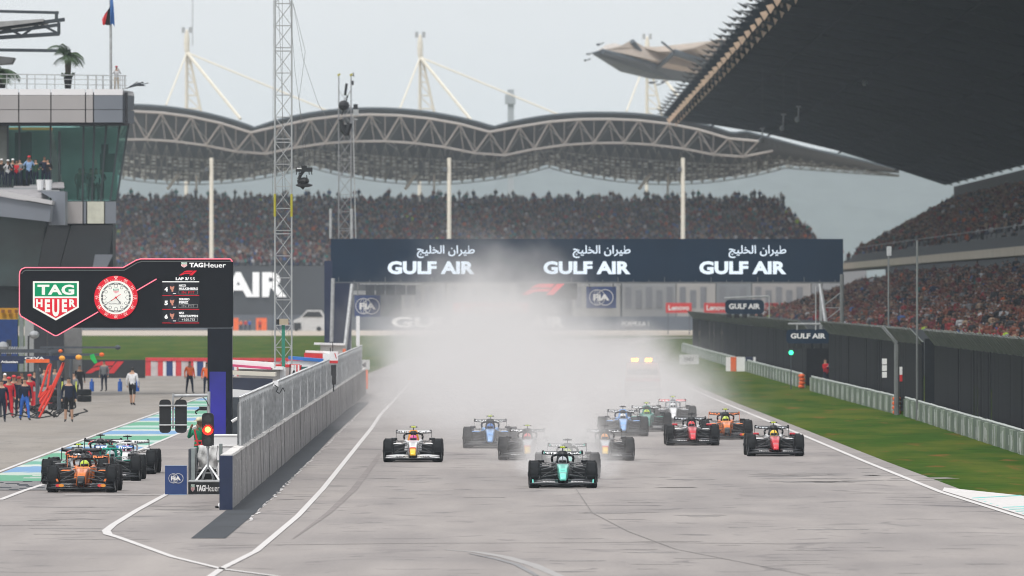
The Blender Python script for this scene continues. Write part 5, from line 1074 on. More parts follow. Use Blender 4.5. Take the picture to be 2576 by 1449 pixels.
# front arched truss
g = MB(); g2 = MB(); NP = 12; per = 601.
def low(px):                                          # lower chord of the arch truss
    ph = ((px-40)/601.) % 1.0; kk = 1-(2*ph-1)**2; return np.interp(px,[40,2000],[390,402])-np.interp(px,[40,1500,1900],[42,40,40])*kk+ (12 if 0 else 0)
nodes = [30+75.1*i for i in range(0, 26)]; Yt = FY-4.6
rtp = lambda p: roof_top(p) if p < 1880 else np.interp(p,[1880,2020,2262],[roof_top(1880),372,428])
U_ = [Vector((PX(p,Yt), Yt, PZ(rtp(p)+14, Yt))) for p in nodes]; Lo = [Vector((PX(p+37,Yt+2), Yt+2, PZ(low(p+37), Yt+2))) for p in nodes]
for i in range(len(nodes)-1):
    if nodes[i+1] < 220 or nodes[i] > 1900: continue
    g.beam(U_[i],U_[i+1],.2,0,6); g.beam(Lo[i],Lo[i+1],.19,0,6); g.beam(U_[i],Lo[i],.10,0,5); g.beam(Lo[i],U_[i+1],.15,0,5); g.beam(Lo[i],U_[i]*.5+U_[i+1]*.5,.08,0,4); g.beam(U_[i],Lo[i]+Vector((-1.6,0,0)),.07,0,4)
    for q in (U_[i], Lo[i]): g2.beam(q, q+Vector((U(-2,2), 7, -1.2)), .1, 0, 4)
    g2.beam(U_[i]+Vector((0,6,-1)), Lo[i]+Vector((1.5,8,-.5)), .1,0,4); g2.beam(Lo[i]+Vector((0,8,-.5)), U_[i+1]+Vector((0,6,-1)), .1,0,4)
g.build('arched_truss', M_tr, FS, FS.location); 
for i in range(0, k-2, 2):
    a = Vector(mids[i]); b = Vector(back[i]); c = Vector(mids[i+2]); d = Vector(back[i+2]); dz = Vector((0,0,-.5))
    g2.beam(a+dz,b+dz,.09,0,3); g2.beam(a+dz,d+dz,.07,0,3); g2.beam(c+dz,b+dz,.07,0,3)
for f in (.3,.6,1.):
    for i in range(0,k-1): g2.beam(Vector(mids[i]).lerp(Vector(back[i]),f)+Vector((0,0,-.5)),Vector(mids[i+1]).lerp(Vector(back[i+1]),f)+Vector((0,0,-.5)),.09,0,3)
g2.build('space_frame', M_trd, FS, FS.location)
for px in (532,1130,1718):
    g = MB(); g.beam((PX(px,FY-6),FY-6,0),(PX(px,FY-6),FY-6,PZ(398)),.36,0,12,.30); g.build('roof_column', cream, FS, FS.location)
    g = MB(); 
    g.box(PX(px-14),PX(px-5),FY-6.5,FY-6,PZ(432),PZ(421),1); g.beam((PX(px-110,FY+28),FY+28,PZ(475,FY+28)),(PX(px-70,FY+30),FY+30,PZ(420,FY+30)),.3,0,6); g.beam((PX(px-38,FY+28),FY+28,PZ(500,FY+28)),(PX(px-38,FY+30),FY+30,PZ(420,FY+30)),.2,0,6)
    g.build('roof_bracket', [cream, dsteel], FS, FS.location)
for px in (365, 1383, 2410):
    pass
# pylons with stay cables
for px, pt, lab in ((470,74,'cream mast with stay cables above the far roof, leftmost of three'),(1057,86,'cream mast with stay cables above the far roof, middle of three'),(1628,90,'cream mast behind the tent canopy, rightmost of three')):
    Y = FY+(60 if px < 1500 else 260); B = thing('cable_mast', lab, 'mast', (PX(px,Y),Y,0)); g = MB(); top = Vector((PX(px,Y),Y,PZ(pt+10,Y))); zb = 0
    g.beam((PX(px-3,Y),Y,0),top,.36,0,8,.26); g.beam((PX(px+48,Y),Y,PZ(340,Y)),(PX(px+2,Y),Y,PZ(pt+45,Y)),.2,0,6)
    for k_ in range(6): f0 = k_/6; z = PZ(340-f0*200,Y); x0 = PX(px-2,Y); x1 = PX(px+46-f0*40,Y); g.beam((x0,Y,z),(x1,Y,z),.12,0,5); g.beam((x1,Y,z),(x0,Y,z+2),.09,0,5)
    g.ell(top+Vector((0,0,-1.5)),.45,.4,2.2,0,8,6); g.build('mast', cream, B, B.location)
    g = MB()
    for dx, dy in ((-52,190),(135,225),(355,205)): g.beam(top+Vector((0,0,-3)),(PX(px+dx,Y-10),Y-10,PZ(pt+dy,Y-10)),(.26 if dx == 135 else .15),0,5)
    g.build('stay_cable', cream, B, B.location)
    g = MB(); g.box(top.x-.8,top.x-.3,Y,Y+.4,top.z+.1,top.z+1); g.box(top.x+.3,top.x+.8,Y,Y+.4,top.z+.1,top.z+1)
    if px == 470: g.beam(top+Vector((.9,0,-2)),top+Vector((.9,0,9)),.10)
    g.build('top_light', steel, B, B.location)
g = MB(); Y = 3200; B = thing('far_tower', 'faint pale tower fading in the haze above the far roof', 'tower', (PX(1285,Y),Y,0)); g.box(PX(1277,Y),PX(1293,Y),Y,Y+2,0,PZ(225,Y)); g.box(PX(1270,Y),PX(1297,Y),Y-.5,Y+2.5,PZ(262,Y),PZ(238,Y)); g.build('shaft', mat('pale_grey', (.35,.37,.4)), B, B.location)
# lettering wall, low buildings and boards under the far stand
g = MB(); g.text('GULF AIR', PX(312), PX(722), PZ(748), PZ(684), FY-2.4, 0, .04); g.build('lettering', Lw, FS, FS.location)
B = thing('lettering_wall', 'grey far wall with large faded airline lettering behind the dust', 'wall', (PX(1200,2120),2120,0)); g = MB(); g.box(PX(890,2120),PX(1762,2120),2120,2121,0,PZ(796,2120)); g.build('wall', mat('slate_wall', (.10,.115,.14), .8, 0, .1, .1), B, B.location)
g = MB(); g.text('GULF', PX(985,2120), PX(1170,2120), PZ(824,2120), PZ(797,2120), 2119.9, 0, .03); g.text('AIR', PX(1335,2120), PX(1420,2120), PZ(824,2120), PZ(797,2120), 2119.9, 0, .03); g.text('FORMULA 1', PX(1565,2120), PX(1632,2120), PZ(820,2120), PZ(809,2120), 2119.9, 0, .0); g.build('lettering', Ltw, B, B.location)
B = thing('pit_end_wall', 'slate blue far wall with orange crates left of the gantry', 'wall', (PX(700,2120),2120,0)); g = MB(); g.box(PX(180,2122),PX(888,2122),2122,2123,0,PZ(792,2122)); g.build('wall', mat('slate_wall', (.10,.115,.14)), B, B.location)
for x0,x1,y0,y1 in ((587,600,800,828),(644,671,800,828),(760,818,800,830)): g = MB(); g.box(PX(x0,2118),PX(x1,2118),2118,2119,.01,PZ(y0,2118)); g.build('crate', orange, B, B.location)
B = thing('rescue_car', 'white estate car parked by the orange crates in front of the far wall', 'car', (PX(780,2080),2080,0)); g = MB(); X = lambda p: PX(p,2080); Zz = lambda p: PZ(p,2080)
g.prism([(X(737),Zz(832)),(X(818),Zz(832)),(X(818),Zz(796)),(X(808),Zz(780)),(X(772),Zz(780)),(X(755),Zz(798)),(X(738),Zz(806))],2080,2082); g.build('body', mat('far_white', (.5,.5,.5), .5), B, B.location)
g = MB(); g.prism([(X(760),Zz(797)),(X(774),Zz(784)),(X(804),Zz(784)),(X(812),Zz(797))],2079.9,2079.99); g.box(X(739),X(757),2079.8,2079.9,Zz(828),Zz(812)); g.build('window', black, B, B.location)
for px in (745, 802): g = MB(); g.beam((X(px),2079.9,.35),(X(px),2080.2,.35),.34,0,12); g.build('wheel', black, B, B.location)
for i,(px,m_) in enumerate(((618,cr_),(628,cbl),(700,cbl),(722,co),(606,co),(654,cr_))): 
    person(['marshal in red by the orange crates on the far verge','marshal in blue by the orange crates on the far verge','marshal in blue beside the white far car','marshal in orange beside the white far car','marshal in orange leftmost by the far wall','marshal in red right of the second far crate'][i], (PX(px,2100),2100,0), m_, cn, 1.75, 'down', U(-1,1))
B = thing('pavilion', 'pale pavilion buildings seen through dust under the gantry', 'building', (PX(1600,2150),2150,0)); Yp = 2150
for i,(x0,x1,y0,c) in enumerate(((1010,1120,700,(.30,.30,.30)),(1125,1300,690,(.34,.34,.33)),(1440,1560,700,(.36,.36,.35)),(1565,1700,690,(.30,.31,.32)),(1702,1800,700,(.42,.41,.40)),(1802,1890,705,(.24,.26,.28)),(1892,2040,695,(.36,.35,.35)),(2042,2180,672,(.30,.31,.33)))):
    g = MB(); g.box(PX(x0,Yp),PX(x1,Yp),Yp,Yp+8,0,PZ(y0,Yp)); wl = g.build('wall', mat('pavilion%d'%i, tuple(q*.62 for q in c), .7, 0, .08, .1), B, B.location)
    for j in range(int((x1-x0)/26)):
        xx = x0+8+j*26; g = MB(); g.box(PX(xx,Yp),PX(xx+15,Yp),Yp-.1,Yp-.01,PZ(775,Yp),PZ(722+(j%2)*8,Yp)); g.build('window', mat('dim_glass', (.125,.13,.145), .5), wl, None)
        wn = COL.objects[-1]; wn.data.transform(Matrix.Translation(-Vector(B.location))); wn.parent = wl
for i,(x0,x1,lab) in enumerate(((1675,1740,'red far board with white lettering, leftmost of the group'),(1771,1836,'red far board partly hidden by dark post, second of the group'),(1924,1958,'red far board behind the farther light panel'),(1965,2035,'red far board with white lettering, rightmost one'),(1140,1330,'long faded red board behind the densest dust'))):
    Yb = 1900; a, b = P(x0,787,Yb), P(x1,762,Yb); B = thing('red_board', lab, 'board', ((a.x+b.x)/2,Yb,a.z)); g = MB(); g.box(a.x,b.x,Yb,Yb+.2,a.z,b.z); g.build('panel', mat('board_red', (.6,.04,.04), .6), B, B.location)
    g = MB(); g.text('Lenovo', a.x+(b.x-a.x)*.1, b.x-(b.x-a.x)*.1, a.z+.35, b.z-.3, Yb-.02, 0, .03); g.build('lettering', Ltw, B, B.location)
    g = MB(); 
    for x in (a.x+.3,b.x-.3): g.beam((x,Yb+.1,0),(x,Yb+.1,a.z),.08)
    g.build('post', dsteel, B, B.location)
# tent canopy
Y = 2330; B = thing('tent_canopy', 'winged tent canopy with tan underside floating behind the right roof edge', 'canopy', P(1650,170,Y))
M_fab = mat('membrane', (.40,.34,.29), .8, 0, .08, .5); M_rib = mat('canopy_rib', (.06,.075,.09), .6, 0, .1, .5); M_top = mat('membrane_top', (.75,.70,.66), .7)
def pts(l, dy=0): return [P(x,y,Y+d+dy) for x,y,d in l]
g = MB()
def fan(l, mi): n = len(l); a = pts(l); b = [p+Vector((0,.1,.25)) for p in a]; g.add(a+b, [tuple(range(n)),tuple(range(2*n-1,n-1,-1))]+[(i,(i+1)%n,n+(i+1)%n,n+i) for i in range(n)], mi)
fan([(1520,128,-6),(1560,120,-3),(1590,104,0),(1620,121,2),(1655,130,2),(1698,130,2),(1745,122,4),(1783,108,6),(1815,100,8),(1850,112,10),(1850,200,16),(1720,180,10),(1640,165,6),(1560,146,0)],0)
fan([(1515,128,-7),(1490,136,-8),(1560,180,8),(1634,198,12),(1700,204,14),(1790,206,18),(1850,205,20),(1850,186,17),(1780,180,14),(1700,170,10),(1640,168,7),(1570,146,0)],1)
g.build('membrane', [M_fab, M_rib], B, B.location)
g = MB(); 
for a,b,r in (((1590,104,0),(1640,170,5),.45),((1697,132,2),(1652,172,6),.45),((1697,132,2),(1840,180,16),.6),((1815,102,8),(1820,150,12),.3),((1515,130,-7),(1650,166,6),.5),((1665,106,-2),(1697,132,2),.2)): g.beam(pts([a])[0]+Vector((0,-.6,0)),pts([b])[0]+Vector((0,-.6,0)),r,0,6,r*.9)
g.build('rib', M_rib, B, B.location)
g = MB(); g.prism([(P(x,y,Y).x,P(x,y,Y).z) for x,y in ((1505,127),(1525,112),(1548,108),(1570,116),(1562,122))],Y+1,Y+2,0); g.prism([(P(x,y,Y).x,P(x,y,Y).z) for x,y in ((1700,128),(1712,118),(1760,112),(1782,110),(1745,123))],Y+7,Y+8,0); g.build('membrane_top', M_top, B, B.location)
g = MB()
for x,y,w2,h2 in ((1480,136,16,6),(1472,152,8,8),(1505,112,14,8),(1640,208,22,8),(1668,206,14,8),(1655,213,14,5)): q = P(x,y,Y-8); g.ell(q,w2*.0272,.5,h2*.0272,0,6,4); g.beam(q,q+Vector((.9,2,.3)),.1)
g.build('floodlights', dsteel, B, B.location)

# ---------------------------------------------------------------- pit building
Y = 752.; s_ = F/Y
def X(px, y=Y): return (px-CX)*y/F
def Zz(py, y=Y): return H-(py-HY)*y/F
PB = thing('pit_building', 'pale panelled pit building with glazed upper floors at the left edge', 'building', (-30,Y,0)); L0 = PB.location
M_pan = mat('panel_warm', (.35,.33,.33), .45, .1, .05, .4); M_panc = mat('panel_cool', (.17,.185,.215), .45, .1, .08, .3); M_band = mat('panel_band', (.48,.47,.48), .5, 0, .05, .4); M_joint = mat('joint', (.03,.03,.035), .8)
xr = X(337)
g = MB(); g.box(-46,X(320),Y+.3,Y+8,Zz(308)+.0,Zz(232)); g.box(-46,X(312),Y+.5,Y+8,-.01+Zz(312)-.0,Zz(308)-.01); g.build('core', M_joint, PB, L0)
ed = [-46, X(-35), X(47), X(128), X(215), X(235), X(310)]
for i in range(6):
    for (za, zb) in ((Zz(308),Zz(276.5)),(Zz(275),Zz(240))):
        g = MB(); g.box(ed[i]+.03,ed[i+1]-.03,Y,Y+.28,za,zb); g.build('wall_panel', M_panc if i == 5 else M_pan, PB, L0)  # last panel darker: shade of the turned corner put into its colour
    g = MB(); g.hexa([(ed[i]+.03,Y+.05,Zz(239)),(ed[i+1]-.03,Y+.05,Zz(239)),(ed[i+1]-.03,Y+.3,Zz(239)),(ed[i]+.03,Y+.3,Zz(239)),(ed[i]+.03,Y+.2,Zz(224)),(ed[i+1]-.03,Y+.2,Zz(224)),(ed[i+1]-.03,Y+.6,Zz(224)),(ed[i]+.03,Y+.6,Zz(224))]); g.build('parapet_cap', M_band, PB, L0)
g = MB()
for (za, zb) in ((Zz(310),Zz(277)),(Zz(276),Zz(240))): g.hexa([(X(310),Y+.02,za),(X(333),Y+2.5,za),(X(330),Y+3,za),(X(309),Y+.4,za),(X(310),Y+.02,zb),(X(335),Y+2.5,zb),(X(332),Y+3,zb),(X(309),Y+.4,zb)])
g.build('corner_panel', M_panc, PB, L0)  # angled facet in the same darkened tone, its shade in the colour
g = MB(); g.hexa([(X(310),Y+.1,Zz(239)),(X(335),Y+2.6,Zz(239)),(X(331),Y+3,Zz(239)),(X(309),Y+.4,Zz(239)),(X(310),Y+.1,Zz(227)),(X(332),Y+2.6,Zz(229)),(X(330),Y+3,Zz(229)),(X(309),Y+.4,Zz(227))]); g.build('parapet_cap', M_band, PB, L0)
g = MB(); g.box(X(-60),X(325),Y+.2,Y+.9,Zz(316),Zz(310)); g.build('soffit_trim', M_joint, PB, L0)
# glazed storey
M_gl = bpy.data.materials.new('tinted_glass'); M_gl.use_nodes = True; n = M_gl.node_tree; b = n.nodes['Principled BSDF']; b.inputs['Base Color'].default_value = (.05,.11,.10,1); b.inputs['Roughness'].default_value = .08
tr = n.nodes.new('ShaderNodeBsdfTransparent'); tr.inputs[0].default_value = (.62,.84,.80,1); mx = n.nodes.new('ShaderNodeMixShader'); mx.inputs[0].default_value = .22
n.links.new(tr.outputs[0], mx.inputs[1]); n.links.new(b.outputs[0], mx.inputs[2]); n.links.new(mx.outputs[0], n.nodes['Material Output'].inputs[0])
rx2 = lambda py: X(np.interp(py, [313,505], [322,292]))
def pane(xa0, xa1, xb0, xb1, py0, py1, y=Y+1, m_=None, nm='window'):     # top edge xa0..xa1, bottom edge xb0..xb1
    g = MB(); z0, z1 = Zz(py1), Zz(py0); g.hexa([(xb0,y,z0),(xb1,y,z0),(xb1,y+.05,z0),(xb0,y+.05,z0),(xa0,y,z1),(xa1,y,z1),(xa1,y+.05,z1),(xa0,y+.05,z1)]); return g.build(nm, m_ or M_gl, PB, L0)
cols_t = [126,209,236,266,300,322]; cols_b = [163,206,230,252,276,292]
for i in range(5): pane(X(cols_t[i])+.04,X(cols_t[i+1])-.04,X(cols_b[i])+.04,X(cols_b[i+1])-.04,316,505)
pane(X(-60),X(17),X(-60),X(17),316,445, m_=mat('grey_column', (.13,.14,.13), .7)); 
for a,b_ in ((18,46),(48,125)): pane(X(a),X(b_),X(a),X(b_),316,450)
M_mul = mat('mullion', (.025,.035,.04), .5)
g = MB()
for t_, b_ in zip([18,47,126]+cols_t[1:], [18,47,126]+cols_b[1:]): g.beam((X(t_),Y+.95,Zz(316)),(X(b_),Y+.95,Zz(505)),.07)
g.box(X(34),X(58),Y+2,Y+2.1,Zz(450),Zz(333)); g.beam((X(68),Y+2,Zz(330)),(X(68),Y+2,Zz(380)),.12); g.beam((X(148),Y+.96,Zz(330)),(X(148),Y+.96,Zz(500)),.09); g.build('mullions', M_mul, PB, L0)
g = MB(); g.box(X(18),X(45),Y+3,Y+4,Zz(324),Zz(319)); g.box(X(50),X(125),Y+3,Y+4,Zz(325),Zz(319)); g.build('ceiling_lamp', mat('warm_lamp', (.5,.25,.08), .6, emit=(.85,.38,.10), es=.45), PB, L0)
g = MB(); g.box(-46,X(283),Y+9,Y+9.3,Zz(500),Zz(316),0); g.box(-46,X(283),Y+1.2,Y+9,Zz(508),Zz(505),1); g.box(X(30),X(70),Y+6,Y+6.3,Zz(505),Zz(330),2); g.build('interior', [mat('interior_green', (.34,.46,.44), .7, 0, .45, .45), M_tier, mat('interior_dark', (.015,.025,.03))], PB, L0)
g = MB(); g.box(X(247),X(285),Y+3,Y+3.2,Zz(432),Zz(385)); g.box(X(252),X(270),Y+2,Y+2.2,Zz(400),Zz(362),0); g.build('hanging_screen', M_mul, PB, L0)
# lower pale band and sloping dark glass
for (a,b_,m_) in ((165,208,M_pan),(209,217,M_panc),(218,262,mat('panel_cream',(.52,.52,.44))),(263,292,M_panc)):
    g = MB(); g.box(X(a)+.02,X(b_)-.02,Y+.4,Y+1.4,Zz(562),Zz(507)); g.build('wall_panel', m_, PB, L0)
g = MB(); g.box(-46,X(282),Y+1.5,Y+7,Zz(775),Zz(506)); g.build('core', mat('dark_core',(.03,.04,.045)), PB, L0)
M_dg = mat('dark_glass', (.008,.014,.02), .12, 0, .3, .2, spec=.6)
pane(X(178),X(284),X(150),X(268),566,672, Y+.9, M_dg); pane(X(120),X(176),X(88),X(148),566,672, Y+.8, M_dg); pane(X(-60),X(118),X(-60),X(86),545,720, Y+.4, mat('dark_glass_green',(.02,.035,.035),.15,0,.5,.4,spec=.6))
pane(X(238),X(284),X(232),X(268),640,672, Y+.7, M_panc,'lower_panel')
# terrace on the left with stepped awning roofs
g = MB(); g.box(X(-60),X(120),Y-1.5,Y+1,Zz(474),Zz(470)); g.build('terrace_floor', M_tier, PB, L0)
for i, (x0,x1,y0,y1) in enumerate(((100,162,460,474),(70,150,466,486),(30,140,470,494),(-10,120,474,500),(-60,105,478,505))):
    g = MB(); yy = Y-3-i*.8; g.hexa([(X(x0,yy),yy,Zz(y1,yy)),(X(x1,yy),yy,Zz(y1,yy)),(X(x1-6,yy),yy+3,Zz(y0,yy)),(X(x0,yy),yy+3,Zz(y0,yy)),(X(x0,yy),yy,Zz(y1-3,yy)),(X(x1,yy),yy,Zz(y1-3,yy)),(X(x1-6,yy),yy+3,Zz(y0-3,yy)),(X(x0,yy),yy+3,Zz(y0-3,yy))]); g.build('awning_step', mat('awning%d'%(i%2), ((.30,.29,.30),(.20,.21,.22))[i%2]), PB, L0)
yy = Y-8; g = MB(); g.prism([(X(98,yy),Zz(481,yy)),(X(164,yy),Zz(481,yy)),(X(164,yy),Zz(566,yy)),(X(122,yy),Zz(566,yy)),(X(132,yy),Zz(500,yy))],yy,yy+4); g.build('balcony_end', M_panc, PB, L0)
yy = Y-12; g = MB(); g.prism([(X(-60,yy),Zz(470,yy)),(X(0,yy),Zz(478,yy)),(X(132,yy),Zz(505,yy)),(X(130,yy),Zz(515,yy)),(X(0,yy),Zz(492,yy)),(X(-60,yy),Zz(486,yy))],yy,yy+4); g.build('balcony_cap', M_band, PB, L0)
g = MB(); g.prism([(X(-60,yy),Zz(488,yy)),(X(0,yy),Zz(494,yy)),(X(129,yy),Zz(517,yy)),(X(124,yy),Zz(558,yy)),(X(0,yy),Zz(544,yy)),(X(-60,yy),Zz(538,yy))],yy+.2,yy+4); g.build('balcony_front', M_panc, PB, L0)
# roof terrace: railing, palms, flag, person, canopy frame
g = MB(); yr = Y+.8
for i,px in enumerate((17,38,68,88,118,138,188,221,242,259,292,302,308,314)):
    thick = px in (68,221,242,259,314); g.beam((X(px*.7595/.7595*1. if 0 else px,yr),yr,Zz(224)),(X(px,yr),yr,Zz(188)),.06 if thick else .03)
for py in (188,199,212): g.beam((X(-60),yr,Zz(py-3)),(X(318),yr,Zz(py+2)),.025 if py > 188 else .035)
RL = None
o = g.build('roof_railing', steel, PB, L0)
F_ = thing('flagpole', 'tall grey flagpole with drooping blue and red black flag on the pit roof', 'flagpole', (X(277),Y+1.5,Zz(224))); g = MB(); g.beam((X(277),Y+1.5,Zz(224)),(X(276),Y+1.5,Zz(-15)),.075,0,8); g.build('pole', steel, F_, F_.location)
g = MB(); pp = [(276,-6),(282,-6),(286,20),(287,50),(288,66),(281,68),(276,60),(268,62),(257,63),(255,50),(262,32),(270,20)]
def flag(l, mi, y0): q = [(X(a),y0+.12*math.sin(a*.9),Zz(b_)) for a,b_ in l]; r = [(a,b_+.05,c) for a,b_,c in q]; n_ = len(q); g.add(q+r,[tuple(range(n_)),tuple(range(2*n_-1,n_-1,-1))]+[(i,(i+1)%n_,n_+(i+1)%n_,n_+i) for i in range(n_)],mi)
flag([(275,-6),(282,-6),(285,20),(287,66),(281,58),(276,62)],0,Y+1.2); flag([(275,14),(270,24),(264,36),(260,60),(268,62),(275,62)],1,Y+1.3); flag([(270,24),(262,34),(255,48),(257,62),(262,62),(266,40)],2,Y+1.15); g.build('flag_cloth', [mat('flag_blue',(.04,.13,.35)),black,red], F_, F_.location)
M_palm = mat('palm_leaf', (.035,.07,.025), .7, 0, .35, 6); M_trunk = mat('palm_trunk', (.08,.07,.05), .9, 0, .3, 10, bump=.4)
def palm(px, base, top, r, lab, seed, lean=0):
    rd = random.Random(seed); y0 = Y+3; B = thing('potted_palm', lab, 'palm tree', (X(px,y0),y0,Zz(base,y0))); u = y0/F; x0 = X(px,y0); z0 = Zz(base,y0); z1 = Zz(top,y0)
    g = MB(); g.loft([[(x0+q*math.cos(a),y0+q*math.sin(a),z) for a in [k*math.pi/5 for k in range(10)]] for z,q in ((z0,.16),(z0+.5,.22),(z0+.62,.24))]); g.build('pot', black, B, B.location)
    g = MB(); 
    for k in range(60): a = rd.uniform(0,6.3); q = rd.uniform(.1,.42); g.add([(x0,y0,z0+.6),(x0+q*math.cos(a)+.03,y0+q*math.sin(a),z0+.62+rd.uniform(0,.28)),(x0+q*math.cos(a)-.03,y0+q*math.sin(a),z0+.62+rd.uniform(0,.25))],[(0,1,2)])
    g.build('undergrowth', M_palm, B, B.location)
    g = MB(); g.beam((x0-.06,y0,z0+.6),(x0-.08,y0,z1-.3),.08,0,7,.10); g.beam((x0+.07,y0,z0+.6),(x0+.1,y0,z1-.2),.07,0,7,.09); g.build('trunk', M_trunk, B, B.location)
    for k in range(17):
        a = k*2.4; el = (.25+1.15*((k*7)%17)/17.); L_ = r*rd.uniform(.75,1.15); g = MB(); p = Vector((x0,y0,z1-.35+.5*rd.random())); d = Vector((math.cos(a)*math.cos(el),math.sin(a)*math.cos(el),math.sin(el))); N = 11
        for j in range(N):
            q = p+d*(L_/N); g.beam(p,q,.022*(1-j/N)+.006,0,3)
            if j > 1:
                sd = d.cross(Vector((0,0,1))); sd = sd.normalized() if sd.length > .01 else Vector((1,0,0))
                for sx in (-1,1):
                    l = .42*math.sin(math.pi*(j+.6)/(N+1))+.10
                    for h in (0,.5): st = p.lerp(q,h); e = st+sd*sx*l*.75+d*l*.35+Vector((0,0,-.28*l-.06)); g.add([st+d*.022,st-d*.022,e],[(0,1,2)])
            p = q; d = (d+Vector((0,0,-.19))).normalized()
        g.build('frond', M_palm, B, B.location)
palm(171,223,137,1.15,'potted palm with arching fronds beside the roof flagpole',3); palm(6,222,182,1.05,'potted palm cut by the left edge of the roof terrace',5)
person('person with red cap and white shirt standing by the roof flagpole', (X(291),Y+1.4,Zz(228)), cw, mat('beige_trousers',(.45,.38,.3)), 1.35, 'up', .2, cap=cloth('redcap',(.4,.06,.08)))
g = MB(); B = thing('antenna_array', 'cluster of slanting rod antennas at the roof corner', 'antennas', (X(325),Y+1,Zz(224)))
for i in range(6): p = Vector((X(318+i*2),Y+1,Zz(222-i*1.5))); g.beam(p,(X(345+i*4),Y+1,Zz(205+i*2)),.03); 
for i in range(5): g.box(X(330+i*6),X(336+i*6),Y+.9,Y+1,Zz(217-i*2),Zz(213-i*2))
g.beam((X(305),Y+1,Zz(224)),(X(372),Y+1,Zz(208)),.03); g.build('rods', dsteel, B, B.location)
B = thing('steel_canopy', 'dark steel truss canopy projecting over the pit roof terrace', 'canopy', (X(-40),Y+8,Zz(224))); yc = Y+8; g = MB()
def bm(a,b_,r): g.beam((X(a[0],yc),yc,Zz(a[1],yc)),(X(b_[0],yc),yc,Zz(b_[1],yc)),r,0,4)
bm((-60,27),(148,32),.11); bm((142,28),(142,48),.12); bm((-60,92),(150,66),.14) if 0 else None
bm((-60,90),(151,62),.13); bm((-60,122),(150,112),.13) if 0 else bm((-60,126),(151,110) if 0 else (151,84+0),.0001)
g.beam((X(-60,yc),yc,Zz(78,yc)),(X(163,yc),yc,Zz(49,yc)),.14); g.beam((X(-60,yc),yc,Zz(122,yc)),(X(151,yc),yc,Zz(110,yc)),.0001)
bm((-60,98),(150,85),.15); bm((148,56),(148,86),.12)
for a,b_ in (((20,72),(55,90)),((55,90),(95,62)),((104,62),(146,84)),((20,72),(-20,92))): bm(a,b_,.09)
bm((-60,125),(178,128),.12); bm((150,128),(195,133),.08) if 0 else None
g.beam((X(-50,yc),yc,Zz(224,yc)),(X(-50,yc),yc,Zz(20,yc)),.2); g.build('truss', mat('slate_steel',(.05,.06,.07),.5,.2), B, B.location)
g = MB(); g.hexa([(X(-60,yc),yc-.5,Zz(76,yc)),(X(110,yc),yc-.5,Zz(54,yc)),(X(110,yc),yc+8,Zz(54,yc)),(X(-60,yc),yc+8,Zz(76,yc)),(X(-60,yc),yc-.5,Zz(58,yc)),(X(110,yc),yc-.5,Zz(48,yc)),(X(110,yc),yc+8,Zz(48,yc)),(X(-60,yc),yc+8,Zz(58,yc))]); g.build('roof_sheet', mat('roof_sheet',(.32,.32,.32),.6), B, B.location)
g = MB(); g.hexa([(X(-60,yc),yc,Zz(166,yc)),(X(28,yc),yc,Zz(160,yc)),(X(28,yc),yc+3,Zz(160,yc)),(X(-60,yc),yc+3,Zz(166,yc)),(X(-60,yc),yc,Zz(135,yc)),(X(36,yc),yc,Zz(145,yc)),(X(36,yc),yc+3,Zz(145,yc)),(X(-60,yc),yc+3,Zz(135,yc))]); g.build('parasol', mat('parasol_grey',(.12,.12,.12)), B, B.location)
# guests
gl = [(200,509,cloth('olive',(.05,.07,.03)),cb,'down','guest in dark olive top behind the glass, left of the standing group'),(210,507,cgr,cw,'down','guest half hidden behind the olive one in the glass'),(228,509,cb,cn,'phone','guest in black looking down in the middle of the glazed group'),(242,505,cw,cb,'down','guest in white behind the glass between two dark guests'),(254,509,cb,cb,'rest','guest in black leaning at the right end of the glazed group')]
for px,py,a_,b_,ar,lab in gl: person(lab,(X(px,Y+2.2),Y+2.2,Zz(505.5,Y+2.2)),a_,b_,1.78,ar,U(-.6,.6))
gl = [(4,'dark','white cap and dark shirt'),(20,'white','white headscarf'),(32,'black','white cap and black shirt'),(42,'red','bare head and red shirt'),(50,'grey','crouching in grey'),(73,'blue','red cap and pale blue shirt'),(90,'green','dark green jacket'),(112,'navy','dark jacket'),(120,'tan','dark jacket leaning out')]
cm_ = {'dark':cb,'white':cw,'black':cb,'red':cr_,'grey':cgr,'blue':cloth('sky',(.25,.38,.6)),'green':cloth('forest',(.02,.05,.03)),'navy':cn,'tan':cb}
for i,(px,c,d) in enumerate(gl): person('terrace guest with %s, %s from the left edge' % (d, ['first','second','third','fourth','fifth','sixth','seventh','eighth','ninth'][i]) , (X(px,Y-.6-.02*i),Y-.6-.02*i,Zz(470+ (i%2)*2)), cm_[c], cn, 1.5+.2*(i in (5,7)), 'up' if i in (1,5,0) else 'rest', U(-.3,.3), cap={1:WHITE,0:WHITE,5:red,2:WHITE}.get(i), sk=skin2 if i%2 else skin)
for px,lab in ((71,'white bucket like stool on the terrace edge, left one'),(92,'white stool on the terrace edge, right one')): B = thing('stool', lab, 'stool', (X(px+43*0,Y-4),Y-4,Zz(475,Y-4))); g = MB(); x0=X(px*1.0+30,Y-4); g.beam((x0,Y-4,Zz(478,Y-4)),(x0,Y-4,Zz(452,Y-4)),.16,0,10,.21); g.build('seat', WHITE, B, B.location)
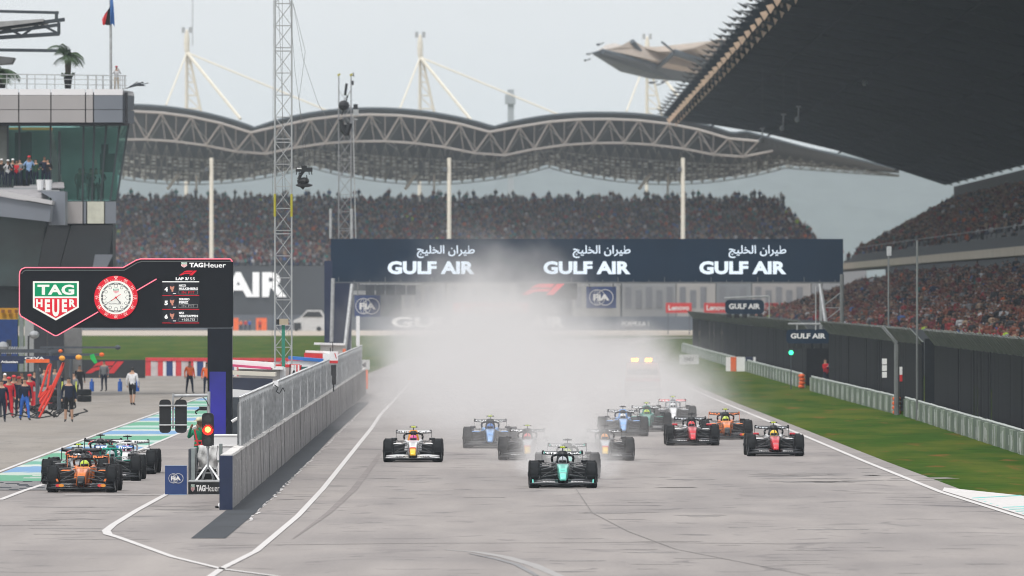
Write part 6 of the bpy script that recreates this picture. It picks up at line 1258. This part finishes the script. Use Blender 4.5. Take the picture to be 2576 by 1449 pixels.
# ---------------------------------------------------------------- pit lane crew and gear
YL = 610
crew = [(173,1062,cn,cb,'shorts',1.92,'crew member in dark shirt and shorts standing alone in the pit lane',0,skin),(333,1020,cw,cb,'shorts',1.9,'crew member in white shirt and black shorts walking away',2.8,skin),(477,990,co,cn,'down',1.78,'marshal in orange top and navy trousers beyond the pit lane',.3,skin2),(520,992,co,cn,'down',1.75,'marshal in orange half hidden by the sign column',.2,skin2),
 (22,1052,cr_,cr_,'down',1.8,'mechanic in red overalls at the left edge',.2,skin),(48,1050,cn,cn,'down',1.8,'mechanic in navy overalls left of the red zigzag hoses',-.3,skin),(62,1058,cn,cbl,'down',1.84,'mechanic in navy and blue overalls nearest the hoses',.3,skin),(4,1062,cn,cn,'down',1.8,'mechanic in black cut by the left edge',0,skin),(35,1044,cr_,cr_,'down',1.78,'mechanic in red behind the two navy ones',0,skin),(74,1040,cr_,cr_,'rest',1.78,'mechanic in red standing behind the zigzag hoses',.2,skin),(112,1018,cgr,cb,'down',1.8,'crew member in grey behind the zigzag hoses',.2,skin),(138,1014,cgr,cgr,'down',1.78,'crew member in dark grey under the overhead booms',.2,skin)]
for px,py,a_,b_,ar,h,lab,rz,sk_ in crew:
    p = G(px,py); person(lab, p, a_, b_, h, ar, rz, sk=sk_, stride=.2 if px in (333,22,62,477) else 0., cap=(red if 'red ' in lab else None))
# cameraman beside the light
person('camera operator in green and red vest beside the pit exit column', (P(503,0,402).x,402,0), cg, cn, 1.86, 'up', -.5, sk=skin2, cap=mat('cream_cap',(.6,.55,.4)))
B = thing('video_camera', 'black shoulder video camera held beside the pit exit column', 'camera', P(510,1030,401.7)); p = P(512,1029,401.6); g = MB(); g.box(p.x-.12,p.x+.14,401.4,401.7,p.z-.04,p.z+.07); g.beam((p.x-.12,401.5,p.z),(p.x-.2,401.5,p.z-.06),.035); g.path([(p.x-.2,401.5,p.z-.03),(p.x-.23,401.5,p.z-.1),(p.x-.18,401.5,p.z-.14)],.02); g.build('camera_body', black, B, B.location)
for sx in (-1, 1):
    g = MB(); p = P(503,0,402); g.beam((p.x+sx*.05,401.83,1.05),(p.x+sx*.15,401.83,1.5),.035); g.beam((p.x-.15,401.84,1.12+sx*.06),(p.x+.15,401.84,1.12+sx*.06),.03); o_ = g.build('vest_strap', red, [q for q in COL.objects if q.get('label','').startswith('camera operator')][0], None); o_.data.transform(Matrix.Rotation(.5,4,'Z') @ Matrix.Translation((-p.x,-402,0)))
more = [(12,1036,cn,cn,'down',1.8,'mechanic in navy behind the red overalls at the left edge',.5),(55,1030,cb,cb,'phone',1.78,'mechanic in black looking down behind the navy and blue one',-.4),(86,1028,cn,cn,'rest',1.8,'mechanic in navy leaning behind the zigzag hoses',.9),(98,1012,cr_,cb,'down',1.75,'crew member in red shirt and black trousers deeper in the pit lane',-.7),(124,1004,cb,cb,'phone',1.78,'crew member in black looking down beside the racks',.4),(150,1026,cn,cn,'down',1.8,'crew member in navy just left of the lone dark shirted one',.9),(186,1030,cgr,cb,'rest',1.76,'crew member in grey right behind the lone dark shirted one',-.8),(200,1002,cb,cb,'down',1.75,'distant crew member in black by the logo hoarding',.2),(262,985,cgr,cn,'down',1.75,'distant crew member in grey before the logo hoarding',-.4)]
for i,(px,py,a_,b_,ar,h,lab,rz) in enumerate(more): person(lab, G(px,py), a_, b_, h, ar, rz, sk=skin2 if i%2 else skin, stride=.22 if i%3==0 else 0., hr=WHITE if i in (0,3) else hair)
for px,py,a_,lab,rz in ((2078,938,cr_,'marshal in red bending at the recess between the far fences',.6),(2092,936,cbl,'marshal in blue and red beside the bending one',-.5)): Yq = 800; person(lab, ((px-CX)*Yq/F, Yq, 0), a_, cn, 1.75, 'phone', rz, lean=.15)
def tyres(px,py,n_,lab):
    B = thing('tyre_stack', lab, 'tyres', G(px,py)); p = G(px,py)
    for k in range(n_):
        g = MB(); prof_ = [(.17,0),(.33,.01),(.355,.06),(.355,.25),(.33,.30),(.17,.31)]; g.loft([[(p.x+q*math.cos(t2),p.y+q*math.sin(t2),.02+k*.32+z) for t2 in [math.pi*j/9 for j in range(18)]] for q,z in prof_],0); g.build('tyre', tyre_m, B, B.location)
tyres(140,1032,3,'stack of three racing tyres beside the zigzag hoses'); tyres(152,1034,2,'lower stack of two racing tyres in the pit lane'); tyres(16,1022,3,'stack of three racing tyres behind the leftmost mechanics'); tyres(212,1012,2,'pair of stacked tyres behind the lone crew member')
B = thing('tool_trolley', 'dark red tool trolley behind the mechanics', 'trolley', G(108,1030)); p = G(108,1030)
for k in range(4): g = MB(); g.box(p.x-.45,p.x+.45,p.y,p.y+.6,.18+k*.22,.385+k*.22); g.build('drawer', red if k < 3 else bare, B, B.location)
for sx in (-.38,.38): g = MB(); g.beam((p.x+sx-.03,p.y+.1,.09),(p.x+sx+.03,p.y+.1,.09),.08,0,8); g.build('wheel', black, B, B.location)
# overhead booms
def boom(lab, x0, x1, py, Yb, th, m_, txt=None, tm=None, tip=None):
    B = thing('overhead_boom', lab, 'boom', (P(x0,0,Yb).x,Yb,P(0,py,Yb).z)); g = MB(); a, b = P(x0,py+th/2,Yb), P(x1,py-th/2,Yb); g.box(a.x,b.x,Yb,Yb+.3,a.z,b.z); g.build('beam', m_, B, B.location)
    g = MB(); g.beam((a.x+.5,Yb+.15,a.z),(a.x+.5,Yb+.15,0),.09,0,6); g.build('stand', dsteel, B, B.location)
    if txt: g = MB(); g.text(txt[0],P(txt[1],0,Yb).x,P(txt[2],0,Yb).x,a.z+(b.z-a.z)*.2,b.z-(b.z-a.z)*.2,Yb-.02,0,.03); g.build('lettering', tm or Ltw, B, B.location)
    if tip: g = MB(); g.ell(P(x1+6,py,Yb),tip[1],tip[1],tip[1]*.8,0,10,6); g.build('end_marker', tip[0], B, B.location)
    return B
amb = mat('amber_ball',(.85,.35,.04),.6)
boom('long dark boom with orange end ball, highest one over the pit lane',-30,146,883,640,9,dsteel,None,None,(orange,.10)); boom('dark boom with white lettering over the mechanics',-30,150,901,625,11,navy,('CEVA',62,112),None,(amb,.14)); boom('dark boom with orange tipped sleeve in front of the mechanics',-30,60,910,615,10,navy,('Atlassian',2,45)); boom('orange sleeved boom ending above the zigzag hoses',65,124,908,614,9,orange); boom('thin dark boom with blurred grey tip over the grass',100,290,874,660,5,dsteel,None,None,(dsteel,.14)); boom('dark boom with second amber ball over the crew',120,192,899,632,8,navy,None,None,(amb,.15)); boom('thin dark boom with large orange end over the pit lane',150,250,892,650,6,dsteel,None,None,(orange,.12))
B = thing('go_board', 'green lollipop panel hanging from an overhead boom', 'board', P(235,900,640)); g = MB(); g.prism([(P(x,y,640).x,P(x,y,640).z) for x,y in ((226,893),(236,890),(245,912),(238,915),(228,903))],640,640.1); g.build('panel', mat('bright_green',(.01,.4,.08)), B, B.location)
B = thing('air_hoses', 'red zigzag coiled air hoses hanging beside the mechanics', 'hoses', P(100,1010,600)); g = MB()
for q in ([(98,1000),(122,920),(128,915),(118,985),(100,1010)],[(99,1030),(130,975),(160,912),(157,925),(125,1000),(99,1050)],[(100,998),(118,980),(130,970),(112,1010),(98,1035)]): g.path([P(a,b_,600) for a,b_ in q],.05,0,5)
g.build('hose', mat('hose_red',(.7,.05,.03),.5), B, B.location)
B = thing('hose_pile', 'black air hoses looping on the ground of the pit lane', 'hoses', G(130,1050)); g = MB(); rd = random.Random(2)
for k in range(9):
    x0 = rd.uniform(20,150); q = [];
    for j in range(9): q.append(P(x0+j*rd.uniform(5,11), 1045-22*abs(math.sin(j*.6+k))*(.6 if k%2 else 1)+rd.uniform(-3,3)+(6 if k<4 else -5), 612))
    q = [Vector((v.x,v.y,max(v.z,.03))) for v in q]; g.path(q,.03,0,5)
g.path([P(0,1048,600),P(25,1040,600),P(55,1046,600),P(95,1052,600),P(130,1046,600),P(160,1030,600),P(196,1000,600)],.03,0,5); g.build('hose', black, B, B.location)
B = thing('wheel_gun_stand', 'yellow green posts of a wheel gun rack in the pit lane', 'rack', G(160,1010)); g = MB()
for px in (155,172,190): g.beam(P(px,1010,650),P(px+2,960,650),.05)
g.build('posts', mat('acid_yellow',(.5,.55,.1)), B, B.location)
for k,(px,c,lab) in enumerate(((302,cbl,'small blue bottle shaped marker on the pit lane'),(345,cbl,'blue drum behind the walking crew member'),(231,cbl,'teal blue canister on the pit lane'))): B = thing('canister', lab, 'canister', G(px,985)); p = G(px,985); g = MB(); g.beam((p.x,p.y,0),(p.x,p.y,.55),.12,0,10); g.beam((p.x,p.y,.55),(p.x,p.y,.7),.05,0,8); g.build('drum', c, B, B.location)
# black gear wall with racing logo, pit exit barrier
Yg = 905; B = thing('logo_hoarding', 'black hoarding with red slanted racing logo across the pit lane end', 'hoarding', (P(270,0,Yg).x,Yg,0)); a, b = P(150,944,Yg), P(365,905,Yg); a.z = .02; g = MB(); g.box(a.x,b.x,Yg,Yg+.3,a.z,b.z); g.build('panel', mat('hoarding_black',(.02,.022,.026)), B, B.location)
g = MB(); f1logo(g,P(215,0,Yg).x,P(312,0,Yg).x,P(0,939,Yg).z,P(0,909,Yg).z,Yg-.02,0); g.build('logo', red, B, B.location)
B = thing('tyre_barrier', 'red white and blue advertising barrier beyond the pit lane', 'barrier', (P(540,0,930).x,930,0)); k = 0; px = 366
while px < 800:
    for w2, m_ in ((14,Ltr),(18,mat('barrier_white',(.5,.5,.5))),(13,Ltr),(9,Ltw),(16,blueb),(8,Ltw)):
        a = P(px,0,930); b = P(px+w2-.6,0,930); z = P(0,908,930).z; g = MB(); g.box(a.x,b.x,930-(px-366)*.02,930.8-(px-366)*.02,.01,z); g.build('barrier_block', m_, B, B.location)
        if m_ is Ltw and w2 == 9: pass
        g = MB(); g.box(a.x,b.x,929.95-(px-366)*.02,930.85-(px-366)*.02,z+.003,z+.22); g.build('cap_block', Ltr, B, B.location); px += w2
g = MB(); g.text('DHL', P(640,0,918).x, P(672,0,918).x, .3, .95, 918, 0, .03); g.text('SN', P(640,0,921).x, P(668,0,921).x, .3, .95, 921, 0, .03); g.build('lettering', mat('grey_print',(.12,.12,.12)), B, B.location)
# garage fronts behind the crew
B = thing('garage_block', 'row of dark pit garages with blue and orange fronts at the left edge', 'building', (P(30,0,900).x,900,0)); 
for nm,x0,x1,y0,y1,Yq,m_ in (('fascia',-60,44,758,803,770,mat('amber_board',(.75,.38,.03))),('pillar',48,58,792,880,775,mat('grey_metal',(.28,.32,.32))),('door',-60,44,804,880,775,mat('door_blue',(.015,.05,.2))),('wall',62,118,792,850,870,mat('louvre_grey',(.33,.34,.34))),('door',85,118,806,880,868,mat('garage_dark',(.02,.022,.028))),('wall',118,205,800,905,880,mat('grey_mid',(.16,.16,.16))),('shutter',120,160,830,890,878,mat('garage_dark',(.02,.022,.028)))):
    a, b = P(x0,y1,Yq), P(x1,y0,Yq); g = MB(); g.box(a.x,b.x,Yq,Yq+1.2,0 if nm != 'fascia' else a.z,b.z); g.build(nm, m_, B, B.location)
g = MB(); 
for i in range(3): a, b = P(3+i*17,787,769.9), P(12+i*17,779,769.9); g.box(a.x,b.x,769.8,769.9,a.z,b.z)
g.build('fascia_mark', mat('brown_print',(.3,.12,.03)), B, B.location)
B = thing('equipment_rack', 'dark rack of chrome equipment beside the mechanics', 'rack', G(20,1000)); g = MB()
for i in range(12): g.beam(P(4+i*6,890,700),P(14+i*6,872,700),.05,1)
g.ell(P(8,872,700),.3,.3,.25,1,8,6); g.box(P(16,0,700).x,P(28,0,700).x,700,700.4,P(0,900,700).z,P(0,855,700).z,0); g.beam(P(70,990,690),P(72,845,690),.06,0); g.ell(P(86,842,690),.25,.2,.2,1,8,6); g.box(P(0,0,700).x,P(120,0,700).x,700.5,701,0,P(0,935,700).z,0); g.build('gear', [mat('gear_dark',(.025,.027,.03)), bare], B, B.location, kind='stuff')
# ---------------------------------------------------------------- pit wall stands behind the fence
def stand(name, lab, cat, parts, Yq):
    B = thing(name, lab, cat, (P((parts[0][1]+parts[0][2])/2,0,Yq).x,Yq,0))
    for nm,x0,x1,y0,y1,dy,m_,sl in parts:
        yy = Yq+dy; a, b = P(x0,y1,yy), P(x1,y0,yy); dz = sl*yy/F; g = MB(); g.hexa([(a.x,yy,a.z),(b.x,yy,a.z-dz),(b.x,yy+2.5,a.z-dz),(a.x,yy+2.5,a.z),(a.x,yy,b.z),(b.x,yy,b.z-dz),(b.x,yy+2.5,b.z-dz),(a.x,yy+2.5,b.z)]); g.build(nm, m_, B, B.location)
    return B
V_ = mat('canvas_grey',(.35,.33,.32),.8,0,.08,2)
stand('pit_wall_stand','white and navy pit wall stand with pink striped canopy nearest the fence end','stand',[('side_panel',570,684,950,984,0,mat('navy_side',(.02,.025,.045)),4),('roof',570,690,905,918,2,WHITE,8),('stripe',570,682,915,921,1.9,mat('pink_stripe',(.5,.06,.16)),9),('soffit',570,692,932,942,1,cream,5),('lower_cover',570,668,978,998,-1,WHITE,8),('base',570,615,1000,1130,-4,dsteel,0)],430)
stand('canvas_stand','grey canvas sided pit wall stand with white top','stand',[('side_panel',600,704,928,985,0,V_,2),('roof',600,712,921,928,-.2,WHITE,2),('end_panel',704,716,925,975,.2,WHITE,0)],480)
stand('red_stand','long low pit wall stand with red roof behind the lattice tower','stand',[('roof',634,752,917,924,0,red,0),('side_panel',650,745,925,990,0,V_,0),('end_panel',742,757,919,960,-.5,red,0),('green_box',758,773,923,955,-1,mat('deep_green',(.03,.10,.09)),0)],560)
stand('white_stand','white pit wall stand with sloping blue roof','stand',[('side_panel',725,812,908,960,0,WHITE,0),('roof',725,812,896,904,-.1,mat('roof_blue',(.03,.16,.5)),7)],610)
stand('small_stand','red sided pit wall stand with a white equipment box','stand',[('side_panel',765,855,888,940,0,red,3),('roof',768,850,882,887,.2,wpaint,3),('equipment_box',812,832,890,912,-2,WHITE,0)],680)
stand('pale_stand','pale canvas pit wall stand next to the gantry leg','stand',[('side_panel',806,869,868,930,0,mat('canvas_pale',(.5,.49,.47),.8),0),('roof',790,868,862,867,-.2,WHITE,2),('marker',862,869,878,900,-3,orange,0)],760)
B = thing('antenna_group', 'white antenna boxes and thin black rods above the barred fence', 'antennas', P(740,920,520)); g = MB()
for px in (733,738,741,749): g.box(P(px,0,520).x,P(px+4,0,520).x,520,520.2,P(0,945,520).z,P(0,918,520).z)
g.beam(P(728,960,520),P(730,915,520),.03,1); g.beam(P(735,948,520),P(740,932,520),.05,1); g.path([P(690,968,430),P(700,975,430),P(695,985,430),P(703,990,430),P(712,975,430),P(716,985,430)],.015,1); g.box(P(686,0,430).x,P(700,0,430).x,430,430.4,P(0,972,430).z,P(0,958,430).z); g.beam(P(664,978,420),P(662,1000,420),.02,1)
for px,py0,py1 in ((837,905,860),(831,900,875)): g.beam(P(px,py0,640),P(px,py1,640),.03,1)
g.build('antenna', [WHITE, black], B, B.location)
# ---------------------------------------------------------------- recovery vehicle in the dust
Yv = 715; p0 = P(1617,1005,Yv); V0 = Vector(((1617-CX)*Yv/F, Yv, .01)); B = thing('recovery_truck', 'dull pinkish recovery truck with two lit orange roof beacons inside the dust', 'truck', V0)
g = MB(); g.T = Matrix.Translation(V0); g.loft([[(-.9,0,.5),(.9,0,.5),(.88,0,1.15),(-.88,0,1.15)],[(-.92,.7,.45),(.92,.7,.45),(.88,.7,1.25),(-.88,.7,1.25)],[(-.92,1.4,.4),(.92,1.4,.4),(.78,1.4,1.85),(-.78,1.4,1.85)],[(-.92,3.6,.4),(.92,3.6,.4),(.78,3.6,1.9),(-.78,3.6,1.9)],[(-.9,5,.5),(.9,5,.5),(.85,5,1.2),(-.85,5,1.2)]]); g.build('body', mat('truck_paint', (.38,.30,.28), .5), B, B.location)
g = MB(); g.T = Matrix.Translation(V0); g.add([(-.80,.72,1.28),(.80,.72,1.28),(.70,1.33,1.78),(-.70,1.33,1.78)],[(0,1,2,3)]); g.build('windscreen', black, B, B.location)
g = MB(); g.T = Matrix.Translation(V0); g.box(-.95,.95,-.12,.02,.42,.62); g.box(-.6,.6,-.05,-.01,.66,.95,0); g.build('bumper', dsteel, B, B.location); g = MB(); g.T = Matrix.Translation(V0); g.box(-.86,.86,-.04,-.012,.96,1.08); g.build('stripe', red, B, B.location)
for sx in (-.78,.78):
    for yy in (.7,4.1): g = MB(); g.T = Matrix.Translation(V0); g.beam((sx-.12,yy,.36),(sx+.12,yy,.36),.36,0,16); g.build('wheel', tyre_m, B, B.location)
am = mat('beacon_lit',(.6,.3,.03),.4,emit=(1,.36,.02),es=14.)
for sx in (-.39,.30): g = MB(); g.T = Matrix.Translation(V0); g.box(sx-.17,sx+.17,1.5,1.7,1.93,2.10); g.build('beacon', am, B, B.location)
# ---------------------------------------------------------------- dust and haze
def volbox(name, x0,x1,y0,y1,z0,z1,label):
    g = MB(); g.box(x0,x1,y0,y1,z0,z1); m = bpy.data.materials.new(name); m.use_nodes = True; n = m.node_tree; n.nodes.remove(n.nodes['Principled BSDF'])
    v = n.nodes.new('ShaderNodeVolumePrincipled'); n.links.new(v.outputs[0], n.nodes['Material Output'].inputs['Volume']); v.inputs['Color'].default_value = (.87,.853,.852,1); v.inputs['Anisotropy'].default_value = 0.
    o = g.build(name, m); o['kind'] = 'stuff'; o['label'] = label; return o, m, n, v
def gauss_density(n, v, blobs, noise_sc, lo, hi, base=1.):
    """sum of soft blobs (centre, radii, power, strength) times turbulence"""
    tc = n.nodes.new('ShaderNodeTexCoord'); tot = None
    def M_(op, a, b=None, c=None):
        q = n.nodes.new('ShaderNodeMath'); q.operation = op
        for i, w_ in enumerate((a,b,c)):
            if w_ is None: continue
            if isinstance(w_, (int,float)): q.inputs[i].default_value = w_
            else: n.links.new(w_, q.inputs[i])
        return q.outputs[0]
    mp0 = n.nodes.new('ShaderNodeMapping'); mp0.inputs['Scale'].default_value = (noise_sc,noise_sc*.12,noise_sc); n.links.new(tc.outputs['Object'], mp0.inputs[0])
    nz = n.nodes.new('ShaderNodeTexNoise'); nz.inputs['Scale'].default_value = 1; nz.inputs['Detail'].default_value = 3; nz.inputs['Roughness'].default_value = .6; n.links.new(mp0.outputs[0], nz.inputs['Vector'])
    for (c, r, st) in blobs:
        mp = n.nodes.new('ShaderNodeMapping'); mp.vector_type = 'POINT'; mp.inputs['Location'].default_value = tuple(-c[i]/r[i] for i in range(3)); mp.inputs['Scale'].default_value = tuple(1/q for q in r); n.links.new(tc.outputs['Object'], mp.inputs[0])
        ln = n.nodes.new('ShaderNodeVectorMath'); ln.operation = 'LENGTH'; n.links.new(mp.outputs[0], ln.inputs[0])
        q = M_('SUBTRACT', 1.0, ln.outputs['Value']); q = M_('MULTIPLY_ADD', nz.outputs['Fac'], 1.5, M_('SUBTRACT', q, .75)); mr = n.nodes.new('ShaderNodeMapRange'); mr.interpolation_type = 'SMOOTHSTEP'; mr.inputs[1].default_value = 0; mr.inputs[2].default_value = 1.1; mr.inputs[4].default_value = st; n.links.new(q, mr.inputs[0])
        tot = mr.outputs[0] if tot is None else M_('ADD', tot, mr.outputs[0])
    n.links.new(M_('MULTIPLY', tot, base), v.inputs['Density'])
DK = 1.0
o, m, n, v = volbox('dust_cloud', -9,11.5,452,880,.03,13,'tall pale cloud of dust and spray behind the racing cars')
gauss_density(n, v, [((-.8,665,.5),(7.3,265,7.4),.027*DK),((-1.2,830,1.5),(7.4,150,6.6),.014*DK),((5.0,675,0),(6.2,230,4.2),.018*DK),((6.3,745,0),(4.0,160,4.2),.045*DK)], .36, 0, 1)
o, m, n, v = volbox('tyre_spray', -2.2,5.2,393,451,.03,3.2,'low veil of spray behind the leading car')
gauss_density(n, v, [((1.55,420,.3),(1.7,28,2.1),.20),((1.6,446,.4),(3.4,22,2.0),.035)], .9, 0, 1)
o, m, n, v = volbox('haze', -1000,1000,-20,13000,-1,172,'thin grey haze over the whole circuit'); v.inputs['Density'].default_value = .00006; v.inputs['Color'].default_value = (.80,.89,1,1)
for me in list(bpy.data.meshes):
    if me.users == 0: bpy.data.meshes.remove(me)
